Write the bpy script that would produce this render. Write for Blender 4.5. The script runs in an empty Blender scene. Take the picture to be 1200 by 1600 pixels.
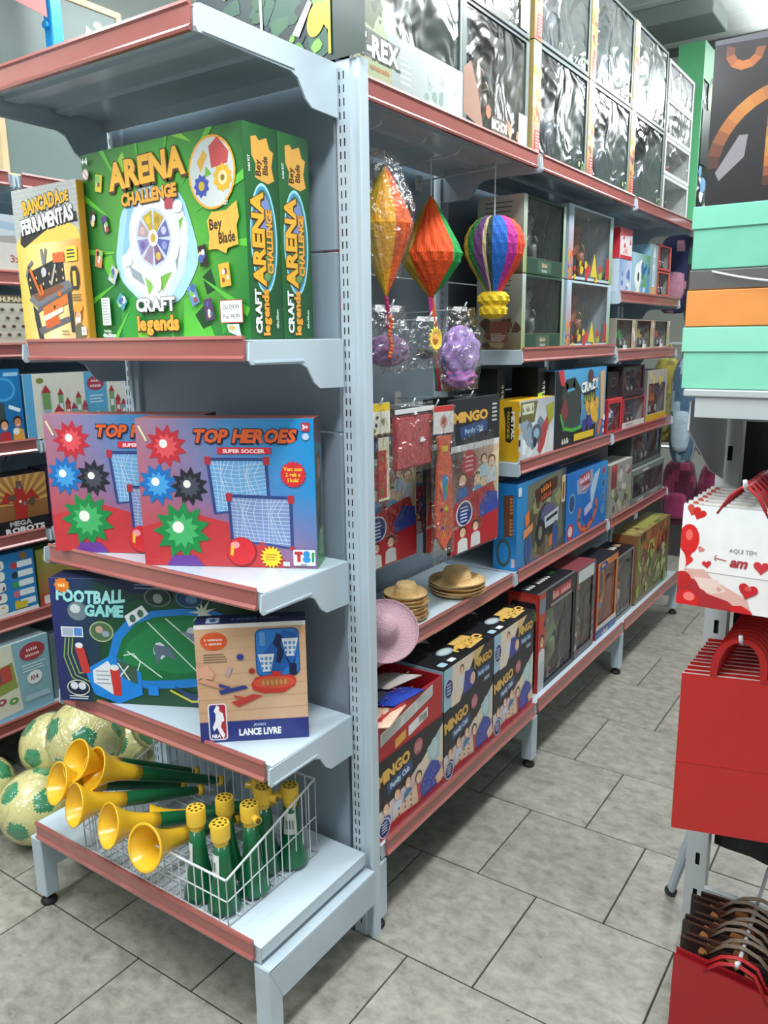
import bpy, math, random
from mathutils import Vector as V, Matrix, geometry, noise
random.seed(7)
S = bpy.context.scene
COL = S.collection
PI = math.pi
# ---------------------------------------------------------------- camera
cam_d = bpy.data.cameras.new('camera'); cam = bpy.data.objects.new('camera', cam_d); COL.objects.link(cam)
cam_d.sensor_fit = 'VERTICAL'; cam_d.sensor_height = 24; cam_d.lens = 24*1245.65/1600; cam_d.clip_start = .02
cam.matrix_world = Matrix(((0.82727613, -0.10927123, 0.55106624, 1.00697225), (0.56165656, 0.18268414, -0.80695007, -1.40192683),
                           (-0.01249464, 0.9770805, 0.21250313, 1.47), (0, 0, 0, 1)))
S.camera = cam
# ---------------------------------------------------------------- light
W = bpy.data.worlds.new('store_ambient'); S.world = W; W.use_nodes = True
W.node_tree.nodes['Background'].inputs[0].default_value = (.86, .95, 1, 1)
W.node_tree.nodes['Background'].inputs[1].default_value = .33
def area(name, loc, sx, sy, power, rot=(0, 0, 0), col=(.95, .98, 1)):
    d = bpy.data.lights.new(name, 'AREA'); d.shape = 'RECTANGLE'; d.size = sx; d.size_y = sy; d.energy = power; d.color = col
    o = bpy.data.objects.new(name, d); COL.objects.link(o); o.location = loc; o.rotation_euler = rot; return o
LAMPS = [(.55, -.9, 2.86, 34), (.55, 1.3, 2.86, 34), (.55, 3.6, 2.86, 30), (-1.1, -1.3, 2.86, 30), (-1.1, 1.0, 2.86, 24), (-.2, -2.9, 2.86, 34), (2.3, 0, 2.86, 22)]
for i, (x, y, z, p) in enumerate(LAMPS):
    area('tube_light', (x, y, z - .055), .22, 1.2, p)
    area('ceiling_fill_upward', (x, y, z + .04), 1.0, 2.0, p*.5, (PI, 0, 0))  # added fill aimed upward to brighten the ceiling, in place of bounced light
S.view_settings.view_transform = 'Standard'; S.view_settings.look = 'None'; S.view_settings.gamma = 1
S.view_settings.use_curve_mapping = False; S.view_settings.exposure = .13
S.cycles.max_bounces = 7; S.cycles.transparent_max_bounces = 16
S.cycles.caustics_reflective = False; S.cycles.caustics_refractive = False
# ---------------------------------------------------------------- colours, materials
def lin(c):
    if isinstance(c, str):
        if len(c) == 3: c = ''.join(q*2 for q in c)
        c = [int(c[i:i+2], 16) for i in (0, 2, 4)]
    r = []
    for q in c:
        q = q/255; r.append(q/12.92 if q <= .04045 else ((q+.055)/1.055)**2.4)
    return (r[0], r[1], r[2], 1)
MATS = {}
def mat(name, col='ccc', rough=.5, metal=0, coat=0, bump=0, bs=60, var=0, vs=4, attr=False, emit=0, spec=.5, sheen=0, alpha=1):
    if name in MATS: return MATS[name]
    m = bpy.data.materials.new(name); m.use_nodes = True; nt = m.node_tree; b = nt.nodes['Principled BSDF']; L = nt.links.new
    b.inputs['Roughness'].default_value = rough; b.inputs['Metallic'].default_value = metal; b.inputs['Coat Weight'].default_value = coat
    b.inputs['Coat Roughness'].default_value = .12; b.inputs['Specular IOR Level'].default_value = spec
    if sheen: b.inputs['Sheen Weight'].default_value = sheen
    tc = nt.nodes.new('ShaderNodeTexCoord')
    if attr:
        a = nt.nodes.new('ShaderNodeAttribute'); a.attribute_name = 'Col'; src = a.outputs['Color']
    else:
        a = nt.nodes.new('ShaderNodeRGB'); a.outputs[0].default_value = lin(col); src = a.outputs[0]
    if var:
        n = nt.nodes.new('ShaderNodeTexNoise'); n.inputs['Scale'].default_value = vs; n.inputs['Detail'].default_value = 5; L(tc.outputs['Object'], n.inputs['Vector'])
        mr = nt.nodes.new('ShaderNodeMapRange'); mr.inputs[1].default_value = .3; mr.inputs[2].default_value = .7; mr.inputs[3].default_value = 1-var; mr.inputs[4].default_value = 1+var*.4
        L(n.outputs['Fac'], mr.inputs[0]); mx = nt.nodes.new('ShaderNodeVectorMath'); mx.operation = 'SCALE'; L(src, mx.inputs[0]); L(mr.outputs[0], mx.inputs['Scale']); src = mx.outputs[0]
    L(src, b.inputs['Base Color'])
    if bump:
        n = nt.nodes.new('ShaderNodeTexNoise'); n.inputs['Scale'].default_value = bs; n.inputs['Detail'].default_value = 3; L(tc.outputs['Object'], n.inputs['Vector'])
        bp = nt.nodes.new('ShaderNodeBump'); bp.inputs['Strength'].default_value = bump; bp.inputs['Distance'].default_value = .01; L(n.outputs['Fac'], bp.inputs['Height']); L(bp.outputs[0], b.inputs['Normal'])
    if emit: b.inputs['Emission Color'].default_value = lin(col); b.inputs['Emission Strength'].default_value = emit
    MATS[name] = m; return m
def film(name, tint, refl, rough, bump, bs):
    m = bpy.data.materials.new(name); m.use_nodes = True; nt = m.node_tree; nt.nodes.clear(); L = nt.links.new; N = nt.nodes.new
    out = N('ShaderNodeOutputMaterial'); mx = N('ShaderNodeMixShader'); t = N('ShaderNodeBsdfTransparent'); g = N('ShaderNodeBsdfGlossy')
    t.inputs[0].default_value = lin(tint); g.inputs['Roughness'].default_value = rough; g.inputs['Color'].default_value = (1, 1, 1, 1)
    lw = N('ShaderNodeLayerWeight'); lw.inputs['Blend'].default_value = .5; pw = N('ShaderNodeMath'); pw.operation = 'POWER'; pw.inputs[1].default_value = 3; ml = N('ShaderNodeMath'); ml.operation = 'MULTIPLY_ADD'; ml.inputs[1].default_value = .5; ml.inputs[2].default_value = refl; L(lw.outputs['Facing'], pw.inputs[0]); L(pw.outputs[0], ml.inputs[0])
    tc = N('ShaderNodeTexCoord'); n = N('ShaderNodeTexNoise'); n.inputs['Scale'].default_value = bs; n.inputs['Detail'].default_value = 2; n.inputs['Distortion'].default_value = 1.2
    bp = N('ShaderNodeBump'); bp.inputs['Strength'].default_value = bump; bp.inputs['Distance'].default_value = .02
    L(tc.outputs['Object'], n.inputs['Vector']); L(n.outputs['Fac'], bp.inputs['Height']); L(bp.outputs[0], g.inputs['Normal']); L(bp.outputs[0], lw.inputs['Normal'])
    L(ml.outputs[0], mx.inputs[0]); L(t.outputs[0], mx.inputs[1]); L(g.outputs[0], mx.inputs[2]); L(mx.outputs[0], out.inputs[0]); return m
STEEL = mat('painted_steel', 'bccbd4', .3, coat=.25, bump=.03, bs=300)
STEELW = mat('worn_steel', 'b4c3cc', .38, coat=.15, var=.12, vs=9)
PANEL = mat('steel_panel', '93a4b0', .4, coat=.1, var=.06, vs=3)
STRIP = mat('price_rail', 'a35a53', .26, coat=.8, var=.08, vs=5)
BLACK = mat('black_rubber', '1c1c1e', .6)
DARK = mat('slot_dark', '15171a', .8)  # near-black sheet behind the slots, paints the shade inside the posts
WIRE = mat('white_wire', 'd6dade', .3, coat=.3)
CHROME = mat('chrome_wire', 'ccd2d6', .25, metal=.3)
PRINT = mat('printed_card', attr=True, rough=.38, coat=.1, var=.05, vs=40)
CARD = mat('carton', attr=True, rough=.42, coat=.12, var=.05, vs=20)
PLAST = mat('coloured_plastic', attr=True, rough=.28, coat=.3)
PAPER = mat('tissue_paper', attr=True, rough=.8, bump=.4, bs=120)
FABRIC = mat('fabric', attr=True, rough=.85, bump=.3, bs=90, var=.2, vs=30, sheen=.3)
FILM = film('clear_window_film', 'fafcfc', .09, .19, .7, 8)
BAGF = film('crinkled_bag_film', 'fcfdfd', .08, .14, 1.0, 26)
# ---------------------------------------------------------------- mesh building
class MB:
    def __init__(s): s.v = []; s.f = []; s.m = []; s.c = []; s.X = Matrix.Identity(4); s.col = 'fff'; s.mi = 0
    def poly(s, pts, col=None, mi=None):
        n = len(s.v); s.v += [s.X @ V(p) for p in pts]; s.f.append(tuple(range(n, n+len(pts))))
        c = lin(col or s.col) if not isinstance(col, list) else [lin(q) for q in col]
        s.c.append(c); s.m.append(s.mi if mi is None else mi)
    def mesh(s, vs, fs, col=None, mi=None):
        n = len(s.v); s.v += [s.X @ V(p) for p in vs]; c = lin(col or s.col)
        for f in fs: s.f.append(tuple(n+i for i in f)); s.c.append(c); s.m.append(s.mi if mi is None else mi)
    def box(s, x0, x1, y0, y1, z0, z1, col=None, mi=None):
        s.mesh([(x, y, z) for z in (z0, z1) for y in (y0, y1) for x in (x0, x1)], [(0, 2, 3, 1), (4, 5, 7, 6), (0, 1, 5, 4), (2, 6, 7, 3), (0, 4, 6, 2), (1, 3, 7, 5)], col, mi)
    def cbox(s, x0, x1, y0, y1, z0, z1, c=.002, col=None, mi=None, fc=None):
        # chamfered box; fc = colours for front, right, left, back, top, bottom
        fc = fc or [col]*6; X = (x0, x1); Y = (y0, y1); Z = (z0, z1); vs = []; idx = {}
        for i in (0, 1):
            for j in (0, 1):
                for k in (0, 1):
                    p = V((X[i], Y[j], Z[k])); d = V((1-2*i, 1-2*j, 1-2*k))*c
                    idx[i, j, k, 0] = len(vs); vs.append(p+V((0, d.y, d.z)))
                    idx[i, j, k, 1] = len(vs); vs.append(p+V((d.x, 0, d.z)))
                    idx[i, j, k, 2] = len(vs); vs.append(p+V((d.x, d.y, 0)))
        q = lambda a, k: tuple(idx[t+(a,)] for t in k)
        n = len(s.v); s.v += [s.X @ V(p) for p in vs]
        def add(f, cc): s.f.append(tuple(n+i for i in f)); s.c.append(lin(cc or s.col)); s.m.append(s.mi if mi is None else mi)
        add(q(1, [(0,0,0),(1,0,0),(1,0,1),(0,0,1)]), fc[0]); add(q(0, [(1,0,0),(1,1,0),(1,1,1),(1,0,1)]), fc[1])
        add(q(0, [(0,1,0),(0,0,0),(0,0,1),(0,1,1)]), fc[2]); add(q(1, [(1,1,0),(0,1,0),(0,1,1),(1,1,1)]), fc[3])
        add(q(2, [(0,0,1),(1,0,1),(1,1,1),(0,1,1)]), fc[4]); add(q(2, [(0,1,0),(1,1,0),(1,0,0),(0,0,0)]), fc[5])
        for a in (0, 1):
            for b in (0, 1):
                add((idx[a,b,0,0], idx[a,b,0,1], idx[a,b,1,1], idx[a,b,1,0]), fc[0 if b == 0 else 3])
                add((idx[a,0,b,0], idx[a,1,b,0], idx[a,1,b,2], idx[a,0,b,2]), fc[4 if b else 5])
                add((idx[0,a,b,1], idx[1,a,b,1], idx[1,a,b,2], idx[0,a,b,2]), fc[4 if b else 5])
                for d in (0, 1): add((idx[a,b,d,0], idx[a,b,d,1], idx[a,b,d,2]), fc[0])
    def tube(s, pts, r, n=8, col=None, mi=None, cap=True, closed=False):
        pts = [V(p) for p in pts]; k = len(pts); rs = r if isinstance(r, (list, tuple)) else [r]*k; vs = []; up = None
        for i, p in enumerate(pts):
            if closed: t = pts[(i+1) % k]-pts[i-1]
            else: t = pts[min(i+1, k-1)]-pts[max(i-1, 0)]
            t = t.normalized() if t.length > 1e-9 else V((0, 0, 1))
            if up is None: up = t.orthogonal().normalized()
            up = (up-t*up.dot(t)); up = up.normalized() if up.length > 1e-6 else t.orthogonal().normalized()
            w = t.cross(up)
            vs += [p+(up*math.cos(a)+w*math.sin(a))*rs[i] for a in [2*PI*j/n for j in range(n)]]
        fs = [(i*n+j, i*n+(j+1) % n, ((i+1) % k)*n+(j+1) % n, ((i+1) % k)*n+j) for i in range(k if closed else k-1) for j in range(n)]
        if cap and not closed: fs += [tuple(range(n))[::-1], tuple((k-1)*n+j for j in range(n))]
        s.mesh(vs, fs, col, mi)
    def lathe(s, prof, n=20, col=None, mi=None, o=(0, 0, 0), ax=None, cf=None, rf=None):
        # prof [(r,z)], ax matrix3 orientation, cf(j,i) colour per face, rf(angle, i) radius factor
        M3 = Matrix.Identity(3) if ax is None else ax; o = V(o); nb = len(s.v); k = len(prof)
        for i, (r, z) in enumerate(prof):
            for j in range(n):
                a = 2*PI*j/n; q = r*(rf(a, i) if rf else 1); s.v.append(s.X @ (o+M3 @ V((q*math.cos(a), q*math.sin(a), z))))
        for i in range(k-1):
            for j in range(n):
                s.f.append((nb+i*n+j, nb+i*n+(j+1) % n, nb+(i+1)*n+(j+1) % n, nb+(i+1)*n+j)); s.c.append(lin(cf(j, i) if cf else (col or s.col))); s.m.append(s.mi if mi is None else mi)
    def build(s, name, mats, parent=None, smooth=False, link=True):
        me = bpy.data.meshes.new(name); me.from_pydata([tuple(v) for v in s.v], [], s.f)
        if not isinstance(mats, (list, tuple)): mats = [mats]
        for m in mats: me.materials.append(m)
        me.polygons.foreach_set('material_index', s.m)
        if any(m in (PRINT, CARD, PLAST, PAPER, FABRIC) for m in mats):
            ca = me.color_attributes.new('Col', 'FLOAT_COLOR', 'CORNER'); buf = []
            for f, c in zip(s.f, s.c):
                if isinstance(c, list):
                    for q in c: buf += q
                else: buf += list(c)*len(f)
            ca.data.foreach_set('color', buf)
        if smooth: me.polygons.foreach_set('use_smooth', [True]*len(s.f))
        if smooth == 'auto': me.set_sharp_from_angle(angle=.7)
        o = bpy.data.objects.new(name, me)
        if link: COL.objects.link(o)
        if parent: o.parent = parent
        return o
def tag(o, label=None, cat=None, group=None, kind=None):
    if label: o['label'] = label
    if cat: o['category'] = cat
    if group: o['group'] = group
    if kind: o['kind'] = kind
    return o
def empty(name, loc=(0, 0, 0), rz=0, label=None, cat=None, group=None):
    o = bpy.data.objects.new(name, None); COL.objects.link(o); o.empty_display_size = .05; o.location = loc; o.rotation_euler = (0, 0, rz); return tag(o, label, cat, group)
def dup(root, loc=None, rz=None, label=None, group=None, rot=None):
    kids = {}
    for x in bpy.data.objects:
        if x.parent: kids.setdefault(x.parent.name, []).append(x)
    def cp(o, par):
        c = o.copy(); COL.objects.link(c)
        if par: c.parent = par
        for ch in kids.get(o.name, []): cp(ch, c)
        return c
    r = cp(root, None)
    if loc is not None: r.location = loc
    if rz is not None: r.rotation_euler = (0, 0, rz)
    if rot is not None: r.rotation_euler = rot
    if label: r['label'] = label
    if group: r['group'] = group
    return r
# ---------------------------------------------------------------- lettering cache
_g = {}; _fc = None
def glyph(ch, wt):
    global _fc
    k = (ch, wt)
    if k in _g: return _g[k]
    if _fc is None:
        cu = bpy.data.curves.new('glyph', 'FONT'); _fc = bpy.data.objects.new('glyph', cu); COL.objects.link(_fc)
        cu.resolution_u = 2; cu.fill_mode = 'FRONT'
    _fc.data.body = ch; _fc.data.offset = wt
    dg = bpy.context.evaluated_depsgraph_get(); dg.update(); ev = _fc.evaluated_get(dg); me = ev.to_mesh()
    vs = [(v.co.x, v.co.y) for v in me.vertices]; ps = [tuple(p.vertices) for p in me.polygons]; ev.to_mesh_clear()
    xs = [q[0] for q in vs] or [0, .3]; _g[k] = (vs, ps, min(xs), max(xs)); return _g[k]
for _w in (0, .02, .022, .03, .04, .05, .07, .08, .09, .1):
    for _c in 'ABCDEFGHIJKLMNOPQRSTUVWXYZabcdefghijklmnopqrstuvwxyz0123456789+-,.!:/&': glyph(_c, _w)
bpy.data.objects.remove(_fc)
ICAP = 1/.70
class Pr:
    """flat print on one face; design units W x H, v downwards"""
    def __init__(s, W, H, w, h, O, U, Vv, N, eps=.00005, base=.0002):
        s.W = W; s.H = H; s.w = w; s.h = h; s.O = V(O); s.U = V(U); s.V = V(Vv); s.N = V(N); s.mb = MB(); s.k = 0; s.eps = eps; s.base = base; s.nc = False
    def P(s, u, v): return s.O+s.U*(u/s.W*s.w)+s.V*((1-v/s.H)*s.h)+s.N*(s.base+s.k*s.eps)
    def nx(s): s.k += 1
    def _clip(s, pts):
        x0 = y0 = 0; X1, Y1 = s.W, s.H
        for ax, lim, sg in ((0, 0, 1), (0, X1, -1), (1, 0, 1), (1, Y1, -1)):
            out = []
            for i in range(len(pts)):
                a, b = pts[i-1], pts[i]; da, db = (a[ax]-lim)*sg, (b[ax]-lim)*sg
                if (da >= 0) != (db >= 0):
                    t = da/(da-db); out.append((a[0]+(b[0]-a[0])*t, a[1]+(b[1]-a[1])*t))
                if db >= 0: out.append(b)
            pts = out
            if len(pts) < 3: return []
        return pts
    def poly(s, pts, c, nx=True):
        if nx: s.nx()
        pts = [tuple(p) for p in pts]
        conv = True; sg = 0
        for i in range(len(pts)):
            a, b, d = pts[i-2], pts[i-1], pts[i]; z = (b[0]-a[0])*(d[1]-b[1])-(b[1]-a[1])*(d[0]-b[0])
            if abs(z) > 1e-9:
                if sg and (z > 0) != (sg > 0): conv = False; break
                sg = z
        if conv: sets = [pts]
        else: sets = [[pts[i] for i in t] for t in geometry.tessellate_polygon([[V((p[0], p[1], 0)) for p in pts]])]
        for t in sets:
            t = s._clip(t)
            if len(t) >= 3: s.face(t, c)
    def face(s, t, c):
        a = sum((t[i-1][0]*t[i][1]-t[i][0]*t[i-1][1]) for i in range(len(t)))
        if a > 0: t = t[::-1]
        s.mb.poly([s.P(*q) for q in t], c)
    def rect(s, u0, v0, u1, v1, c): s.poly([(u0, v0), (u1, v0), (u1, v1), (u0, v1)], c)
    def full(s, c): s.rect(0, 0, s.W, s.H, c)
    def grad(s, u0, v0, u1, v1, c00, c10, c11, c01):
        s.nx(); p = [(u0, v0), (u0, v1), (u1, v1), (u1, v0)]
        s.mb.poly([s.P(*q) for q in p], [c00, c01, c11, c10])
    def ell(s, u, v, a, b, c, ang=0, n=22, nx=True):
        ca, sa = math.cos(ang), math.sin(ang)
        s.poly([(u+a*math.cos(t)*ca-b*math.sin(t)*sa, v+a*math.cos(t)*sa+b*math.sin(t)*ca) for t in [2*PI*i/n for i in range(n)]], c, nx)
    def star(s, u, v, r, r2, n, c): s.poly([(u+(r if i % 2 else r2)*math.cos(PI*i/n), v+(r if i % 2 else r2)*math.sin(PI*i/n)) for i in range(2*n)], c)
    def line(s, pts, wd, c, nx=True):
        if nx: s.nx()
        for a, b in zip(pts, pts[1:]):
            d = V((b[0]-a[0], b[1]-a[1]));
            if d.length < 1e-6: continue
            d = d.normalized()*wd/2; q = V((-d.y, d.x))
            s.poly([(a[0]+q.x-d.x*.3, a[1]+q.y-d.y*.3), (b[0]+q.x+d.x*.3, b[1]+q.y+d.y*.3), (b[0]-q.x+d.x*.3, b[1]-q.y+d.y*.3), (a[0]-q.x-d.x*.3, a[1]-q.y-d.y*.3)], c, False)
    def rr(s, u0, v0, u1, v1, r, c):
        pts = []
        for cx, cy, a0 in ((u1-r, v0+r, -90), (u1-r, v1-r, 0), (u0+r, v1-r, 90), (u0+r, v0+r, 180)):
            pts += [(cx+r*math.cos(math.radians(a0+t)), cy+r*math.sin(math.radians(a0+t))) for t in (0, 30, 60, 90)]
        s.poly(pts, c)
    def text(s, t, u, v, cap, c, wt=.022, out=None, ang=0, sh=0, sx=1, arc=0, al='c', sp=.05, ow=.05):
        k = cap*ICAP; pen = 0; lay = []
        for ch in t:
            if ch == ' ': pen += .3; continue
            g = glyph(ch, 0); lay.append((ch, pen-g[2]+wt*.5)); pen += g[3]-g[2]+sp+wt*1.1
        tot = pen*k*sx; x0 = {'c': -tot/2, 'l': 0, 'r': -tot}[al]; ca, sa = math.cos(ang), math.sin(ang)
        def draw(w, cc, du=0, dv=0):
            s.nx()
            for ch, p in lay:
                vs, ps, a, b = glyph(ch, w); q = []
                for x, y in vs:
                    X = x0+(p+x)*k*sx+y*k*sh; Y = -y*k
                    if arc: Y += arc*(X/(tot/2 or 1))**2*cap
                    q.append((u+du+X*ca-Y*sa, v+dv+X*sa+Y*ca))
                for f in ps:
                    tt = s._clip([q[i] for i in f])
                    if len(tt) >= 3: s.face(tt, cc)
        if out: draw(ow, out); draw(ow, out, cap*.05, cap*.07)
        draw(wt, c)
    def scr(s, t, u, v, cap, c, wt=0, out=None, ang=0, sh=0, sx=1, arc=0, al='c', sp=0, ow=0):
        # print too blurred in the photograph to read: a row of uneven marks
        rnd = random.Random(len(t)*7+int(u*3)); w = cap*.72*sx; n = len(t); x0 = {'c': -n*w/2, 'l': 0, 'r': -n*w}[al]; ca, sa = math.cos(ang), math.sin(ang)
        q = lambda x, y: (u+x*ca-y*sa, v+x*sa+y*ca)
        if out: s.poly([q(x0-cap*.2, cap*.15), q(x0+n*w+cap*.1, cap*.15), q(x0+n*w+cap*.1, -cap*1.15), q(x0-cap*.2, -cap*1.15)], out)
        s.nx()
        for i in range(n):
            if t[i] == ' ': continue
            a, b, k = x0+i*w, x0+(i+.74)*w, cap*rnd.uniform(.7, 1); d = rnd.uniform(-.12, .12)*w
            s.poly([q(a, 0), q(a+d, -k), q(a+w*.3+d, -k), q(a+w*.34, -k*.3), q(b-w*.1, -k*.85), q(b, -k*.2), q(b-w*.2, 0)], c, False)
    def lines(s, u0, v0, u1, n, dv, c, wd=None, ragged=.3):
        s.nx(); rnd = random.Random(int(u0*13+v0*7))
        for i in range(n):
            e = u1-(u1-u0)*ragged*rnd.random(); v = v0+i*dv; w = wd or dv*.4; s.poly([(u0, v), (e, v), (e, v+w), (u0, v+w)], c, False)
    def kid(s, u, v, k, shirt, skin='e8b896', hair='4a2f20', leg=None):
        s.poly([(u-k*.9, v+k*3), (u-k*.8, v+k*1.2), (u-k*.3, v+k*.9), (u+k*.3, v+k*.9), (u+k*.8, v+k*1.2), (u+k*.9, v+k*3)], shirt)
        s.ell(u, v-.1*k, .68*k, .78*k, hair, n=12); s.ell(u, v+.12*k, .52*k, .68*k, skin, n=12); s.ell(u, v+.42*k, .2*k, .08*k, 'fff', n=8)
    def blobs(s, u0, v0, u1, v1, n, cols, r0, r1, seed=1):
        rnd = random.Random(seed)
        for i in range(n):
            cu, cv, r = rnd.uniform(u0, u1), rnd.uniform(v0, v1), rnd.uniform(r0, r1); m = rnd.randint(5, 8); a0 = rnd.random()*6
            s.poly([(cu+r*rnd.uniform(.6, 1.3)*math.cos(a0+2*PI*j/m), cv+r*rnd.uniform(.6, 1.3)*math.sin(a0+2*PI*j/m)) for j in range(m)], rnd.choice(cols))
    def done(s, name, parent, label=None):
        o = s.mb.build(name, PRINT, parent)
        if label: o['label'] = label
        return o
FACES = {  # on a box 0..w, 0..d, 0..h whose front looks along -y
    'front': lambda w, d, h: ((0, 0, 0), (1, 0, 0), (0, 0, 1), (0, -1, 0), w, h),
    'right': lambda w, d, h: ((w, 0, 0), (0, 1, 0), (0, 0, 1), (1, 0, 0), d, h),
    'left': lambda w, d, h: ((0, d, 0), (0, -1, 0), (0, 0, 1), (-1, 0, 0), d, h),
    'top': lambda w, d, h: ((0, 0, h), (1, 0, 0), (0, 1, 0), (0, 0, 1), w, d)}
def pr(o, face, W, H, dims):
    O, U, Vv, N, fw, fh = FACES[face](*dims); p = Pr(W, H, fw, fh, O, U, Vv, N); return p
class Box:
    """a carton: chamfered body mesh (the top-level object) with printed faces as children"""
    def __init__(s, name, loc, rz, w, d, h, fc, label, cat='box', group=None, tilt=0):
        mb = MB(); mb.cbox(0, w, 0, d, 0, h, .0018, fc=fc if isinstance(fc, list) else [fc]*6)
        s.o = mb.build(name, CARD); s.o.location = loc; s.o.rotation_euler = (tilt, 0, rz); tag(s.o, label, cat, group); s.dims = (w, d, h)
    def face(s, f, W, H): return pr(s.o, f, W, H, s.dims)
# ================================================================ setting
TILE = bpy.data.materials.new('stone_tile'); TILE.use_nodes = True
def _tile():
    nt = TILE.node_tree; b = nt.nodes['Principled BSDF']; L = nt.links.new; N = nt.nodes.new
    tc = N('ShaderNodeNewGeometry'); oi = N('ShaderNodeObjectInfo'); ad = N('ShaderNodeVectorMath'); ad.operation = 'MULTIPLY_ADD'
    L(oi.outputs['Random'], ad.inputs[0]); ad.inputs[1].default_value = (7, 3, 5); L(tc.outputs['Position'], ad.inputs[2])
    n1 = N('ShaderNodeTexNoise'); n1.inputs['Scale'].default_value = 26; n1.inputs['Detail'].default_value = 7; n1.inputs['Roughness'].default_value = .68; n1.inputs['Distortion'].default_value = .25
    mp = N('ShaderNodeMapping'); mp.inputs['Scale'].default_value = (.85, 1.15, 1); L(ad.outputs[0], mp.inputs[0]); L(mp.outputs[0], n1.inputs[0])
    cr = N('ShaderNodeValToRGB'); e = cr.color_ramp.elements; e[0].position = .3; e[0].color = lin('79766b'); e[1].position = .68; e[1].color = lin('a6a397')
    x = cr.color_ramp.elements.new(.5); x.color = lin('949187')
    L(n1.outputs['Fac'], cr.inputs[0])
    n2 = N('ShaderNodeTexNoise'); n2.inputs['Scale'].default_value = 2.2; n2.inputs['Detail'].default_value = 3; L(ad.outputs[0], n2.inputs[0])
    mr = N('ShaderNodeMapRange'); mr.inputs[1].default_value = .3; mr.inputs[2].default_value = .7; mr.inputs[3].default_value = .86; mr.inputs[4].default_value = 1.08; L(n2.outputs['Fac'], mr.inputs[0])
    n3 = N('ShaderNodeTexNoise'); n3.inputs['Scale'].default_value = 42; n3.inputs['Detail'].default_value = 2; L(ad.outputs[0], n3.inputs[0])
    m3 = N('ShaderNodeMapRange'); m3.inputs[1].default_value = .72; m3.inputs[2].default_value = .78; m3.inputs[3].default_value = 1; m3.inputs[4].default_value = .7; L(n3.outputs['Fac'], m3.inputs[0])
    mm = N('ShaderNodeMath'); mm.operation = 'MULTIPLY'; L(mr.outputs[0], mm.inputs[0]); L(m3.outputs[0], mm.inputs[1])
    sc = N('ShaderNodeVectorMath'); sc.operation = 'SCALE'; L(cr.outputs[0], sc.inputs[0]); L(mm.outputs[0], sc.inputs['Scale']); L(sc.outputs[0], b.inputs['Base Color'])
    b.inputs['Roughness'].default_value = .36; b.inputs['Coat Weight'].default_value = .12
    bp = N('ShaderNodeBump'); bp.inputs['Strength'].default_value = .1; bp.inputs['Distance'].default_value = .01; L(n1.outputs['Fac'], bp.inputs['Height']); L(bp.outputs[0], b.inputs['Normal'])
_tile()
GROUT = mat('grout', '2f2e2a', .9)
mb = MB(); mb.box(-2.0, 3.2, -1.9, 6.9, -.03, -.003); floor = tag(mb.build('floor', GROUT), kind='structure')
mb = MB(); mb.cbox(0, .3562, 0, .3632, -.012, 0, .0014); t0 = mb.build('tile', TILE, link=False)
for r in range(-4, 11):
    y = r*.367+.003; off = .28 if r % 2 == 0 else .103
    for k in range(-7, 8):
        x = off+k*.36
        if x < -1.9 or x > 2.1 or (y > 2.5 and (x > 1.2 or x < -.6)): continue
        t = t0.copy(); COL.objects.link(t); t.parent = floor; t.location = (x, y, 0)
# ceiling of long planks
CEILM = mat('ceiling_plank', 'dfe6e1', .35, coat=.2, var=.03)
mb = MB(); mb.box(-2.3, 3.2, -4.2, 6.9, 3.03, 3.06); ceil = tag(mb.build('ceiling', mat('ceiling_void', '8e9692', .7)), kind='structure')
mb = MB(); mb.cbox(-2.3, 3.2, 0, .196, 0, .014, .003); p0 = mb.build('plank', CEILM, link=False)
for k in range(56):
    p = p0.copy(); COL.objects.link(p); p.parent = ceil; p.location = (0, -4.2+k*.2, 3.012)
mb = MB(); mb.cbox(-1.95, -.02, 2.86, 3.16, 2.93, 3.011, .004); tag(mb.build('trim_1', mat('beam_grey', '8b9691', .5)), kind='structure')
mb = MB(); mb.cbox(-1.95, 3.2, 3.5, 3.54, 2.975, 3.011, .004); tag(mb.build('trim_2', mat('trim_dark', '6d6f6c', .5)), kind='structure')
WALLM = mat('wall_paint', 'cfd2c8', .6, var=.04)
mb = MB(); mb.box(-2.02, -1.94, -1.9, 6.9, 0, 3.011); tag(mb.build('wall_left', WALLM), kind='structure')
mb = MB(); mb.box(-2.02, 3.2, 6.8, 6.88, 0, 3.011); tag(mb.build('wall_back', WALLM), kind='structure')
LAMPM = mat('lamp_tube', 'f4f8ff', .4, emit=3)
def lamp0():
    r = empty('ceiling_lamp', (0, 0, 0))
    mb = MB(); mb.mesh([(-.11, -.64, .09), (.11, -.64, .09), (.15, -.64, 0), (-.15, -.64, 0), (-.11, .64, .09), (.11, .64, .09), (.15, .64, 0), (-.15, .64, 0)], [(0, 1, 2, 3), (4, 7, 6, 5), (0, 4, 5, 1), (1, 5, 6, 2), (0, 3, 7, 4)])
    mb.build('lamp_housing', STEEL, r)
    for x in (-.06, .06): m = MB(); m.tube([(x, -.6, .02), (x, .6, .02)], .013, 8); m.build('lamp_tube', LAMPM, r)
    for y in (-.5, .5): m = MB(); m.tube([(0, y, .085), (0, y, .152)], .006, 6); m.build('suspension_rod', STEEL, r)
    return r
l0 = lamp0()
for i, (x, y, z, p) in enumerate(LAMPS):
    o = l0 if i == 0 else dup(l0); o.location = (x, y, z)
    tag(o, 'twin tube lamp hanging from the ceiling, ' + ['over the near end of the right aisle', 'halfway along the right aisle', 'over the far end of the right aisle', 'over the near end of the left aisle', 'halfway along the left aisle', 'behind the shopper', 'beyond the gift bag rack'][i], 'lamp', 'ceiling tube lamps')
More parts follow.
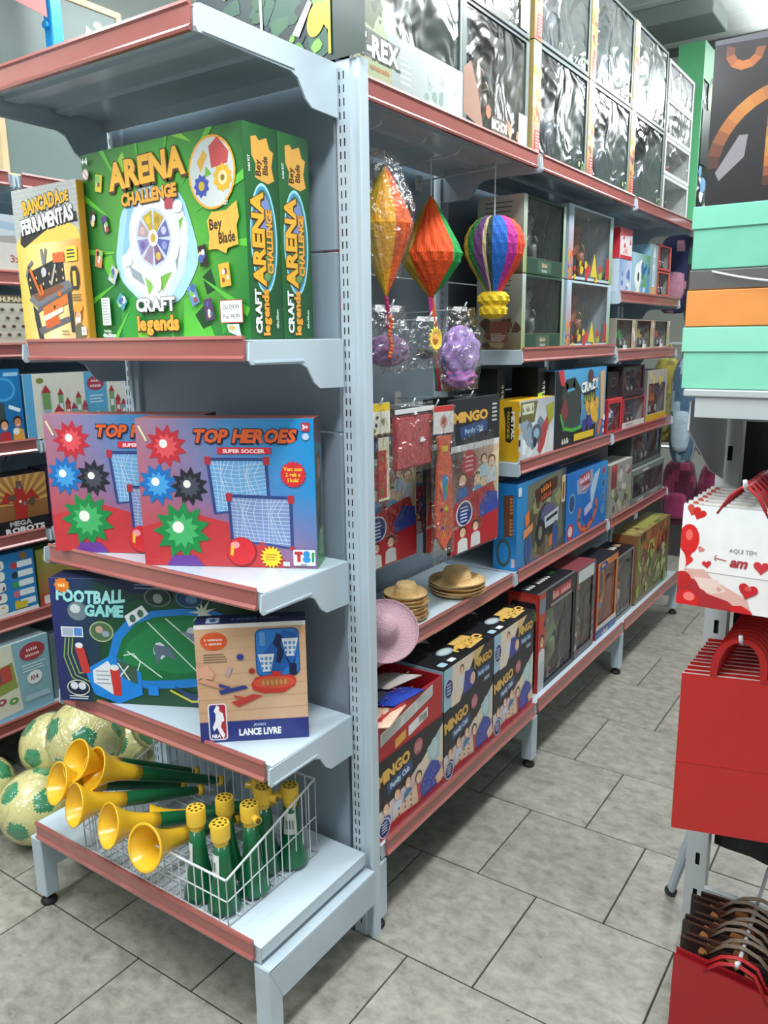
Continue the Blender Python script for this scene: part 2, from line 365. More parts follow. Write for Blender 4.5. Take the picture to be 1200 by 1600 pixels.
# ================================================================ shelving
def upright_mesh(H, slots=True):
    mb = MB(); xs = [-.014, -.0068, -.0038, .0038, .0068, .02]; p = .025; z = .03; zs = [0.0]
    # face along -y with two columns of real slots, then a stepped flange
    while z < H-.02: zs += [z, z+.0145]; z += p
    zs.append(H)
    for i in range(len(zs)-1):
        for j in range(5):
            if i % 2 == 1 and j in (1, 3): continue
            mb.mesh([(xs[j], 0, zs[i]), (xs[j+1], 0, zs[i]), (xs[j+1], 0, zs[i+1]), (xs[j], 0, zs[i+1])], [(0, 1, 2, 3)])
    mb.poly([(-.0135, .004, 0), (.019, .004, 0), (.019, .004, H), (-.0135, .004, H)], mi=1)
    pf = [(.02, 0), (.0215, .005), (.036, .005), (.0375, .001), (.043, .001), (.045, .004), (.045, .03), (-.014, .03), (-.014, 0)]
    for (x, y), (x2, y2) in zip(pf, pf[1:]): mb.mesh([(x, y, 0), (x2, y2, 0), (x2, y2, H), (x, y, H)], [(0, 1, 2, 3)])
    mb.poly([(x, y, H) for x, y in pf[::-1]]); return mb
BR = [(0, 0), (0, -.036), (-.004, -.042), (.19, -.044), (.215, -.052), (.235, -.08), (.25, -.092), (.285, -.1)]
def bracket_mesh(dep, low=.1):
    mb = MB(); k = dep-.34; yb = -.008; t = .0022
    prof = [(-dep, -.002), (-dep-.004, -.036), (-dep+.002, -.044), (-.15, -.046), (-.13, -.054), (-.108, -low*.86), (-.09, -low*.98), (yb-.02, -low), (yb, -low*1.0), (yb, 0.0)]
    n = len(prof); vs = [(-t, y, z) for y, z in prof]+[(t, y, z) for y, z in prof]
    mb.mesh(vs, [tuple(range(n))[::-1], tuple(range(n, 2*n))]+[(i, (i+1) % n, n+(i+1) % n, n+i) for i in range(n)])
    mb.box(.002, .0045, -dep+.01, -.14, -.0415, -.038)
    return mb
def strip_mesh(w):
    mb = MB(); prof = [(0, .002), (-.006, .003), (-.0085, -.003), (-.0045, -.0065), (-.004, -.034), (-.0095, -.0395), (-.008, -.0445), (0, -.045)]
    n = len(prof); mb.mesh([(0, y, z) for y, z in prof]+[(w, y, z) for y, z in prof], [tuple(range(n)), tuple(range(2*n-1, n-1, -1))]+[(i, n+i, n+(i+1) % n, (i+1) % n) for i in range(n)]); return mb
_c = {}
def cached(key, fn, name, mats, smooth=False):
    if key not in _c: _c[key] = fn().build(name, mats, link=False, smooth=smooth)
    o = _c[key].copy(); COL.objects.link(o); return o
def shelf_mesh(w, dep):
    mb = MB(); mb.cbox(0, w, -dep+.003, -.01, -.0045, -.001, .001)
    for x in (0, w-.0025): mb.box(x, x+.0025, -dep+.006, -.012, -.032, -.004)
    mb.box(.0025, w-.0025, -dep+.004, -dep+.006, -.04, -.004); mb.box(.0025, w-.0025, -.014, -.012, -.03, -.004)
    for y in (-dep*.36, -dep*.7): mb.box(.01, w-.01, y-.02, y+.02, -.014, -.0045)  # stiffening ribs underneath
    return mb
def gondola(root, bays, bw, H, base_z, base_d, panels=True, bo=0):
    """local frame: x along, y=0 face of back panel, fronts at -y. bays: list of [(z, depth)]"""
    for j in range(len(bays)+1):
        u = cached(('up', H), lambda: upright_mesh(H), 'upright', [STEEL, DARK]); u.parent = root; u.location = (j*bw, 0, 0)
        l = cached(('leg', base_z, base_d), lambda: leg_mesh(base_z, base_d), 'base_leg', STEELW); l.parent = root; l.location = (j*bw+(bo if j else -bo), 0, 0)
        f = cached('foot', foot_mesh, 'levelling_foot', BLACK, True); f.parent = l; f.location = (0, -base_d+.02, 0)
    for j, sh in enumerate(bays):
        x0 = j*bw+.033; w = bw-.066
        z = .1; k = 0
        while panels and z < H-.1:
            h = min(.385, H-z)
            p = cached(('pan', w, round(h, 3)), lambda: panel_mesh(w, h), 'back_panel', PANEL); p.parent = root; p.location = (x0, .012, z); z += .389
        for z, d in sh:
            e = bo if z < base_z+.05 else -.006; ww = bw+2*e
            s = cached(('sh', ww, d), lambda: shelf_mesh(ww, d), 'shelf', STEEL); s.parent = root; s.location = (j*bw-e, 0, z)
            st = cached(('st', ww), lambda: strip_mesh(ww-.034), 'price_rail', STRIP, 'auto'); st.parent = s; st.location = (.017, -d+.001, .010 if z < base_z+.05 else .004)
            if z > base_z+.05:
                for xx in (.0005, bw-.0125):
                    b = cached(('br', d), lambda: bracket_mesh(d+.006), 'bracket', STEEL); b.parent = s; b.location = (xx, 0, -.003)
def panel_mesh(w, h):
    mb = MB(); mb.cbox(0, w, 0, .012, 0, h, .0015)
    return mb
def leg_mesh(bz, bd):
    mb = MB(); mb.cbox(-.022, .022, -bd, -bd+.04, .03, bz-.045, .003)
    mb.mesh([(.0225, -bd+.004, bz-.05), (.0225, -.002, bz-.05), (.0225, -.002, bz-.135), (.0225, -bd+.04, bz-.135), (.0185, -bd+.004, bz-.05), (.0185, -.002, bz-.05), (.0185, -.002, bz-.135), (.0185, -bd+.04, bz-.135)],
            [(0, 1, 2, 3), (7, 6, 5, 4), (0, 4, 5, 1), (1, 5, 6, 2), (2, 6, 7, 3), (3, 7, 4, 0)])
    mb.mesh([(-.0225, -bd+.004, bz-.05), (-.0225, -.002, bz-.05), (-.0225, -.002, bz-.135), (-.0225, -bd+.04, bz-.135), (-.0185, -bd+.004, bz-.05), (-.0185, -.002, bz-.05), (-.0185, -.002, bz-.135), (-.0185, -bd+.04, bz-.135)],
            [(3, 2, 1, 0), (4, 5, 6, 7), (1, 5, 4, 0), (2, 6, 5, 1), (3, 7, 6, 2), (0, 4, 7, 3)])
    mb.box(-.022, .022, -bd+.002, -.004, bz-.05, bz-.046); return mb
def foot_mesh():
    mb = MB(); mb.lathe([(0, 0), (.02, 0), (.022, .006), (.018, .013), (.008, .016), (.008, .034), (0, .034)], 16); return mb
# end bay facing the camera
end = empty('end_shelving', (-.779, 0, 0), 0, 'light blue steel end bay of shelving facing the shopper, with red price rails', 'shelving')
gondola(end, [[(2.01, .376), (1.472, .288), (.98, .288), (.6, .288), (.245, .385)]], .738, 2.015, .245, .385, bo=.03)
# double-sided run along the aisle
run = empty('aisle_shelving', (-.375, .045, 0), PI/2, 'long light blue steel shelving run along the right aisle', 'shelving')
B1 = [(2.0, .335), (.69, .285), (.235, .375)]
B2 = [(2.0, .335), (1.43, .285), (1.065, .285), (.69, .285), (.235, .375)]
B3 = [(2.0, .335), (1.645, .285), (1.405, .285), (1.065, .285), (.69, .285), (.235, .375)]
gondola(run, [B1, B2, B3], .937, 2.0, .235, .375)
# the wall-side run across the left aisle
lrun = empty('left_shelving', (-1.79, -.777, 0), PI/2, 'steel shelving run across the left aisle stocked with games', 'shelving')
BL = [(1.99, .34), (1.69, .34), (1.465, .34), (1.155, .34), (.85, .34), (.575, .34), (.225, .37)]
gondola(lrun, [BL, BL, BL], .937, 2.0, .225, .37)
# ================================================================ end bay goods
# ---- arena game boxes (z 1.47)
def arena(loc, label):
    G = ['2f7d33', '1f5a2c', '1f5a2c', '1f5a2c', '2a6a30', '1f5a2c']
    b = Box('game_box', loc, 0, .478, .094, .394, G, label, group='green arena game boxes'); p = b.face('front', 100, 80)
    p.grad(0, 0, 50, 40, '2b6e2c', '4aa53a', '6cc33c', '237236'); p.k -= 1; p.grad(50, 0, 100, 40, '4aa53a', '1d5426', '2c8a33', '6cc33c')
    p.k -= 1; p.grad(0, 40, 50, 80, '237236', '6cc33c', '2a8a33', '1e6a2c'); p.k -= 1; p.grad(50, 40, 100, 80, '6cc33c', '2c8a33', '1b6a2c', '2a8a33')
    for pts, c in (([(0, 41), (18, 41.6), (18, 42.4), (0, 42)], '8fd43a'), ([(8, 44), (16, 43), (19, 50), (13, 52)], '62b52e'), ([(72, 4), (66, 0), (60, 0)], '8fd43a'), ([(82, 66), (92, 70), (84, 78)], '3aa33a'), ([(20, 66), (30, 60), (40, 80), (20, 80)], '2f9a36'),
                   ([(62, 64), (70, 60), (80, 80), (60, 80)], '57b83a'), ([(24, 6), (29, 2), (31, 8), (26, 12)], '9ad846'), ([(68, 70), (74, 66), (78, 74), (71, 76)], '14451f'), ([(74, 55), (79, 52), (82, 60), (76, 62)], '14451f'), ([(30, 76), (36, 72), (40, 80), (31, 80)], '7fce3a')):
        p.poly(pts, c)
    for a in range(14):
        t = a*.45; p.poly([(46+28*math.cos(t), 42+28*math.sin(t)), (46+60*math.cos(t), 42+60*math.sin(t)), (46+60*math.cos(t+.06), 42+60*math.sin(t+.06))], '5fbf3f')
    # toy arena
    p.poly([(46+26*math.cos(t)*(1+.05*math.sin(5*t)), 42+25*math.sin(t)*(1+.04*math.cos(7*t))) for t in [i*PI/18 for i in range(36)]], 'a9d6e6')
    p.poly([(25, 40), (31, 22), (46, 18), (62, 22), (66, 30), (66, 47), (52, 66), (40, 66), (24, 52)], '8ec3dd')
    p.poly([(23, 46), (30, 40), (36, 24), (44, 19.5), (57, 23), (63, 26), (67, 34), (64, 46), (55, 55), (47, 66), (42, 65), (26, 53)], 'eef3f3')
    p.poly([(23, 46), (26, 53), (42, 65), (47, 66), (55, 55), (64, 46), (67, 34), (67, 41), (64, 52), (50, 67), (40, 67), (24, 55)], 'cfdde2')
    for q, c in (([(46, 54), (56, 52), (49, 60)], '7ab84a'), ([(38, 53), (44, 57), (40, 61)], '8cc55c'), ([(60, 33), (65, 31), (61, 39)], '7ab84a'), ([(28, 48), (36, 52), (38, 57), (30, 53)], '9aa6ae'), ([(58, 46), (62, 42), (59, 52)], '8d99a4')): p.poly(q, c)
    p.ell(46, 37, 16.5, 17, 'dfe8ee'); p.ell(46, 36.5, 14.6, 15.2, 'f4f7f8'); p.ell(45.5, 38, 11.5, 12, 'c9d4e6')
    for i in range(8):
        a = i*PI/4+.15; p.poly([(45.5+3*math.cos(a), 38+3*math.sin(a)), (45.5+10.5*math.cos(a), 38+11*math.sin(a)), (45.5+10.5*math.cos(a+.62), 38+11*math.sin(a+.62)), (45.5+3*math.cos(a+.62), 38+3*math.sin(a+.62))], ['5b63a8', '7b5b8a', 'a58b9a', '8f83b4', 'b99aa2', 'c0a63a', 'caa838', '6d6aa6'][i])
        p.ell(45.5+7.4*math.cos(a+.3), 38+7.8*math.sin(a+.3), 1.7, 1.7, ['8c93cf', 'd9b64a', '9a8ab5', '6a62a0', 'd0b6b0', 'e0c040', 'b18f2e', 'c0c4e2'][i], n=8)
    p.ell(45.5, 38, 3.2, 3.4, 'f2f4f4'); p.ell(45.5, 38, 1.6, 1.9, 'c9a93a'); p.rr(54, 23, 60, 27.5, 1, 'b9485a'); p.ell(27, 46, 3.6, 2.6, 'f6f9f9'); p.ell(46, 56, 3, 4, 'f6f9f9'); p.ell(62, 27, 3, 2.4, 'f6f9f9')
    # inset
    p.ell(83, 16.5, 13.2, 13.6, 'f0a52e', n=30); p.ell(83, 16.5, 12.3, 12.7, 'c8cfcd', n=30)
    p.poly([(82, 7), (87, 4), (93, 10), (92, 14), (83, 15)], 'c14a4a'); p.poly([(75, 12), (79, 8), (81, 10), (77, 16)], 'dba63a'); p.star(77, 21, 4.6, 3.5, 9, '3d4ea6'); p.ell(77, 21, 1.8, 1.8, 'c9ad3a', n=10)
    p.star(89, 19, 5.4, 4.4, 10, 'dcae2c'); p.ell(89, 19, 2.6, 2.6, 'd9cf9a', n=12); p.ell(89, 19, 1.2, 1.2, '8a6f1d', n=8); p.poly([(80, 14), (83, 17), (79, 18)], '6fae3a')
    p.text('ARENA', 44, 15.5, 10, 'f6b93a', .05, '5a3212', sx=1.0, ow=.08, ang=-.04); p.text('CHALLENGE', 44.5, 23.3, 4.8, 'f0a93a', .05, '4a2c10', sx=.92, ow=.08, ang=-.03)
    p.poly([(79, 34), (82, 31), (90, 31), (96, 28), (97, 34), (95.5, 37), (96, 44), (90, 45), (89, 47), (84, 45), (79, 45), (80, 40)], 'e6b24a'); p.text('Bey', 84, 37.5, 4, '3a2410', .03, sx=.8, ang=-.05); p.text('Blade', 90, 42.8, 4, '3a2410', .03, sx=.75, ang=-.05); p.text('inclui KIT', 88, 29, 1.5, 'fff', .02, sx=.9)
    R_ = random.Random(3)
    for (u, v, w, h, a, cs) in ((12, 13, 4.6, 7, .2, 'e2c43a'), (6, 27, 3.6, 6, .12, '4a3a32'), (14.5, 30, 4, 7, -.2, '4b3a74'), (8, 44, 5, 7.5, .25, 'd9875a'), (17.5, 51.5, 5, 7, .55, 'b9c4d2'), (22, 63, 6, 5.5, .7, '4ca0b4'),
                                (76, 47, 5, 8, -.15, '2f2620'), (88, 55, 6, 9, -.1, 'e0b03c'), (69, 62, 5, 8, -.35, '6a8ac0'), (78, 68, 5, 8.5, -.15, '5a3a62')):
        ca, sa = math.cos(a), math.sin(a); q = lambda x, y: (u+x*ca-y*sa, v+x*sa+y*ca)
        p.poly([q(-w/2, -h/2), q(w/2, -h/2), q(w/2, h/2), q(-w/2, h/2)], cs)
        for _ in range(5):
            x, y, r = R_.uniform(-w*.3, w*.3), R_.uniform(-h*.35, h*.35), R_.uniform(.6, 1.5); cu, cv = q(x, y); p.ell(cu, cv, r, r*1.2, R_.choice(['e8d08a', '9a4a3a', '4a66a8', '7ec25a', 'd8e0e4', '2a2a34']), n=7)
    p.text('CRAFT', 45, 67.5, 5.2, 'f4f6f2', .05, '1f2a1c', ow=.08, sx=1.05); p.text('legends', 46, 75.5, 5.8, 'f0a63a', .05, '3b2410', ow=.08, sx=1.05)
    p.text('+4', 4.2, 4.6, 2.6, 'fff', .05); p.ell(4.2, 8.6, 2.3, 2.3, 'e4b0aa', n=16); p.ell(4.2, 8.6, 1.7, 1.7, 'f0e8e4', n=14); p.line([(3, 7.4), (5.4, 9.8)], .4, 'c05a5a')
    p.rr(8, 61, 14, 73, .4, 'dfe8dd'); p.lines(8.6, 62, 13.4, 9, 1.2, '8fa596', .35)
    p.text('Medidas', 11, 76, 1.1, 'e8f4e6', .02); p.text('40x30cm', 12, 78.2, 1.7, 'fff', .03)
    p.rect(84.6, 64.6, 97.4, 73.6, 'b84a4a'); p.rect(85, 65, 97, 73.2, 'f4f2ec'); p.text('De 129,99', 91, 68.4, 1.9, '35312f', 0, sx=.9); p.text('Por 99,99', 91, 72, 1.9, '35312f', 0, sx=.9); p.poly([(88, 74), (95, 74), (96, 79), (92, 78), (89, 77)], 'c6d8cc'); p.ell(91, 75.5, 2, 1, 'd0b060', n=8)
    p.done('printed_front', b.o)
    p = b.face('right', 26, 100)
    p.grad(0, 0, 26, 100, '2c6a34', '1f4f2a', '1c4d2b', '256030')
    p.poly([(6, 6), (10, 5), (12, 7), (18, 5), (20, 10), (23, 11), (21, 18), (23, 24), (18, 26), (12, 25), (8, 24), (9, 18), (6, 14)], 'e0a84a')
    p.text('Bey', 12.5, 23, 4, '3a2410', .03, ang=-PI/2, al='l', sx=.85); p.text('Blade', 18, 22, 4, '3a2410', .03, ang=-PI/2, al='l', sx=.7); p.text('inclui KIT', 4.5, 18, 1.6, 'fff', .02, ang=-PI/2, sx=.9)
    p.ell(13, 52, 10.5, 26, 'a6e0ea', n=28); p.ell(13, 52, 9.6, 24.6, '4a9ac0', n=28); p.ell(13, 52, 8.6, 23, '3f6f4a', n=28); p.ell(13, 40, 6, 9, '7f90c4', n=20); p.ell(13, 64, 6, 8, '6a9a5a', n=20)
    p.text('ARENA', 13, 52, 9, 'f2b437', .05, '4a2c10', ang=-PI/2, ow=.08); p.text('CHALLENGE', 19.5, 53, 4.4, 'f0a93a', .05, '4a2c10', ang=-PI/2, sx=.85, ow=.07)
    p.text('CRAFT', 8.5, 97, 4.6, 'f4f6f2', .05, '1f2a1c', ang=-PI/2, al='l', ow=.07); p.text('legends', 14.5, 98, 5, 'f0a63a', .05, '3b2410', ang=-PI/2, al='l', ow=.07)
    p.text('40x30cm', 22, 90, 1.8, 'e8f4e6', .02, ang=-PI/2); p.done('printed_side', b.o); return b
arena((-.573, -.236, 1.472), 'green arena game box with the toy arena on its front, at the shelf edge')
arena((-.573, -.140, 1.472), 'second green arena game box, standing right behind the front one')
# ---- tool bench box
b = Box('toy_box', (-.806, -.262, 1.472), 0, .243, .02, .342, ['e3b23c', 'c98f2a', 'c98f2a', 'c98f2a', '9a9c96', 'c98f2a'], 'yellow toy tool bench box with grey diamond plate top', 'box')
p = b.face('front', 70, 96); p.full('b0b3ae')
for i in range(10):
    for j in range(24):
        a = .7 if (i+j) % 2 else -.7; u, v = 1+j*3.1, 1+i*3; p.line([(u-.8*math.cos(a), v-.8*math.sin(a)), (u+.8*math.cos(a), v+.8*math.sin(a))], .5, 'd3d5d0' if (i+j) % 2 else 'c4c6c1', nx=(j == 0))
p.grad(0, 34, 35, 96, 'edc44a', 'f6e39a', 'f7ecb4', 'e9c04a'); p.k -= 1; p.grad(35, 34, 70, 96, 'f6e39a', 'e8973a', 'f0a53a', 'f7ecb4'); p.k -= 1
p.poly([(0, 34), (5, 29), (14, 28), (60, 24), (68, 28), (70, 34)], 'eec95a')
p.poly([(5, 33), (7, 26), (38, 20), (68, 18), (69, 24), (40, 25), (9, 36)], '2a2824')
p.text('BANCADA', 33, 14, 8, 'f0b32c', .05, '2b2722', sx=.72, ang=-.1, ow=.09); p.text('DE', 58, 11.5, 5.5, 'f0b32c', .05, '2b2722', sx=.8, ang=-.1, ow=.08); p.text('FERRAMENTAS', 37, 25, 8.5, 'f4f4f0', .05, '2b2722', sx=.68, ang=-.1, ow=.09)
p.poly([(8, 52), (50, 43), (51, 62), (11, 68)], '2e2c2e')
for i in range(6):
    for j in range(2): p.ell(12+(i*7.4), 56+j*5-i*.9, .8, 1, 'e9d48c', n=6)
p.poly([(9, 69), (12, 66), (54, 58), (58, 62), (18, 74)], '77777c'); p.poly([(14, 66), (44, 60), (50, 62), (20, 70)], '8a5236'); p.poly([(18, 74), (58, 62), (58, 64.5), (18, 77)], '5e5e64')
p.poly([(24, 74), (52, 66), (52, 72), (24, 80)], 'd9762e'); p.ell(37, 74, 1.2, 1.2, '2b2b2b', n=8); p.poly([(13, 72), (18, 76), (22, 96), (17, 96), (14, 82)], '36363a'); p.poly([(52, 66), (56, 65), (57, 90), (53, 90)], '36363a')
p.poly([(17, 87), (52, 80), (53, 83), (19, 91)], '66666b'); p.poly([(25, 82), (40, 79), (42, 84), (26, 88)], 'd8632c'); p.poly([(24, 79.5), (46, 74), (46, 77), (24, 83)], 'e9e3cf')
p.line([(14, 50), (23, 66)], 2.4, 'd8702c'); p.line([(9, 54), (12, 48), (17, 45)], 2.2, '77787c'); p.line([(29, 47), (28, 38)], 2.2, '7c7d82'); p.line([(30, 47), (33, 38)], 2.2, '7c7d82'); p.line([(36, 60), (42, 48)], 2, 'b4b0a8'); p.rect(40, 41, 52, 47, 'dd6a34'); p.line([(24, 60), (26, 66)], 2.6, 'd8702c'); p.ell(29, 52, 3, 3, 'c6c8ca', n=10); p.ell(44, 66, 2.4, 1.8, 'd8702c', n=8)
p.rr(54, 38, 66, 47, 1.5, 'eed24a'); p.lines(55.5, 40, 64, 3, 2, '3a3320', .9, .1); p.poly([(57, 54), (59, 50), (64, 50), (66, 54), (66, 60), (64, 64), (59, 64), (57, 60)], '37352f'); p.rect(59.5, 53, 63, 62, 'e3bd42'); p.lines(57, 67, 67, 3, 1.6, '6a5a32', .6)
p.kid(62, 80, 5.6, '6c6a52', 'e2b08c', '8a4a22'); p.ell(62, 75.4, 5, 2.8, 'f0a23a', n=12); p.rr(64, 87, 69, 92, .4, 'f6f4ee'); p.rr(59, 81, 64, 84.5, .3, 'ecd9d2'); p.text('4,5', 66.5, 90.5, 1.8, '333', 0); p.lines(43, 89, 52, 2, 2, '7a6a3a', .6)
for i in range(24): p.poly([(i*3, 96), (i*3+1.6, 96), (i*3+1.6, 94.6), (i*3, 94.6)], 'e88a2c', i == 0)
p.done('printed_front', b.o)
# ---- soccer goal boxes (z 1.0)
def heroes(loc, rz, label):
    b = Box('game_box', loc, rz, .394, .075, .328, ['7b6a92', '2e5f6e', '8a5a6a', '7b6a92', 'b76b62', 'a5323a'], label, group='boxed soccer goal sets'); p = b.face('front', 100, 82)
    p.grad(0, 0, 50, 41, 'a9788c', '4f8fc4', '6a7cae', 'b0606e'); p.k -= 1; p.grad(50, 0, 100, 41, '4f8fc4', '0f95d6', '2b8fce', '6a7cae'); p.k -= 1; p.grad(0, 41, 50, 82, 'b0606e', '6a7cae', 'c4383c', 'd0353a'); p.k -= 1; p.grad(50, 41, 100, 82, '6a7cae', '2b8fce', '8d6f94', 'c4383c')
    p.poly([(0, 82), (0, 60), (30, 52), (62, 60), (80, 76), (84, 82)], 'c73a3f')
    for g in ([(40, 22), (73, 22), (74, 50), (43, 52)], [(51, 42), (86, 43), (86, 71), (52, 68)]):
        (a, b1), (c, d), (e, f_), (g_, h) = g
        p.poly(g, '6fa8d6' if a < 45 else '7f93c0')
        for i in range(1, 13):
            t = i/13; p.line([(a+(c-a)*t, b1+(d-b1)*t), (a+(c-a)*(t*.9+.08*math.sin(i)), b1+(d-b1)*t+9), (g_+(e-g_)*t, h+(f_-h)*t-2)], .22, 'd8e6f2', nx=(i == 1))
            p.line([(a+(g_-a)*t, b1+(h-b1)*t), (a+(c-a)*.5, b1+(h-b1)*t+1.5), (c+(e-c)*t, d+(f_-d)*t)], .22, 'd8e6f2', nx=False)
        p.line([g[3], g[0], g[1], g[2]], 1.8, '33467f'); p.line([(g_, h), ((g_+e)/2, (h+f_)/2-1), (e, f_)], 1.2, '3c4a86')
        for q in (g[0], g[1]): p.rr(q[0]-1.6, q[1]-1.5, q[0]+2, q[1]+3, .5, 'b5333d')
        p.ell(e, f_, 1.8, 1.3, 'b5333d', n=8); p.ell((g_+e)/2, (h+f_)/2-1, 1.6, 1, 'c23a40', n=8)
    # plain comic bursts in place of the cartoon figures
    for u, v, r, c, c2 in ((17, 15, 12, 'c22f3a', 'e2555a'), (11, 36, 12, '1f6fb8', '4aa0dc'), (29, 37, 11, '25262e', '4a4c58'), (23, 62, 17, '1f8a48', '49b36a')):
        p.star(u, v, r, r*.66, 11, c); p.star(u, v, r*.6, r*.4, 11, c2); p.ell(u-r*.12, v-r*.12, r*.2, r*.2, 'f2efe6', n=12)
    p.line([(2, 4), (6, 12)], 1.2, 'e8dcb0'); p.poly([(13, 82), (17, 76), (30, 76), (35, 82)], '6d3f9a')
    p.ell(57, 73.5, 8.6, 8.4, '8f1d26', n=26); p.ell(56.7, 73, 8.1, 7.9, 'd92b33', n=26); p.ell(53.5, 69.5, 2.6, 2, 'f3a0a0', n=12); p.poly([(51, 70), (53, 70), (52, 76), (50.5, 75)], 'f2c23a')
    p.text('TOP HEROES', 61, 12.6, 6.6, 'e8632c', .05, '20243f', sh=.25, sx=1.02, ow=.1); p.rect(46, 15.5, 76, 19, 'd62f3c'); p.text('SUPER SOCCER', 61, 18.4, 1.9, 'ffe9e4', .04, sx=1.25)
    p.star(88, 30, 7.4, 6.4, 18, 'd92f36'); p.text('Vem com', 88, 28, 2, 'f6d23a', .03, sx=.9); p.text('2 gols e', 88, 31, 2, 'f6d23a', .03, sx=.9); p.text('1 bola!', 88, 34, 2, 'f6d23a', .03, sx=.9)
    p.star(74, 76, 6.6, 4.6, 16, 'f6d52c'); p.lines(70.5, 74.4, 77.5, 3, 1.4, 'c48a20', .6, .15); p.text('3+', 95.5, 5.2, 2, 'fff', .04); p.rr(93.2, 2.2, 98, 6.8, .6, 'c23a50'); p.text('3+', 95.6, 5.6, 2.2, 'fff', .04); p.ell(95.6, 9.6, 1.9, 1.9, 'c9d6e8', n=12)
    p.rr(86.5, 71.5, 99, 80.5, .8, 'e9eef2'); p.rect(87.2, 72.5, 91.8, 74.4, 'c42a34'); p.rect(88.6, 72.5, 90.6, 78.5, 'c42a34'); p.ell(94, 74, 2, 1.9, '2f8ed0', n=12); p.ell(94, 77, 2.3, 1.9, '2f8ed0', n=12); p.poly([(97, 73), (98.6, 73), (98, 78.5), (96.8, 78.5)], '2a9a52'); p.scr('TOYS', 92.5, 80.3, 1.2, '2a3a5a', .03); p.rr(80.5, 78.4, 84.4, 81, .3, 'cdd5e2')
    p.done('printed_front', b.o); p = b.face('right', 20, 82); p.full('3c6f7c'); p.poly([(0, 0), (20, 0), (20, 16), (0, 12)], '5f4f5a'); p.poly([(4, 20), (15, 18), (17, 66), (6, 74), (3, 50)], '5a4438'); p.ell(10, 28, 4, 6, '9a6f58'); p.poly([(0, 66), (20, 60), (20, 82), (0, 82)], '3d8a4a'); p.rr(8, 62, 15, 76, .5, '8f9a8c'); p.lines(9, 64, 14, 6, 1.8, '52604e', .6); p.blobs(3, 30, 16, 60, 7, ['7a5a48', '3a2d2a', '4f7f86'], 1.5, 3.5, 3); p.done('printed_side', b.o); return b
heroes((-.412, -.277, .98), math.radians(27.3), 'blue and red soccer goal box, the nearer one at the shelf edge')
heroes((-.696, -.312, .98), math.radians(25.7), 'blue and red soccer goal box partly hidden behind the nearer one')
# ---- football table box (z .628)
b = Box('game_box', (-.703, -.336, .6), math.radians(26.1), .52, .07, .318, ['1f2c52', '14263a', '1a2450', '14263a', '1b2448', '14263a'], 'dark blue football game box showing a blue table pitch', 'box')
p = b.face('front', 100, 60); p.grad(0, 0, 22, 60, '28306e', '1d3a4a', '1c3b46', '242a62'); p.k -= 1; p.grad(22, 0, 100, 60, '1b3d33', '123024', '183a2a', '1d4433')
p.poly([(18, 0), (100, 0), (100, 5), (40, 6)], '1b2442'); p.poly([(16, 60), (30, 12), (70, 4), (100, 6), (100, 60)], '1a4a2e')
for a in ((4, 26, 9, 52), (6, 25, 12, 50), (8, 24, 14, 44)): p.line([(a[0]+2, a[1]), (a[0], a[1]+12), (a[0]+3, a[1]+22), (a[2]+4, a[3])], .6, '8fb04a')
p.text('FOOTBALL', 20, 11.5, 5.6, '9fe0da', .05, '123a52', sx=.82, arc=-.25, ow=.09, sh=.1); p.ell(13, 15.5, 5, 4.6, '6f7f86', n=18); p.ell(12, 14.4, 2.6, 2.2, 'c6d0d4', n=12); p.text('GAME', 26, 17.5, 5.2, '8fd8d0', .05, '123a52', sx=.95, ow=.09, sh=.1)
p.star(6.5, 3.2, 4, 3, 9, 'e07a2c'); p.rr(3, 1.8, 10, 4.6, 1, 'e88a30'); p.scr('joy', 6.5, 4, 1.6, 'fff2c0', .05)
p.ell(24, 25, 6, 5, 'a8c08a', n=20); p.ell(24, 25, 5.4, 4.4, '4f6a4a', n=20); p.ell(23, 24, 2, 1.8, 'c0a090', n=8); p.ell(26, 26, 2, 1.6, '8fa0b0', n=8)
ring = [(30, 47), (26, 38), (30, 26), (38, 18), (50, 14), (64, 12.5), (80, 13), (92, 18), (99, 26), (99, 38), (90, 45), (78, 48.5), (60, 51), (44, 52)]
p.poly(ring, '1f7fd0'); p.poly([(33, 45), (30, 38), (34, 28), (41, 20.5), (51, 17), (64, 15.5), (79, 16), (90, 20.5), (95, 27), (95, 37), (87, 42), (76, 45), (58, 47), (44, 48)], '186f3c')
p.poly([(33, 40), (36, 30), (50, 20), (70, 17), (90, 24), (93, 32), (84, 40), (60, 44)], '22804a')
for q in ([(47, 19.5), (72, 45)], [(56, 17.5), (84, 42)], [(36, 34), (52, 46)]): p.line(q, .55, 'e4efe6')
p.line([(34, 36), (39, 35), (42, 39), (40, 44)], .5, 'e4efe6'); p.ell(52, 33, 3.2, 4.2, 'd6dee4', n=9); p.poly([(49, 30), (57, 31), (60, 37), (53, 35), (50, 40)], '5f6f82'); p.ell(68, 24, 2.6, 3, 'cdd6de', n=9); p.poly([(62, 23), (73, 25), (70, 29)], '7f90a4'); p.star(74, 14, 7, 2, 9, 'd8e4d0'); p.ell(76, 19, 3, 3, '8fa0b4', n=10)
p.poly([(36, 17), (45, 11.5), (48, 15.5), (38, 22)], 'dfe6ea'); p.ell(40, 18, 1.6, 2, '4a6a5a', n=8); p.ell(44, 15.5, 1.6, 2, '4a6a5a', n=8); p.poly([(82, 44), (90, 40), (92, 44), (84, 48)], 'dfe6ea')
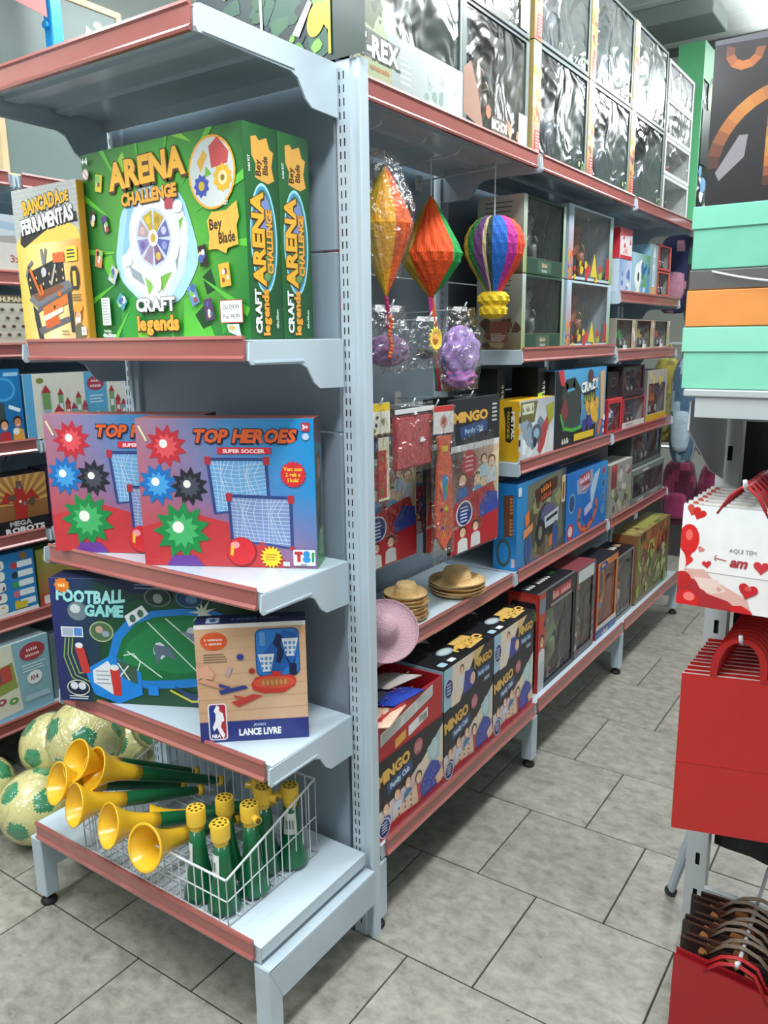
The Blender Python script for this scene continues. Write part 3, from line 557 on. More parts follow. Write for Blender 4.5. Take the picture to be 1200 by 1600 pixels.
p.poly([(14, 44), (28, 36), (42, 44), (42, 55), (30, 60), (18, 56)], '1c86dc'); p.poly([(18, 44), (26, 39), (30, 46), (28, 56), (18, 50)], 'dfe5ea'); p.lines(19.5, 44, 27, 4, 2, '8a9aa8', .5); p.poly([(30, 38), (40, 42), (40, 50), (33, 47)], '3d5a48'); p.line([(31, 40), (36, 48)], .6, 'e4efe6'); p.line([(36, 41), (31, 47)], .6, 'e4efe6')
p.poly([(10, 33), (14.6, 33), (17, 45), (13, 46)], 'c23a36'); p.ell(12.3, 32, 2, 1.4, 'e6e6e4', n=10); p.poly([(26.6, 43), (31.6, 43), (31.6, 56), (27.6, 56)], 'c8352f'); p.ell(29, 42.2, 2.2, 1.5, 'e6e6e4', n=10); p.rect(45, 50, 50, 55, '1c86dc')
p.rr(4, 23, 15, 28, .3, 'd6dce4'); p.rr(10.5, 23.6, 14.4, 27.4, .3, '4f86c8'); p.rr(4.8, 23.7, 10, 27.4, .3, 'aab4c2'); p.ell(10, 53, 5.8, 4, 'd8dcc0', n=18); p.ell(10, 53, 5.3, 3.5, '1b2340', n=18); p.ell(8, 52, 2, 2, 'd8dee6', n=8); p.ell(12, 52, 2, 2, 'd8dee6', n=8); p.lines(5, 57, 15, 2, 1.1, 'cdd6e6', .5, .1)
p.ell(53, 7.5, 6.6, 4.6, '5f7a6a', n=20); p.ell(53, 7.5, 5.9, 4, '22352f', n=20); p.ell(68, 7.5, 6.6, 4.6, '4f7fa0', n=20); p.ell(68, 7.5, 5.9, 4, '1f4466', n=20); p.ell(53, 8, 2.4, 2.4, '8a9a8c', n=8); p.ell(69, 8, 3, 2, '5f8fb8', n=8); p.lines(42, 1.6, 56, 2, 1.5, '8a9ac0', .6)
p.poly([(58, 50), (66, 53), (96, 52), (99, 57), (66, 59)], '2a3f6a'); p.line([(56, 52), (66, 57), (90, 56)], 1, 'd6cf3a'); p.scr('EMOCION', 76, 57.5, 2.6, '9fc0e8', .04, sx=1.1); p.done('printed_front', b.o)
# ---- basketball game box
b = Box('game_box', (-.245, -.298, .6), math.radians(40), .238, .058, .275, ['cfa883', 'a84a32', 'b08a6a', 'a84a32', '23284f', '23284f'], 'tan and navy basketball hoop game box, angled on the shelf edge', 'box')
p = b.face('front', 100, 114)
p.grad(0, 4, 100, 95, 'd3ab86', 'cfa27a', 'd9b592', 'cda07c'); p.rect(0, 0, 100, 4, 'e9e6e2')
for i in range(7): p.poly([(0, 12+i*12), (100, 10+i*12), (100, 10.5+i*12), (0, 12.6+i*12)], 'c99e78')
p.rect(0, 94, 100, 114, '28347a'); p.text('LANCE LIVRE', 55, 108.5, 6.2, 'f2f2f0', .05, sx=.72); p.text('JOGO', 55, 99.6, 2.2, 'cfd4e8', .02, sx=1.4)
p.rr(8, 76, 25, 112, 3, 'eef0f2'); p.rr(9, 77, 24, 111, 2.5, 'b5283a'); p.poly([(10, 78), (17, 77), (14, 90), (18, 111), (11, 111), (9, 108), (9, 80)], '233a86'); p.poly([(16, 77.4), (18.5, 79), (18.2, 83), (21.5, 86), (22.5, 93), (20, 94.5), (19, 99), (22.5, 107), (21, 111), (18, 106), (15.5, 99.5), (12.5, 103), (11.5, 99), (14.5, 92), (14.8, 86), (13.2, 83), (14.6, 80)], 'f4f5f6'); p.text('NBA', 14.6, 109.6, 3.4, 'f4f5f6', .05, sx=.8)
p.ell(17, 16, 12, 8.6, 'd9582c', n=24); p.scr('2 jogadores', 17, 15.4, 2.4, 'ffe9dc', .03, sx=.85); p.scr('4 bolinhas', 17, 19.4, 2.4, 'ffe9dc', .03, sx=.85); p.lines(7, 28, 29, 4, 2.4, '8a6a50', .9)
p.rr(54, 6, 94, 52, 6, '1d4f96'); p.rr(55, 7, 93, 51, 5.5, '2a7ac6'); p.poly([(60, 30), (80, 8), (92, 12), (92, 34), (76, 50), (62, 48)], '1d5fae'); p.poly([(74, 10), (79, 14), (77, 22), (80, 30), (76, 40), (72, 38), (74, 26), (70, 20)], '14264f'); p.rr(84, 40, 91, 52, 2, '15213f'); p.rr(58, 9, 63, 22, 1, '5f9ad6')
for u, v in ((78, 16), (56, 30)):
    p.poly([(u, v), (u+15, v), (u+11, v+17), (u+4, v+17)], 'e9edf0')
    for i in range(3):
        for j in range(3): p.rect(u+2.2+i*4, v+3+j*4.6, u+4.8+i*3.8, v+5.8+j*4.6, '5f93cc')
p.line([(82, 34), (86, 44), (90, 36)], 1, '14264f')
p.poly([(49, 58), (53, 52), (66, 50), (86, 51), (90, 55), (89, 61), (78, 68), (60, 68), (50, 64)], 'c8382e'); p.ell(70, 57.5, 19, 6, 'dd5238'); p.ell(70, 57.5, 14, 4, 'b2683c'); p.rr(68, 47, 76, 52, 1, 'cf2f2c')
for i in range(6): p.ell(60+i*4, 57.5, 1.4, 3, 'd08a50', n=8)
p.poly([(19, 63), (43, 59), (46, 62), (21, 67)], '2f3a86'); p.poly([(30, 75), (50, 68), (59, 70), (36, 80)], 'bf3a34'); p.poly([(32, 68), (44, 71), (42, 73), (33, 70)], 'c74a3a'); p.ell(40, 31.5, 3.2, 3, '2c3d96', n=14); p.ell(50, 45.6, 3, 2.8, 'b0342c', n=14); p.poly([(26, 48), (31, 40), (33, 41), (29, 50)], 'b6a0a8'); p.poly([(0, 40), (10, 38), (16, 46), (14, 52), (4, 50), (0, 52)], 'dca488'); p.poly([(6, 50), (22, 58), (20, 61), (0, 53)], 'd39a7c'); p.poly([(20, 56), (30, 60), (28, 62), (19, 59)], '33418c')
p.done('printed_front', b.o)
p = b.face('right', 26, 114); p.full('a44a34'); p.rect(0, 0, 26, 22, 'c23a3c'); p.poly([(1.5, 4), (24, 2), (24, 20), (1.5, 18)], 'c8363a'); p.text('K2', 12, 18, 12, 'f4f1ee', .05, sx=.95); p.poly([(0, 22), (26, 24), (26, 25), (0, 23)], 'e6d8d0'); p.rr(7, 34, 17, 44, 1, '30409a'); p.rr(7, 44, 17, 51, 1, '30409a'); p.lines(8, 36, 16, 4, 1.6, 'e8e6f2', .8, .1); p.lines(3, 66, 23, 6, 2.2, 'd9a290', .7); p.rr(7, 92, 15, 100, 1, '8f8f8c'); p.rr(9, 101, 19, 107, .4, 'e8e4e0'); p.done('printed_side', b.o)
p = b.face('top', 100, 27); p.grad(0, 0, 100, 27, '1f2548', '262d54', '2b3260', '252b58'); p.rect(0, 0, 0.1, 1, '111'); p.text('LANCE LIVRE', 55, 17, 5.2, '8a92b4', .03, sx=1.0); p.rr(10, 8, 22, 24, 2, 'b9c0d4'); p.ell(16, 16, 3, 6, '4a5a9a', n=8); p.done('printed_top', b.o)
# ---- wire basket of stadium horns on the base shelf (z .245)
Z0 = .245
HY, HG = 'e9b92a', '14603a'
bk = empty('wire_basket', (-.60, -.375, Z0), 0, 'white wire basket on the lowest end shelf, holding green and yellow horns', 'basket')
bw_, bd_ = .49, .30; hf, hr = .112, .2
def wires(segs, r=.0016, name='wire_side'):
    m = MB()
    for q in segs: m.tube(q, r, 6)
    m.build(name, WIRE, bk); 
hz = lambda y: hf+(hr-hf)*y/bd_
wires([[(0, 0, hf), (bw_, 0, hf)]], .0028, 'front_rim'); wires([[(bw_, 0, hf), (bw_, bd_, hr)]], .0028, 'side_rim'); wires([[(0, 0, hf), (0, bd_, hr)]], .0028, 'side_rim'); wires([[(0, bd_, hr), (bw_, bd_, hr)]], .0028, 'back_rim')
wires([[(x, 0, hf), (x, 0, .003), ] for x in [i*bw_/20 for i in range(21)]]+[[(0, 0, .06), (bw_, 0, .06)], [(0, 0, .003), (bw_, 0, .003)]], name='front_grid')
for x in (0, bw_): wires([[(x, y, hz(y)), (x, y, .003)] for y in [i*bd_/12 for i in range(13)]]+[[(x, 0, .06), (x, bd_, .1)], [(x, 0, .003), (x, bd_, .003)]], name='side_grid')
wires([[(x, bd_, hr), (x, bd_, .003)] for x in [i*bw_/16 for i in range(17)]], name='back_grid')
wires([[(x, 0, .003), (x, bd_, .003)] for x in [i*bw_/20 for i in range(21)]]+[[(0, y, .0045), (bw_, y, .0045)] for y in [i*bd_/8 for i in range(9)]], name='floor_grid')
def axis(d):
    d = V(d).normalized(); x = d.orthogonal().normalized(); y = d.cross(x); return Matrix((x, y, d)).transposed()
def horn(c, d, L, label, rb=.05):
    """stadium horn: c bell mouth centre, d towards the mouthpiece"""
    o = empty('stadium_horn', c, 0, label, 'horn', 'stadium horns lying in the basket'); A = axis(d)
    m = MB(); m.lathe([(.0475, .001), (rb, 0), (rb+.0015, .001), (rb+.001, .003), (rb*.84, .018), (rb*.6, .042), (rb*.46, .07), (rb*.4, .1), (rb*.38, .125), (rb*.3, .125)], 32, HY, ax=A)
    m.lathe([(rb*.3, .11), (rb*.36, .095), (rb*.42, .07), (rb*.56, .042), (rb*.8, .018), (rb, 0)], 32, HY, ax=A); m.build('bell', PLAST, o, smooth=True)
    m = MB(); m.lathe([(rb*.36, .118), (rb*.37, .125), (rb*.33, .2), (.011, L-.03), (.009, L-.012), (.0, L-.012)], 20, HG, ax=A); m.build('tube', PLAST, o, smooth=True)
    m = MB(); m.lathe([(.009, L-.014), (.014, L-.01), (.015, L), (.01, L), (.007, L-.006), (0, L-.006)], 16, 'f0c53a', ax=A); m.build('mouthpiece', PLAST, o, smooth=True)
    return o
horn((-.639, -.412, .43), (.2, .83, -.36), .36, 'yellow and green horn whose bell is farthest left in the bunch')
horn((-.609, -.374, .482), (.12, .85, -.46), .38, 'yellow and green horn, bell topmost of the bunch behind its neighbour')
horn((-.562, -.36, .468), (.22, .85, -.44), .38, 'yellow and green horn with the large upper bell in front of the topmost')
horn((-.548, -.43, .412), (.24, .88, -.26), .34, 'yellow and green horn, bell lowest left, between the upper bell and the rim')
horn((-.432, -.424, .397), (.24, .9, -.3), .33, 'yellow and green horn just left of the rightmost bell')
horn((-.308, -.424, .388), (-.02, .98, -.3), .30, 'yellow and green horn with the rightmost and widest bell', .052)
horn((-.44, -.30, .33), (.6, .75, .02), .3, 'dark green horn buried under the others in the basket', .045)
def canhorn(x, y, rz, label, h=.195):
    o = empty('hand_horn', (x, y, Z0+.006), rz, label, 'horn', 'upright hand horns in the basket')
    m = MB(); m.lathe([(0, .001), (.036, .001), (.038, .004), (.037, .012), (.029, .045), (.022, .085), (.0185, .12), (.017, h-.05), (0, h-.05)], 24, '11633b'); m.build('cone', PLAST, o, smooth=True)
    m = MB(); z = h-.052; m.lathe([(.016, z), (.0165, z+.012), (.0215, z+.016), (.0215, z+.05), (.02, z+.053), (0, z+.053)], 24, 'e3ba3c'); m.tube([(-.018, 0, z+.028), (-.037, 0, z+.028)], [.008, .0095], 14, 'e8c040'); m.tube([(-.0375, 0, z+.028), (-.039, 0, z+.028)], [.0062, .0062], 12, '6a4f14')
    m.build('whistle_head', PLAST, o, smooth='auto')
    m = MB()
    for i in range(8):
        a = i*PI/4; q = .0135
        m.tube([(q*math.cos(a), q*math.sin(a), z+.0525), (q*math.cos(a), q*math.sin(a), z+.0536)], .0032, 10, '5a4313')
    m.tube([(0, 0, z+.0525), (0, 0, z+.0536)], .0036, 10, '5a4313'); m.build('sound_holes', PLAST, o)
    m = MB(); r = .0206
    vs = []
    for i in range(9):
        a = -PI/2-.75+i*.19
        for zz, rr_ in ((.085, .0232), (.137, .0188)): vs.append((rr_*math.cos(a), rr_*math.sin(a), zz))
    m.mesh(vs, [(2*i, 2*i+2, 2*i+3, 2*i+1) for i in range(8)], 'dfe2dc')
    for k in range(3):
        a = -PI/2-.35+k*.3; m.mesh([((.0236-.03*.04*j)*math.cos(a+dx), (.0236-.03*.04*j)*math.sin(a+dx), .1+j*.022) for dx in (0, .12) for j in (0, 1)], [(0, 2, 3, 1)], '55605a')
    m.build('paper_label', PLAST, o, smooth=True); return o
canhorn(-.158, -.338, -.3, 'green hand horn in the front corner of the basket', .205)
canhorn(-.232, -.338, -.6, 'green hand horn beside the corner one, just right of the widest bell', .215)
canhorn(-.143, -.262, PI-.3, 'green hand horn behind the corner one, its nozzle pointing right', .215)
canhorn(-.232, -.252, -.5, 'green hand horn in the second row, left')
canhorn(-.172, -.188, PI+.2, 'green hand horn in the third row of the basket', .21)
canhorn(-.135, -.137, .6, 'green hand horn standing alone at the back right of the basket', .2)
canhorn(-.215, -.15, .3, 'green hand horn in the last row, in the shade', .2)
# ---- balls
ico = None
def ball(c, r, rot, label, a='efe39a', b='3a9a6a'):
    """football with raised pentagon and hexagon panels"""
    phi = (1+5**.5)/2; iv = [V(q).normalized() for q in ((0, 1, phi), (0, -1, phi), (0, 1, -phi), (0, -1, -phi), (1, phi, 0), (-1, phi, 0), (1, -phi, 0), (-1, -phi, 0), (phi, 0, 1), (-phi, 0, 1), (phi, 0, -1), (-phi, 0, -1))]
    o = empty('football', c, 0, label, 'ball', 'green and yellow footballs'); o.rotation_euler = rot
    m = MB(); me = bpy.data.meshes.new('b'); import bmesh
    bm = bmesh.new(); bmesh.ops.create_icosphere(bm, subdivisions=5, radius=1); vs = []
    fs = [[v.index for v in f.verts] for f in bm.faces]
    for v in bm.verts:
        n = v.co.normalized(); 
        q = min(iv, key=lambda t: n.angle(t)); 
        # pentagon radius modulated by fivefold angle
        o_ = sorted(iv, key=lambda t: q.angle(t))[1]; e1 = (o_-q*o_.dot(q)).normalized(); e2 = q.cross(e1); tt = math.atan2(n.dot(e2), n.dot(e1)); k = PI/5; f = math.cos(k)/math.cos(((tt) % (2*k))-k)
        pr_ = .33*f*1.06; g = abs(n.angle(q)-pr_)
        vs.append((n*(1-.022*math.exp(-(g/.03)**2)), n.angle(q) < pr_))
    for i, f in enumerate(fs):
        s_ = sum(vs[j][1] for j in f) >= 2; m.f.append(tuple(f)); m.c.append(lin(b if s_ else a)); m.m.append(0)
    m.v = [q[0]*r for q in vs]; bm.free(); m.build('panelled_skin', PLAST, o, smooth=True)
    m = MB(); rnd = random.Random(len(label)); n1, n2 = 20, 12; vv = []
    for j in range(n2+1):
        for i in range(n1):
            th = PI*j/n2; ph = 2*PI*i/n1; n = V((math.sin(th)*math.cos(ph), math.sin(th)*math.sin(ph), math.cos(th))); vv.append(n*(r*(1.018+.02*abs(noise.noise(n*5))+rnd.uniform(0, .012))))
    m.mesh(vv, [(j*n1+i, (j+1)*n1+i, (j+1)*n1+(i+1) % n1, j*n1+(i+1) % n1) for j in range(n2) for i in range(n1)]); m.build('plastic_wrap', BAGF, o, smooth=True)
    return o
b0 = ball((-1.072, -.22, .115), .11, (.4, .3, 1.1), 'wrapped green and yellow football on the floor, nearest the low shelf')
def rb(c, rot, label, s=1):
    o = dup(b0, c, None, label, rot=rot); o.scale = (s, s, s); return o
rb((-1.300, -.268, .115), (1.2, .2, .2), 'wrapped green and yellow football cut by the left edge of the photo')
rb((-.845, -.16, .115), (2, .5, .2), 'wrapped football on the floor hidden behind the horns')
rb((-.945, -.118, .335), (.15, .95, 2.6), 'wrapped yellow football on top of the pile, one green pentagon facing out')
rb((-1.185, -.075, .215), (1.9, 1.2, .1), 'wrapped football behind the front row, mostly green side out', .95)
rb((-.90, .10, .115), (.6, .1, 1), 'wrapped football on the floor behind the end shelving post')
rb((-.848, .095, .328), (1.1, .7, .4), 'wrapped football in the upper row nearest the shelving post', .95)
rb((-1.12, .15, .115), (.2, .1, 2), 'wrapped football at the back of the floor row')
# price print on the nearest ball
m = MB(); m.X = Matrix.Translation(V((-1.072, -.22, .115)))
# ================================================================ left run goods, fronts at x -1.455
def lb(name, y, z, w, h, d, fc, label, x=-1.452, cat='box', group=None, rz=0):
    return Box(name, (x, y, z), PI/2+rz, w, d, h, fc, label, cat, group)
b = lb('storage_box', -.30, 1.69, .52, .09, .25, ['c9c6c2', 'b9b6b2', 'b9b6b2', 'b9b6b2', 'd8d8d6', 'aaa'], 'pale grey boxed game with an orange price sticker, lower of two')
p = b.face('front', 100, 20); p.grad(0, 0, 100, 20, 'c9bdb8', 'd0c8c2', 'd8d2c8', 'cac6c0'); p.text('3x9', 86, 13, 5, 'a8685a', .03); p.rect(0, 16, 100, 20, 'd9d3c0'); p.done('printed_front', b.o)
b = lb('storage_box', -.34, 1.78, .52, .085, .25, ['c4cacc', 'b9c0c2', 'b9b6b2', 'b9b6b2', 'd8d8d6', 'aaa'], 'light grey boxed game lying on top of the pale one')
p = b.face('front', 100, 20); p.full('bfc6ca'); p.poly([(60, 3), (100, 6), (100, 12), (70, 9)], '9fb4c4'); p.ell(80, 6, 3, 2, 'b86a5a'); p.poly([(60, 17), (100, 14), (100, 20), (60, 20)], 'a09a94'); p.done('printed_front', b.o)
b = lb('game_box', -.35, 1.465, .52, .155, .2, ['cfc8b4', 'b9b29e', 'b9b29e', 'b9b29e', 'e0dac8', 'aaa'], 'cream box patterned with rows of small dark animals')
p = b.face('front', 100, 31); p.full('d2cbb8'); p.rect(0, 0, 100, 5, '6a5a4a'); p.text('HUMAN', 88, 4, 3, 'e8d9b0', .03)
for i in range(16):
    for j in range(4): p.ell(4+i*6.4+(j % 2)*3, 9+j*5.2, 1.5, 1.1, '5f4f38', n=6)
p.done('printed_front', b.o)
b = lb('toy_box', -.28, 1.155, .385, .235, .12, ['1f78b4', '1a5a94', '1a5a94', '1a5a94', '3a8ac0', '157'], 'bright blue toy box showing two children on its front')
p = b.face('front', 100, 62); p.grad(0, 0, 100, 62, '2a8ac8', '1a78b8', '15609c', '1a6aa8'); p.ell(84, 17, 11, 10, '49a3d8'); p.ell(84, 17, 9, 8, '1f7fbe'); p.poly([(86, 3), (99, 3), (98, 6), (85, 6)], '9fd0ea'); p.rr(70, 28, 84, 46, 2, '3a4a4a'); p.poly([(88, 30), (98, 34), (97, 37), (87, 33)], 'e4eef4'); p.kid(82, 47, 6, 'b5303a', 'd8a080', '2a1a14'); p.kid(94, 45, 6, 'd9a23a', 'c98a60', '3a2018'); p.ell(92, 53, 3, 3, 'f0e6e0'); p.done('printed_front', b.o)
b = lb('toy_box', .115, 1.155, .46, .215, .1, ['d8d4c6', '4f9cc4', '4f9cc4', '4f9cc4', 'e6e4da', '999'], 'white box of castle building blocks with a blue band')
p = b.face('front', 100, 47); p.full('dcd9cb'); p.rect(0, 0, 7, 47, '5aa6d2'); p.rect(50, 0, 70, 47, '5aa3c8'); p.ell(60, 9, 7.6, 5.6, 'a8394a'); p.scr('MUNDO', 60, 8, 2.4, 'f0dcdc', .03, sx=.9); p.scr('CASTELO', 60, 12, 2.4, 'f0dcdc', .03, sx=.8); p.lines(54, 18, 67, 3, 2.4, 'cfe4f0', .9); p.ell(60, 34, 4, 3.4, 'e8eef0'); p.scr('50', 60, 35.6, 2.6, '8a3a48', .03); p.ell(13, 5, 3, 2, '7a8a3a'); p.ell(75, 5, 3, 2, '7a8a3a')
def castle(p, u, v, k):
    for dx, h, c in ((0, 22, '6f9a6a'), (5.5, 15, 'b8504a'), (10.5, 11, '7a9ab0'), (15, 19, '7fa66a'), (20, 12, 'b0555a')):
        p.rect(u+dx*k, v-h*k, u+(dx+4)*k, v, c); p.rect(u+(dx+.6)*k, v-h*k*.72, u+(dx+3.4)*k, v-h*k*.5, 'd8dfe2'); p.rect(u+(dx+1)*k, v-h*k*.3, u+(dx+3)*k, v-h*k*.05, '8fb0c8'); p.poly([(u+(dx-.6)*k, v-h*k), (u+(dx+2)*k, v-(h+5)*k), (u+(dx+4.6)*k, v-h*k)], 'a8333c')
castle(p, 27, 38, 1.0); castle(p, 72, 38, 1.0); p.rect(14, 14, 20, 26, '6f9a5a'); p.poly([(13, 14), (17, 8), (21, 14)], 'a8333c'); p.rect(15, 26, 19, 36, '8fb0d0'); p.poly([(15, 36), (22, 36), (18, 44)], 'b0303a'); p.poly([(21, 30), (26, 23), (32, 30)], 'a8333c'); p.done('printed_front', b.o)
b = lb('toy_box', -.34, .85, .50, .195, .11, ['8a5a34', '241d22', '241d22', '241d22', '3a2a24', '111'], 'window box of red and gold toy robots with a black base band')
p = b.face('front', 100, 40); p.grad(0, 0, 100, 40, '9c6a3c', 'a87640', '7a4a28', '6a3f26')
for i in range(12):
    a = PI*i/12+.1; p.poly([(80, 20), (80+30*math.cos(a), 20-30*math.sin(a)), (80+30*math.cos(a+.12), 20-30*math.sin(a+.12))], 'c99a52')
for u in (52, 80):
    p.poly([(u-3, 8), (u+3, 8), (u+4, 14), (u+9, 10), (u+14, 18), (u+9, 18), (u+5, 16), (u+4, 30), (u-4, 30), (u-5, 16), (u-9, 18), (u-14, 18), (u-9, 10), (u-4, 14)], 'a82a24'); p.rect(u-2, 4, u+2, 8, '6a4a3a'); p.ell(u, 18, 1, 1, 'f0e0d0'); p.blobs(u-12, 8, u+12, 20, 4, ['5a4a3a', '6f7a84'], 1, 3, int(u))
p.poly([(0, 30), (100, 30), (100, 40), (0, 40)], '17151a'); p.text('MEGA', 79, 34.2, 3.2, 'b9b4b4', .05, sx=1.25); p.text('ROBOTS', 82, 39, 3.6, 'e4e2e2', .05, sx=1.35); p.text('MEGA', 40, 34.2, 3.2, 'b9b4b4', .05, sx=1.25); p.text('ROBOTS', 42, 39, 3.6, 'e4e2e2', .05, sx=1.35); p.done('printed_front', b.o)
b = lb('toy_box', .17, .85, .12, .2, .11, ['4a2f5a', '3a2448', '3a2448', '3a2448', '5a3f6a', '222'], 'narrow purple toy box beside the robots', x=-1.46)
p = b.face('front', 40, 66); p.full('4f3060'); p.blobs(4, 6, 36, 60, 9, ['7a4a9a', '2a1a3a', 'a86ab4', '8a8ac0'], 2, 6, 4); p.done('printed_front', b.o)
b = lb('game_box', -.30, .575, .385, .215, .07, ['2a6ea8', '2a6ea8', '2a6ea8', '2a6ea8', '3a86c0', '157'], 'blue educational game box with picture cards in rows')
p = b.face('front', 100, 56); p.grad(0, 0, 100, 56, '2c7ab8', '2a70b0', '2f80c0', '2c74b0')
for i in range(5):
    p.rr(84, 8+i*8.6, 98, 13.5+i*8.6, 1, 'dfe6ea'); p.ell(81, 11+i*8.6, 3, 3, ['c03a3a', '2a3a4a', '3a9a4a', 'c86a7a', 'd9a03a'][i])
for i in range(5): p.rr(52, 4+i*9.6, 72, 12.4+i*9.6, 3, 'e2e4de'); p.blobs(55, 6+i*9.6, 70, 11+i*9.6, 4, ['c0503a', 'd9b03a', '7a3a5a', '4a6aa8'], 1, 2.2, i)
p.rect(0, 51, 100, 56, 'e0e4e4'); p.rr(78, 44, 90, 50, 1, 'c9b83a'); p.star(90, 3.5, 4, 3, 8, '8a6a3a'); p.done('printed_front', b.o)
b = lb('game_box', .105, .575, .30, .20, .07, ['7fa04a', '6a8a3a', '6a8a3a', '6a8a3a', '9ab86a', '222'], 'green and yellow picture game box next to the blue one', x=-1.47)
p = b.face('front', 60, 40); p.grad(0, 0, 60, 40, 'a8b45a', '8aa84a', 'c06a3a', 'b8503a'); p.blobs(2, 3, 58, 30, 14, ['d8c04a', '4a9a4a', 'c8403a', 'e8d87a', '3a6a9a'], 2, 5, 8); p.rect(0, 32, 60, 40, 'c84a3a'); p.rr(3, 33, 12, 39, 1, 'ece4d4'); p.rr(40, 33, 50, 39, 1, 'f0e8d8'); p.done('printed_front', b.o)
b = lb('game_box', -.42, .225, .52, .262, .16, ['8ab4c0', '7aa4b0', '7aa4b0', '7aa4b0', 'cfe0e4', '999'], 'pastel blue shape game box with a white panel, on the bottom left shelf', x=-1.445)
p = b.face('front', 100, 50); p.full('86b2c0'); p.poly([(0, 4), (74, 0), (78, 46), (0, 50)], 'd9d8c6'); p.poly([(30, 18), (74, 12), (76, 30), (50, 34), (30, 33)], '8a9a4a'); p.poly([(48, 16), (72, 13), (73, 24), (50, 26)], 'b84a44')
for i in range(5): p.poly([(30+i*7, 20-i), (34+i*7, 14-i), (37+i*7, 20-i), (37+i*7, 27-i), (30+i*7, 27-i)], ['4a5a8a', '3a3a5a', '6a5a9a', '7a3a4a', '3a5a7a'][i])
for u, v, c in ((34, 40, 'a8c06a'), (46, 38, 'b85a4a'), (56, 41, '8ab05a'), (64, 36, 'a04a6a'), (72, 38, '5a9a4a'), (46, 46, 'b06a5a')): p.ell(u, v, 3.2, 2.2, c); p.ell(u, v, 1.2, .9, 'd9d8c6')
p.ell(88, 9, 9, 6, 'a63c46'); p.scr('MUNDO', 88, 8.4, 2.4, 'f0dcdc', .03, sx=.9); p.scr('CRIATIVO', 88, 12, 2.2, 'f0dcdc', .03, sx=.8); p.lines(80, 17, 98, 3, 2, 'cfe4ea', .8); p.ell(88, 27, 5.4, 4.6, 'e8eef0'); p.text('104', 88, 28.6, 3, '8a3a48', .03); p.rr(80, 38, 98, 42, 1, 'a8c8d2'); p.done('printed_front', b.o)
# fill of the dark hidden reach of the left run
for i, (y, z, w, h, c) in enumerate(((.62, 1.155, .34, .2, '3f5a6a'), (.53, .85, .4, .2, '6a4a3a'), (.45, .575, .4, .2, '4a6a4a'), (.12, .225, .5, .24, '7a8a90'))):
    b = lb('game_box', y, z, w, h, .1, c, ['grey-blue game box beyond the castle blocks', 'brown game box behind the post, mid shelf', 'green game box behind the post, low shelf', 'grey game box behind the footballs on the bottom shelf'][i], x=-1.47); p = b.face('front', 100, 60); p.rr(6, 6, 60, 30, 3, 'c9c2b0'); p.blobs(8, 30, 92, 56, 8, ['8a3a3a', 'd0b04a', '4a7aa0'], 3, 8, i); p.done('printed_front', b.o)
# ---- things above the left run
PINE = mat('pine', 'd9b98c', .5, var=.15, vs=12); BOARD = mat('chalkboard', '66746f', .5)
o = empty('chalk_board', (-1.60, .215, 2.0), 0, 'large grey green board in a pine frame standing on the left shelving', 'board')
m = MB(); m.box(-.006, .006, .02, .50, .02, .62); m.build('panel', BOARD, o)
for q in ((-.012, .012, 0, .022, 0, .64), (-.012, .012, .50, .522, 0, .64)): m = MB(); m.cbox(*q, .002); m.build('frame_upright', PINE, o)
for q in ((-.012, .012, .022, .5, 0, .022), (-.012, .012, .022, .5, .618, .64)): m = MB(); m.cbox(*q, .002); m.build('frame_rail', PINE, o)
m = MB(); m.mesh([(.0068, .36, .505), (.0068, .47, .50), (.0068, .372, .56)], [(0, 1, 2)], 'e8ecea'); m.mesh([(.0068, .42+.018*math.cos(t), .572+.012*math.sin(t)) for t in [i*PI/6 for i in range(12)]], [tuple(range(12))], 'eef0ee'); m.build('chalk_marks', PRINT, o)
BLUEP = mat('blue_plastic', '1397e0', .35, coat=.3)
m = MB(); m.cbox(-1.50, -1.46, .35, .395, 2.40, 3.012, .004)
for z in (2.47, 2.6, 2.75, 2.9): m.tube([(-1.48, .352, z), (-1.48, .338, z)], .012, 10)
tag(m.build('toy_rail', BLUEP), 'bright blue plastic toy rail hanging in front of the chalk board', 'toy')
m = MB(); m.mesh([(-1.42, .12, 2.50), (-1.42, .31, 2.47), (-1.41, .30, 2.78), (-1.41, .12, 2.80), (-1.4215, .12, 2.50), (-1.4215, .31, 2.47), (-1.4115, .30, 2.78), (-1.4115, .12, 2.80)], [(0, 1, 2, 3), (7, 6, 5, 4), (0, 4, 5, 1), (1, 5, 6, 2), (2, 6, 7, 3), (3, 7, 4, 0)], 'cf6f6c')
sg = tag(m.build('paper_sign', CARD), 'pink paper price sign hanging at the top left corner', 'sign')
p = Pr(60, 90, .19, .3, (-1.4195, .12, 2.50), (0, 1, 0), (.03, 0, 1), (1, 0, 0)); p.text('R', 6, 60, 16, 'f4e4e0', .05); p.lines(18, 48, 52, 6, 5, 'e8c0bc', 1.6); p.done('sign_print', sg)
m = MB(); m.tube([(-1.415, .2, 2.78), (-1.415, .2, 3.012)], .0015, 6); m.build('hanging_string', WIRE, sg)
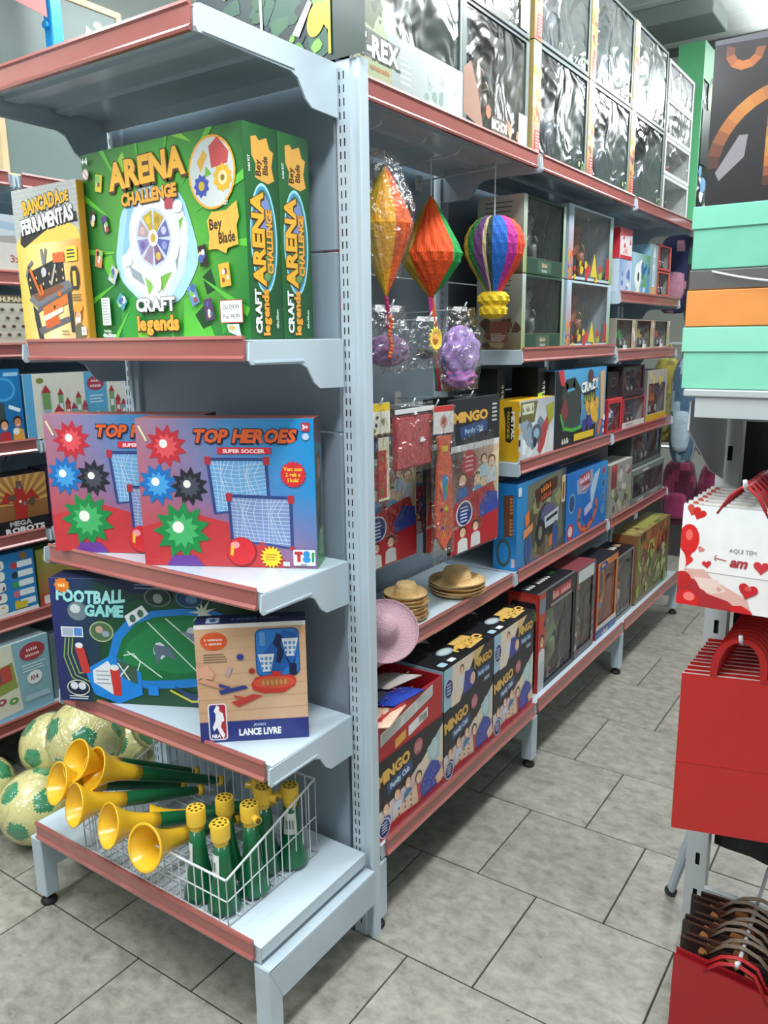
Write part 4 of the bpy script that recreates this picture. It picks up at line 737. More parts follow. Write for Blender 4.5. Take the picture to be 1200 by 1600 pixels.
# ================================================================ aisle run goods, fronts look along +x
def rb_(name, y, z, w, h, d, fc, label, x=-.095, cat='box', group=None, rz=0): return Box(name, (x, y, z), PI/2+rz, w, d, h, fc, label, cat, group)
def bingo_front(p, full=True):
    p.full('191a20'); p.grad(0, 30, 100, 72, 'dfe3e6', 'd8b8a8', 'c02a30', 'e4c8b4')
    p.poly([(0, 0), (100, 0), (100, 8), (46, 38), (0, 46)], '1b1c22'); p.poly([(58, 34), (100, 8), (100, 46), (64, 46)], 'e2d3bc'); p.poly([(74, 22), (96, 12), (94, 38), (80, 42)], 'a9c8cc'); p.ell(85, 26, 6, 10, 'bcd6d8')
    p.text('MINGO', 25, 20, 10, 'e0b356', .05, '5a3f14', sx=1.0, ow=.08, ang=-.1); p.poly([(14, 25), (50, 19), (51, 29), (15, 35)], '2c4a7c'); p.text('Family Club', 33, 29.5, 5, 'cfe2ee', .03, ang=-.14, sx=.85)
    p.ell(60, 12, 7, 7.5, 'b0606a'); p.lines(55, 9, 65, 4, 2, 'e0b0b0', .7, .1)
    for u, v, c in ((12, 46, '3a66a8'), (28, 41, 'c8d6e4'), (44, 38, '3f7ab0'), (60, 42, 'c04a4a')): p.kid(u, v, 7.5, c, 'ecc0a0', ['5a3a26', '6b4630', '3a241a', '7a5634'][int(u) % 4])
    p.poly([(24, 58), (56, 46), (60, 70), (28, 72)], 'e2c4a8')
    for i in range(9): p.ell(30+(i % 3)*9, 56+(i//3)*5.4-(i % 3)*2, 1.3, 1.3, '5a4a44', n=6)
    p.poly([(62, 56), (68, 44), (80, 36), (92, 42), (99, 58), (90, 68), (66, 66)], '3c4aa2')
    p.blobs(66, 44, 94, 62, 14, ['6a74c0', 'c86a70', '7f8ad0'], .6, 1.1, 5); p.poly([(86, 56), (98, 50), (100, 62), (90, 66)], 'e8c4a4'); p.poly([(0, 72), (0, 66), (28, 62), (60, 66), (100, 64), (100, 72)], 'b8242c')
    p.ell(9, 62, 8, 9, 'e0e4e8'); p.ell(9, 62, 7, 8, '26346c'); p.lines(5, 57, 13, 4, 2.6, 'c9d2e6', 1.2, .1)
def bingo_side(p):
    p.full('1c1d23'); p.poly([(0, 0), (34, 0), (20, 38), (0, 40)], '9cc4d6'); p.poly([(16, 0), (62, 0), (46, 20), (30, 40), (14, 40)], 'e4d4bc'); p.kid(34, 10, 6, 'd9dce0', 'e8bc9c'); p.poly([(40, 14), (56, 16), (60, 34), (36, 36)], '3f4494'); p.ell(56, 26, 5, 6, 'e4bc9c'); p.poly([(56, 0), (80, 0), (60, 14)], 'd9b878')
    p.text('MINGO', 78, 18, 8, 'd9ab52', .05, '5a3f14', ow=.08); p.poly([(64, 22), (94, 22), (94, 30), (64, 30)], '2c4a7c'); p.text('Family Club', 79, 28.5, 4.4, 'b9d2e2', .03, sx=.8); p.rr(80, 34, 92, 38, .6, '8fa0b0'); p.ell(9, 20, 8, 10, 'd4dae2'); p.ell(9, 20, 7, 9, '2a3a74'); p.lines(5, 15, 13, 4, 3, 'c9d2e6', 1.3, .1)
def bingo_top(p):
    p.full('17181c'); p.blobs(6, 10, 60, 90, 12, ['2a2c33', '4a4c55', '8a8f96', '32343c'], 3, 9, 9); p.poly([(58, 60), (88, 58), (92, 90), (62, 92)], 'd8b060'); p.text('MINGO', 74, 84, 12, 'e0b356', .05, '4a3410', ow=.08); p.ell(40, 70, 12, 9, '8fa0a6'); p.ell(40, 70, 9, 6, 'b9c6c8'); p.rr(6, 84, 16, 94, 2, 'a8c8d6'); p.rr(22, 86, 32, 94, 1, 'dfe4e6'); p.poly([(44, 20), (60, 24), (50, 40)], 'c9b89a')
ys = [.045, .375, .682, .985]
for i in range(3):
    w = ys[i+1]-ys[i]-.006
    b = rb_('game_box', ys[i], .235, w, .216, .20, ['1c1d23', 'b22a30', '2a3a6a', '1c1d23', '1a1b20', '111'], ['black and red family game box under the open red carton', 'black and red family game box, middle of the bottom row', 'black and red family game box next to the shelf leg'][i], x=-.014, group='family game boxes')
    p = b.face('front', 100, 72); bingo_front(p); p.done('printed_front', b.o); p = b.face('left', 60, 72); p.full('22304f'); p.done('printed_side', b.o)
    if i:
        b = rb_('game_box', ys[i], .451, w, .125, .225, ['1c1d23', '1c1d23', '9cc4d6', '1c1d23', '17181c', '111'], ['', 'family game box lying flat on the middle one', 'family game box lying flat beside the red framed box'][i], x=-.014, group='family game boxes')
        p = b.face('front', 100, 40); bingo_side(p); p.done('printed_front', b.o); p = b.face('top', 100, 100); bingo_top(p); p.done('printed_top', b.o)
# open red carton with goods poking out
m = MB(); w, d, h, t = .32, .22, .118, .003
for q in ((0, w, 0, t, 0, h), (0, w, d-t, d, 0, h*1.1), (0, t, t, d-t, 0, h*.9), (w-t, w, t, d-t, 0, h), (t, w-t, t, d-t, 0, t)): m.cbox(*q, .0008, col='b3222a')
rc = m.build('display_carton', CARD); rc.location = (-.014, .045, .451); rc.rotation_euler = (0, 0, PI/2); tag(rc, 'open red carton of packed games on top of a family game box', 'box')
p = pr(rc, 'front', 100, 37, (w, d, h)); p.full('b5222b'); p.poly([(6, 14), (84, 2), (84, 12), (6, 25)], 'd9dad6'); p.k += 1
for i in range(6): p.line([(8, 16.2+i*1.6), (34, 12.2+i*1.6)], .5, '8f938f', i == 0); p.line([(40, 11.4+i*1.6), (56, 9+i*1.6)], .5, '8f938f', False); p.line([(60, 8+i*1.6), (82, 4.6+i*1.6)], .5, '8f938f', False)
p.poly([(46, 24), (76, 19), (76, 28), (46, 33)], 'e4e4e0')
for i in range(9): p.rect(62+i*1.4, 22, 62.7+i*1.4, 28, '3a3a3a')
p.poly([(26, 27), (42, 24.4), (42, 32), (26, 35)], 'e0a84a'); p.rect(0, 36, 100, 37, '8a1a20'); p.done('printed_front', rc)
for i, (x, y, z, r, l, c1, c2) in enumerate(((.05, .05, .055, .25, 'printed game pack slanting out of the red carton, front left', 'e0c0a8', 'c83a34'), (.16, .07, .065, -.1, 'bright blue patterned cloth game pack in the red carton', '2f49b0', 'c85a60'), (.10, .13, .06, .1, 'dark game pack at the back of the red carton', '3a3c44', '8a8f96'), (.24, .13, .065, -.2, 'pale game pack on the right inside the red carton', 'd9d0c8', 'b9a88a'))):
    m = MB(); n = 8; vs = []
    for j in range(n+1):
        for k in range(n+1):
            u, v = j/n, k/n; e = (u*(1-u)*v*(1-v))**.4; vs.append(((u-.5)*.13, (v-.5)*.15, e*.035*(1+.5*noise.noise(V((u*4, v*4, i))))))
    m.mesh(vs, [(a*(n+1)+b_, (a+1)*(n+1)+b_, (a+1)*(n+1)+b_+1, a*(n+1)+b_+1) for a in range(n) for b_ in range(n)], c1); m.mesh([(q[0], q[1], -q[2]*.4-.002) for q in vs], [(a*(n+1)+b_, a*(n+1)+b_+1, (a+1)*(n+1)+b_+1, (a+1)*(n+1)+b_) for a in range(n) for b_ in range(n)], c1)
    for k in range(14):
        cx, cy = random.uniform(-.05, .05), random.uniform(-.06, .06); u, v = cx/.13+.5, cy/.15+.5; zz = (u*(1-u)*v*(1-v))**.4*.035*1.25+.002
        m.mesh([(cx+.006*math.cos(t_), cy+.004*math.sin(t_), zz) for t_ in [0, 1.2, 2.5, 3.8, 5]], [(0, 1, 2, 3, 4)], c2)
    o = m.build('game_pack', PLAST, smooth=True); o.matrix_world = Matrix.Translation(V((-.014-y, .045+x, .451+z+.036))) @ Matrix.Rotation(PI/2+r, 4, 'Z') @ Matrix.Rotation(-.25, 4, 'X'); tag(o, l, 'pack', 'packs in the red carton')
# ---- generic windowed box
def winbox(name, y, z, w, h, d, frame, mg, label, x=-.095, fig=None, back='6a7274', group=None, rz=0, side=None, film_=True, cat='box'):
    """carton with a clear window: mg = margins left, right, top, bottom"""
    l, r, t_, b_ = mg; m = MB(); e = .0025
    fr = frame if isinstance(frame, list) else [frame]*6
    m.cbox(0, e, 0, d, 0, h, .0006, fc=[side or fr[2]]*6); m.cbox(w-e, w, 0, d, 0, h, .0006, fc=[fr[1]]*6); m.cbox(e, w-e, 0, d, h-e, h, .0006, col=fr[4]); m.cbox(e, w-e, 0, d, 0, e, .0006, col=fr[5]); m.box(e, w-e, d-e, d, e, h-e, back)
    if l: m.cbox(e, l, 0, e, e, h-e, .0006, col=fr[0])
    if r: m.cbox(w-r, w-e, 0, e, e, h-e, .0006, col=fr[0])
    if t_: m.cbox(max(l, e), w-max(r, e), 0, e, h-t_, h-e, .0006, col=fr[0])
    if b_: m.cbox(max(l, e), w-max(r, e), 0, e, e, b_, .0006, col=fr[0])
    o = m.build(name, CARD); o.location = (x, y, z); o.rotation_euler = (0, 0, PI/2+rz); tag(o, label, cat, group)
    if film_:
        m = MB(); n = 10; vs = []; sd = random.random()*9
        for j in range(n+1):
            for k in range(n+1):
                u, v = j/n, k/n; edge = min(1, 5*min(u, 1-u, v, 1-v)); vs.append((l+(w-l-r)*u, .004+edge*.005*noise.noise(V((u*5+sd, v*5, sd))), b_+(h-b_-t_)*v))
        m.mesh(vs, [(a*(n+1)+c, (a+1)*(n+1)+c, (a+1)*(n+1)+c+1, a*(n+1)+c+1) for a in range(n) for c in range(n)]); m.build('clear_window', FILM, o, smooth=True)
    if fig: fig(o, w, d, h, mg)
    return o
def track(o, w, d, h, c='d9762e'):
    m = MB(); m.tube([(w*.5+w*.34*math.cos(t), d*.4, h*.55+h*.32*math.sin(t)) for t in [i*PI/12 for i in range(24)]], .008, 6, c, closed=True); m.tube([(w*.2, d*.5, h*.2), (w*.5, d*.5, h*.5), (w*.75, d*.5, h*.8)], .01, 6, '6a7a8a'); m.build('toy_track', PLAST, o, smooth=True)
    m = MB(); m.cbox(w*.4, w*.62, d*.25, d*.55, h*.3, h*.36, .004, col='3a5aa8'); m.build('toy_car', PLAST, o)
def dino(o, w, d, h, mg, col='5f5a4e', col2='8f8468', flip=1):
    s = min(h*.95, w*1.05); cx = w/2; m = MB(); f = lambda x, z: (cx+flip*x*s, d*.5, .012+z*s)
    pts = [f(-.42, .30), f(-.28, .27), f(-.14, .34), f(0, .42), f(.10, .50), (f(.13, .62)), f(.12, .72), f(.19, .78), f(.30, .75), f(.36, .72)]
    m.tube(pts, [s*q for q in (.012, .035, .075, .11, .1, .07, .06, .075, .055, .02)], 10, col)
    for k, yy in ((-.02, .3), (.06, .7)):
        g = lambda x, z: (cx+flip*x*s, d*yy, .012+z*s); m.tube([g(k, .38), g(k+.08, .24), g(k-.03, .12), g(k+.01, .02), g(k+.1, .01)], [s*q for q in (.08, .055, .03, .025, .02)], 8, col); m.tube([g(.1, .52), g(.18, .46), g(.2, .40)], [s*.02, s*.015, s*.006], 6, col2)
    m.tube([f(.19, .70), f(.28, .67), f(.33, .66)], [s*.03, s*.03, s*.01], 8, 'b08a7a'); m.build('toy_dinosaur', PLAST, o, smooth=True)
def sideprint(o, W, H, dims, fn, name='printed_side', face='left'):
    p = pr(o, face, W, H, dims); fn(p); p.done(name, o)
# ---- bay 2 and 3, base shelf
o = winbox('toy_box', 1.06, .235, .345, .365, .12, ['23262a', '1d1f22', 'b83a30', '222', '1a1b1e', '111'], (.055, .02, .075, .02), 'black action toy window box with a red corner and a boy on its front', x=-.03, fig=lambda o, w, d, h, mg: dino(o, w, d, h, mg, '6a7a4a', '9ac04a'), back='70766a')
def f_(p):
    p.full('b5342c'); p.rr(4, 4, 96, 96, 8, 'c64a3c'); p.rr(9, 9, 91, 97, 7, '2f2a2c'); p.blobs(12, 14, 88, 40, 7, ['3a5a3a', '5a3a30', '6a8a4a'], 4, 10, 3)
sideprint(o, 100, 100, (.345, .12, .365), f_)
p = pr(o, 'front', 100, 106, (.345, .12, .365)); p.poly([(0, 0), (16, 0), (16, 30), (12, 34), (16, 40), (16, 106), (0, 106)], 'b83c30'); p.kid(9, 52, 9, 'cfd2d6', 'd09a74', '241a16'); p.poly([(1, 76), (17, 74), (16, 106), (1, 106)], 'b9bcc2'); p.rr(1, 6, 16, 22, .5, '6a7a84'); p.poly([(26, 4), (94, 2), (94, 18), (26, 20)], '2a2224'); p.scr('MAX TURBO', 60, 14, 8, 'd8b0ac', .05, 'a83038', sh=.2, sx=.95, ow=.08); p.lines(30, 18, 92, 2, 1.6, 'c9c4c4', .7, .1); p.done('printed_front', o)
p = pr(o, 'top', 100, 36, (.345, .12, .365)); p.full('17181b'); p.scr('MAX TURBO', 38, 20, 9, 'c9c9c6', .05, sh=.2); p.scr('SET', 80, 16, 7, '5aa05a', .05); p.rect(0, 33, 100, 36, '5a5c60'); p.done('printed_top', o)
o = winbox('toy_box', 1.41, .235, .215, .36, .13, ['5f5a5a', '4a3a34', '3a2a2a', '222', '7a3a40', '111'], (.03, .03, .06, .03), 'narrow grey and red window box beside the action toy box', x=-.03, fig=lambda o, w, d, h, mg: dino(o, w, d, h, mg, '8a4a3a', 'a0a0a0'), back='8a827c')
p = pr(o, 'front', 60, 106, (.215, .13, .36)); p.rr(6, 2, 54, 16, 1, 'c4c8c8'); p.blobs(2, 20, 8, 100, 8, ['b86a4a', '9aa0a0', '6a3a3a'], 2, 4, 2); p.blobs(52, 20, 58, 100, 8, ['b86a4a', '9aa0a0', '6a3a3a'], 2, 4, 3); p.done('printed_front', o)
o = winbox('toy_box', 1.655, .235, .25, .33, .12, ['c8743a', 'b0562f', '8a2f2c', '222', '1a1c24', '111'], (.02, .02, .03, .055), 'orange and blue race set window box with a white lower band', x=-.03, back='b8a07a', fig=lambda o, w, d, h, mg: track(o, w, d, h))
p = pr(o, 'front', 76, 100, (.25, .12, .33)); p.poly([(0, 0), (40, 0), (34, 9), (0, 9)], 'e0a03a'); p.ell(20, 6, 16, 5, '2a3f8a'); p.scr('RODAS', 20, 7.6, 4, 'f0c03a', .05); p.rect(0, 83, 76, 100, '35508a'); p.poly([(0, 83), (76, 83), (76, 90), (0, 88)], 'ccd0cc'); p.blobs(20, 90, 60, 98, 6, ['c98a4a', 'd8d4cc', '6a4a3a'], 2, 4, 3); p.done('printed_front', o)
o = winbox('toy_box', 1.915, .235, .235, .30, .13, ['8a8480', '6a5a58', '5a4a4a', '222', '15161c', '111'], (.01, .012, .012, .012), 'clear fronted toy box with black lid and white lettering', x=-.035, back='8f8a84', fig=lambda o, w, d, h, mg: dino(o, w, d, h, mg, 'a09a90', 'c46a3a'))
p = pr(o, 'top', 60, 33, (.235, .13, .30)); p.full('14151b'); p.scr('HERO', 26, 20, 9, 'dadbd8', .05, sh=.3); p.scr('FX', 48, 20, 9, 'c9a080', .05, sh=.3); p.done('printed_top', o)
b = rb_('game_box', 2.175, .235, .55, .335, .12, ['5f6a44', '4a5030', '8a5a3a', '222', '7a6a3a', '111'], 'green and brown dinosaur jungle box at the end of the bottom shelf', x=-.03)
p = b.face('front', 100, 61); p.grad(0, 0, 100, 61, '8a6f3f', '8a5234', '5c6b3c', '7a6848'); p.blobs(4, 3, 96, 24, 26, ['9a4e30', '6a4a2c', 'b06a3a', '7a7a3a', '5a3a28'], 3, 8, 11); p.blobs(4, 22, 96, 58, 40, ['8aa050', '6f8a48', 'a8b870', '55683a', '8f8560', 'c0b88a'], 2, 6, 12)
p.line([(30, 20), (34, 12), (44, 12), (48, 20), (42, 27)], 4, 'b0b05a'); p.blobs(60, 8, 90, 22, 10, ['b85a34', '8a3f2a'], 3, 6, 2); p.done('printed_front', b.o)
p = b.face('top', 100, 22); p.full('8a7a48'); p.blobs(4, 3, 96, 19, 16, ['6a5a30', 'a8985a', '5a6a34'], 3, 7, 3); p.rr(40, 5, 90, 17, 2, '9a9a4a'); p.done('printed_top', b.o)
# ---- bay 2 and 3, shelf z .69
b = rb_('toy_box', 1.0, .69, .43, .30, .085, ['3a7fae', '2a6a9a', '1f77bd', '222', '1a5a94', '111'], 'blue loop track box showing a dark off-road car, at the bay corner')
p = b.face('front', 100, 70); p.grad(0, 0, 100, 70, '2a8ac8', '3a3f44', '4a463c', '2a7ab4'); p.poly([(20, 4), (90, 0), (96, 60), (60, 70), (20, 66)], '6a6a58'); p.blobs(28, 20, 84, 62, 20, ['4a4a3a', '8a8a60', '5a4a34', '34362f', 'a0a080'], 4, 10, 21)
p.poly([(34, 10), (80, 4), (80, 14), (36, 22)], '4a2a1a'); p.scr('POWER', 57, 13, 6, 'd87a3a', .05, '2a1a14', ang=-.12, ow=.08); p.scr('LOOPS', 58, 20, 6, 'b85a3a', .05, '2a1a14', ang=-.12, ow=.08)
p.ell(58, 38, 18, 14, '2f3038'); p.ell(62, 34, 15, 9, '5a5a78'); p.poly([(54, 36), (84, 32), (84, 44), (56, 46)], 'b9c0c4'); p.poly([(58, 38), (82, 35), (82, 38), (58, 41)], '24262a'); p.ell(46, 48, 9, 12, '26262a'); p.ell(46, 48, 4, 6, '7a7a60'); p.ell(74, 52, 8, 7, '2a1f1c'); p.poly([(66, 54), (84, 50), (82, 62), (64, 64)], 'd0693a')
for u in (30, 86): p.ell(u-8, 56, 7, 13, '45566a'); p.ell(u-8, 56, 4.5, 9, '2a4a94')
p.poly([(14, 28), (22, 24), (24, 34), (16, 38)], 'd8743a'); p.poly([(12, 40), (30, 36), (30, 42), (12, 47)], 'd88a5a'); p.rr(90, 6, 98, 30, 1, 'c8b894'); p.rr(92, 12, 96, 27, .4, '8a3a30'); p.rr(1, 3, 7, 10, .5, 'c9d2d8'); p.done('printed_front', b.o)
def f_(p):
    p.full('1d7cc4'); p.grad(0, 60, 40, 100, '1d6fb0', '1a68ac', '2a96dc', '2594dc'); p.poly([(16, 14), (34, 12), (34, 60), (18, 62)], '6a4434'); p.scr('POWER LOOPS', 28, 38, 7, 'c8824a', .05, ang=PI/2, sx=.8); p.ell(18, 80, 13, 17, '3a5a5a'); p.ell(18, 80, 9, 12, '2288cc'); p.rect(32, 86, 38, 96, 'd9c0cc')
sideprint(b.o, 40, 100, b.dims, f_)
b = rb_('toy_box', 1.445, .69, .455, .265, .075, ['1f6fae', '1a5a9a', '1a5a94', '222', '1f5a94', '111'], 'blue track racing box with a red curved track')
p = b.face('front', 100, 58); p.grad(0, 0, 100, 58, '1a6ab8', '2a8ad0', '1a66b0', '2478c0'); p.poly([(22, 8), (60, 2), (64, 14), (44, 22), (24, 20)], '8a96b4'); p.scr('TURBO', 42, 11, 6.5, 'e4d6dc', .05, 'a02a3c', ang=-.1, ow=.09); p.scr('PISTA', 45, 18, 5, 'd0c4d0', .05, '8a2a3c', ang=-.1, ow=.09); p.poly([(56, 20), (66, 8), (80, 4), (60, 40)], 'a8c4d8')
p.line([(32, 34), (28, 44), (36, 53), (50, 55), (64, 50), (74, 40), (72, 32)], 6, 'b5503c'); p.line([(32, 34), (28, 44), (36, 53), (50, 55), (64, 50), (74, 40), (72, 32)], 1, 'd98a6a'); p.ell(50, 42, 12, 8, '2450a8'); p.poly([(42, 36), (62, 30), (62, 38), (44, 43)], 'b0b4d4'); p.ell(12, 26, 8, 9, '6a94b8'); p.ell(12, 26, 6, 7, '2a4a7a'); p.ell(10, 50, 8, 7, 'b03a44'); p.ell(10, 50, 5, 4.5, 'd8c0c8')
for v in (8, 20, 32, 44): p.ell(90, v, 6, 5, '5a8ab4'); p.ell(90, v, 4, 3.4, ['a83a48', '2a5a8a', '3a6a9a', '4a8ab0'][v//12-0 if v < 44 else 3])
p.done('printed_front', b.o)
b = rb_('toy_box', 1.945, .69, .30, .235, .10, ['9a9a90', '8a8a84', '8a8f88', '222', 'b8b4ac', '111'], 'grey and white battle toy box with a red badge'); p = b.face('front', 76, 60); p.full('8f8f86'); p.rr(3, 2, 22, 28, 1, '7a3438'); p.ell(14, 5, 8, 4, 'b83038'); p.blobs(28, 4, 72, 34, 12, ['b0aca4', 'a03034', '6a6a60', 'c4c0b8'], 3, 7, 3); p.blobs(3, 30, 72, 58, 14, ['6f7a54', '8f9a70', '5a5a48', 'b0a890'], 3, 8, 4); p.done('printed_front', b.o)
def wheel(m, c, r, w, col='1c1c1e', hub='c9c9c4'):
    A = Matrix(((1, 0, 0), (0, 0, 1), (0, -1, 0))); m.lathe([(0, -w), (r*.8, -w), (r, -w*.7), (r, w*.7), (r*.8, w), (0, w)], 18, col, o=c, ax=A); m.lathe([(0, w*1.02), (r*.5, w*1.02), (r*.5, w)], 14, hub, o=c, ax=A); m.lathe([(0, -w*1.04), (r*.5, -w*1.04), (r*.5, -w)], 14, hub, o=c, ax=A)
def truck(col, cab=None):
    def fn(o, w, d, h, mg):
        m = MB(); s = min(w, h); cx = w/2; y0, y1 = d*.25, d*.7
        m.cbox(cx-.32*s, cx+.3*s, y0, y1, .24*s, .36*s, .004, col='35363a'); m.cbox(cx-.3*s, cx+.02*s, y0-.003, y1+.003, .36*s, .72*s, .008, col=col); m.cbox(cx+.04*s, cx+.32*s, y0, y1, .34*s, .56*s, .01, col=cab or col); m.cbox(cx+.07*s, cx+.24*s, y0-.001, y1, .56*s, .7*s, .006, col='4a5560'); m.build('toy_truck', PLAST, o)
        m = MB()
        for u in (-.2, .2):
            wheel(m, (cx+u*s, y0, .2*s+.008), .15*s, .012); wheel(m, (cx+u*s, y1, .2*s+.008), .15*s, .012)
        m.build('toy_wheels', PLAST, o, smooth='auto')
    return fn
o = winbox('toy_box', 2.255, .69, .53, .165, .11, ['6f7672', '5a605c', '4a504e', '222', '8f9692', '111'], (.02, .02, .028, .028), 'grey military vehicle window box, lower of the stacked pair', fig=truck('3a6a44', '4a5a50'), back='5a6a5e'); p = pr(o, 'front', 100, 31, (.53, .11, .165)); p.scr('COMBAT', 40, 4.3, 3, 'd9dad6', .05, sh=.2, sx=1.4); p.lines(60, 27, 92, 2, 1.4, 'c9cac4', .6); p.scr('COMBAT', 28, 30, 3, 'd9dad6', .05, sh=.2, sx=1.4); p.done('printed_front', o)
o = winbox('toy_box', 2.27, .857, .50, .17, .11, ['565c5c', '4a504e', '4a504e', '222', '7f8682', '111'], (.02, .02, .02, .02), 'grey toy window box stacked on the military vehicle box', fig=truck('6a3a34', '7a7a74'), back='6a6e6a', x=-.11)
# ---- shelf z 1.065
b = rb_('toy_box', 1.0, 1.065, .295, .20, .10, ['b9b5aa', 'a8901e', 'd8a81e', '222', 'dcae22', '111'], 'yellow and grey metal vehicle box on the bay corner'); p = b.face('front', 100, 68)
p.grad(0, 0, 100, 68, 'b9bcc0', '9aa0a6', 'd8dadc', 'b4c2cc'); p.poly([(4, 2), (50, 2), (42, 26), (4, 28)], '6a6434'); p.rr(8, 4, 40, 16, 2, 'c9c9b0'); p.scr('5 IN 1', 24, 13, 7, '5a5a3a', .05); p.blobs(10, 26, 84, 62, 12, ['8a9aa8', 'c4ccd2', '6a7a88', 'dfe4e6'], 5, 12, 31); p.poly([(52, 60), (62, 34), (78, 22), (84, 28), (72, 56), (60, 66)], 'a8403a'); p.ell(48, 40, 14, 11, '4a5a68'); p.ell(48, 40, 8, 6, '8fa8bc'); p.ell(44, 50, 5, 6, '2a2c30'); p.poly([(74, 10), (98, 6), (98, 24), (84, 34)], '9a9a2e'); p.poly([(84, 44), (98, 40), (98, 66), (78, 66)], 'd0d2d0')
for i in range(5): p.rect(0, 4+i*13, 4, 11+i*13, '1e1e1a' if i % 2 else 'd8a81e')
p.done('printed_front', b.o)
def f_(p): p.full('d6a51f'); p.poly([(40, 10), (66, 8), (72, 26), (72, 56), (62, 62), (48, 60), (46, 34)], '2a2418'); p.text('METAL', 66, 36, 10, 'e8e4d4', .05, ang=PI/2, sx=.9); p.text('MACHINE', 52, 36, 8, 'b08f2a', .05, ang=PI/2, sx=.8)
sideprint(b.o, 90, 90, b.dims, f_)
for i, (y, xx, g_) in enumerate(((1.05, -.20, 'AIRDROP'), (1.215, -.125, 'MORPHING'))):
    b = rb_('toy_box', y, 1.065+(0 if i else 0), .075 if i else .06, .30, .10, ['141517']*4+['1c1d20', '111'], ['tall black toy box behind the yellow one', 'tall black toy box with a green creature and white lettering'][i], x=xx)
    p = b.face('front', 25, 100); p.full('15161a'); p.scr(g_, 20, 36, 9, 'c8c9c8', .05, ang=-PI/2, sx=.85)
    if i: p.poly([(0, 30), (12, 28), (14, 44), (8, 52), (0, 50)], '9ad83a'); p.rr(2, 64, 22, 80, 1, 'd8c02a'); p.rect(4, 70, 18, 78, '2a2a1a')
    p.done('printed_front', b.o)
b = rb_('toy_box', 1.30, 1.065, .53, .285, .07, ['2f8cc0', '1d5a84', '15171a', '222', '3a90c4', '111'], 'black and sky blue crazy track box with yellow lettering strip'); p = b.face('front', 100, 54)
p.grad(0, 0, 100, 54, '5aa8d0', '3a9ad4', '4a6a8a', '2a4a5a'); p.poly([(0, 0), (12, 0), (16, 14), (14, 54), (0, 54)], '17181b'); p.poly([(0, 42), (80, 42), (80, 54), (0, 54)], '1a1b1e'); p.poly([(4, 0), (14, 0), (18, 12), (10, 10)], 'c03a44')
p.line([(14, 20), (20, 10), (34, 9), (44, 16), (46, 30), (40, 40)], 7, '2a3634'); p.poly([(12, 16), (44, 14), (48, 40), (18, 42)], '37413c'); p.poly([(10, 28), (18, 18), (24, 30), (18, 36)], '7a3436'); p.line([(10, 30), (16, 40), (34, 43), (60, 41)], 2.4, '4aa83a'); p.text('CRAZY', 66, 16, 7, 'e8e8e0', .05, '1a1a1c', ang=-.08, ow=.1); p.scr('TRACK', 66, 24, 6, '9aa23a', .05, '1a1a1c', ang=-.08, ow=.1); p.ell(66, 6, 6, 5, '5a3a3a')
p.blobs(58, 26, 84, 38, 9, ['d8a02a', 'c86a2a', 'e8c83a', '4a3a7a'], 3, 6, 8); p.ell(76, 34, 7, 6, 'd9a62a'); p.blobs(54, 38, 88, 44, 5, ['3a3484', '2a2a6a'], 3, 6, 9); p.rect(36, 46, 76, 51, 'd8b82a'); p.scr('4WD', 20, 51, 4.4, 'd8d8d0', .05, sx=1.4); p.poly([(86, 4), (96, 2), (98, 40), (90, 40)], 'c8a878'); p.blobs(84, 26, 98, 50, 6, ['7ab0d8', 'c86a4a', 'd8dce0'], 2, 4, 2); p.done('printed_front', b.o)
def ballfig(o, w, d, h, mg):
    m = MB(); m.lathe([(max(0, .055*math.sin(PI*j/8)), -.055*math.cos(PI*j/8)) for j in range(9)], 16, o=(w*.5, d*.5, .065), cf=lambda j, i: ['d8dce2', '4a5a8a', '2a3044'][(j+i*2) % 3]); m.build('toy_ball', PLAST, o, smooth=True)
o = winbox('toy_box', 1.87, 1.065, .185, .145, .12, ['c0303a', 'b02a34', 'a82a34', '222', 'c8323c', '111'], (.012, .02, .02, .012), 'small red framed box holding a blue and white ball toy', fig=ballfig, back='4a4650')
b = rb_('toy_box', 1.90, 1.212, .14, .11, .10, ['15161a']*6, 'small black box on top of the red framed one', x=-.11); p = b.face('front', 40, 30); p.ell(20, 12, 12, 6, '4a3a20'); p.ell(20, 12, 9, 4, '15161a'); p.done('printed_front', b.o)
o = winbox('toy_box', 2.065, 1.065, .325, .135, .12, ['a83038', 'c4c4c0', 'a82a34', '222', '4a2f34', '111'], (.02, .02, .006, .03), 'red and white car window box, lower of two', fig=truck('8a3a3a', '5a2a34'), back='7a565c')
p = pr(o, 'front', 80, 33, (.325, .12, .135)); p.rect(0, 26, 80, 33, 'cfcfca'); p.lines(10, 28, 40, 2, 1.6, '5a5a5a', .7); p.done('printed_front', o)
o = winbox('toy_box', 2.065, 1.203, .31, .135, .12, ['3a2c30', '3a2c30', '3a2c30', '222', '4a2f34', '111'], (.02, .02, .006, .03), 'dark maroon car window box stacked on the red and white one', fig=truck('5a3a3a', '4a2a2a'), back='4a3a3c', x=-.1)
o = winbox('toy_box', 2.41, 1.065, .34, .24, .12, ['a8a29a', '8a8a84', '6a6a64', '222', 'b0b0a8', '111'], (.03, .03, .06, .035), 'silver window box with an orange toy and a yellow base band', fig=truck('c87a34', 'd88a3a'), back='6a4a38'); p = pr(o, 'front', 80, 56, (.34, .12, .24)); p.rect(0, 48, 80, 56, 'cfa62a'); p.blobs(10, 3, 70, 12, 8, ['b8b0a0', '7aa0b8', 'c8b860'], 3, 6, 6); p.done('printed_front', o)
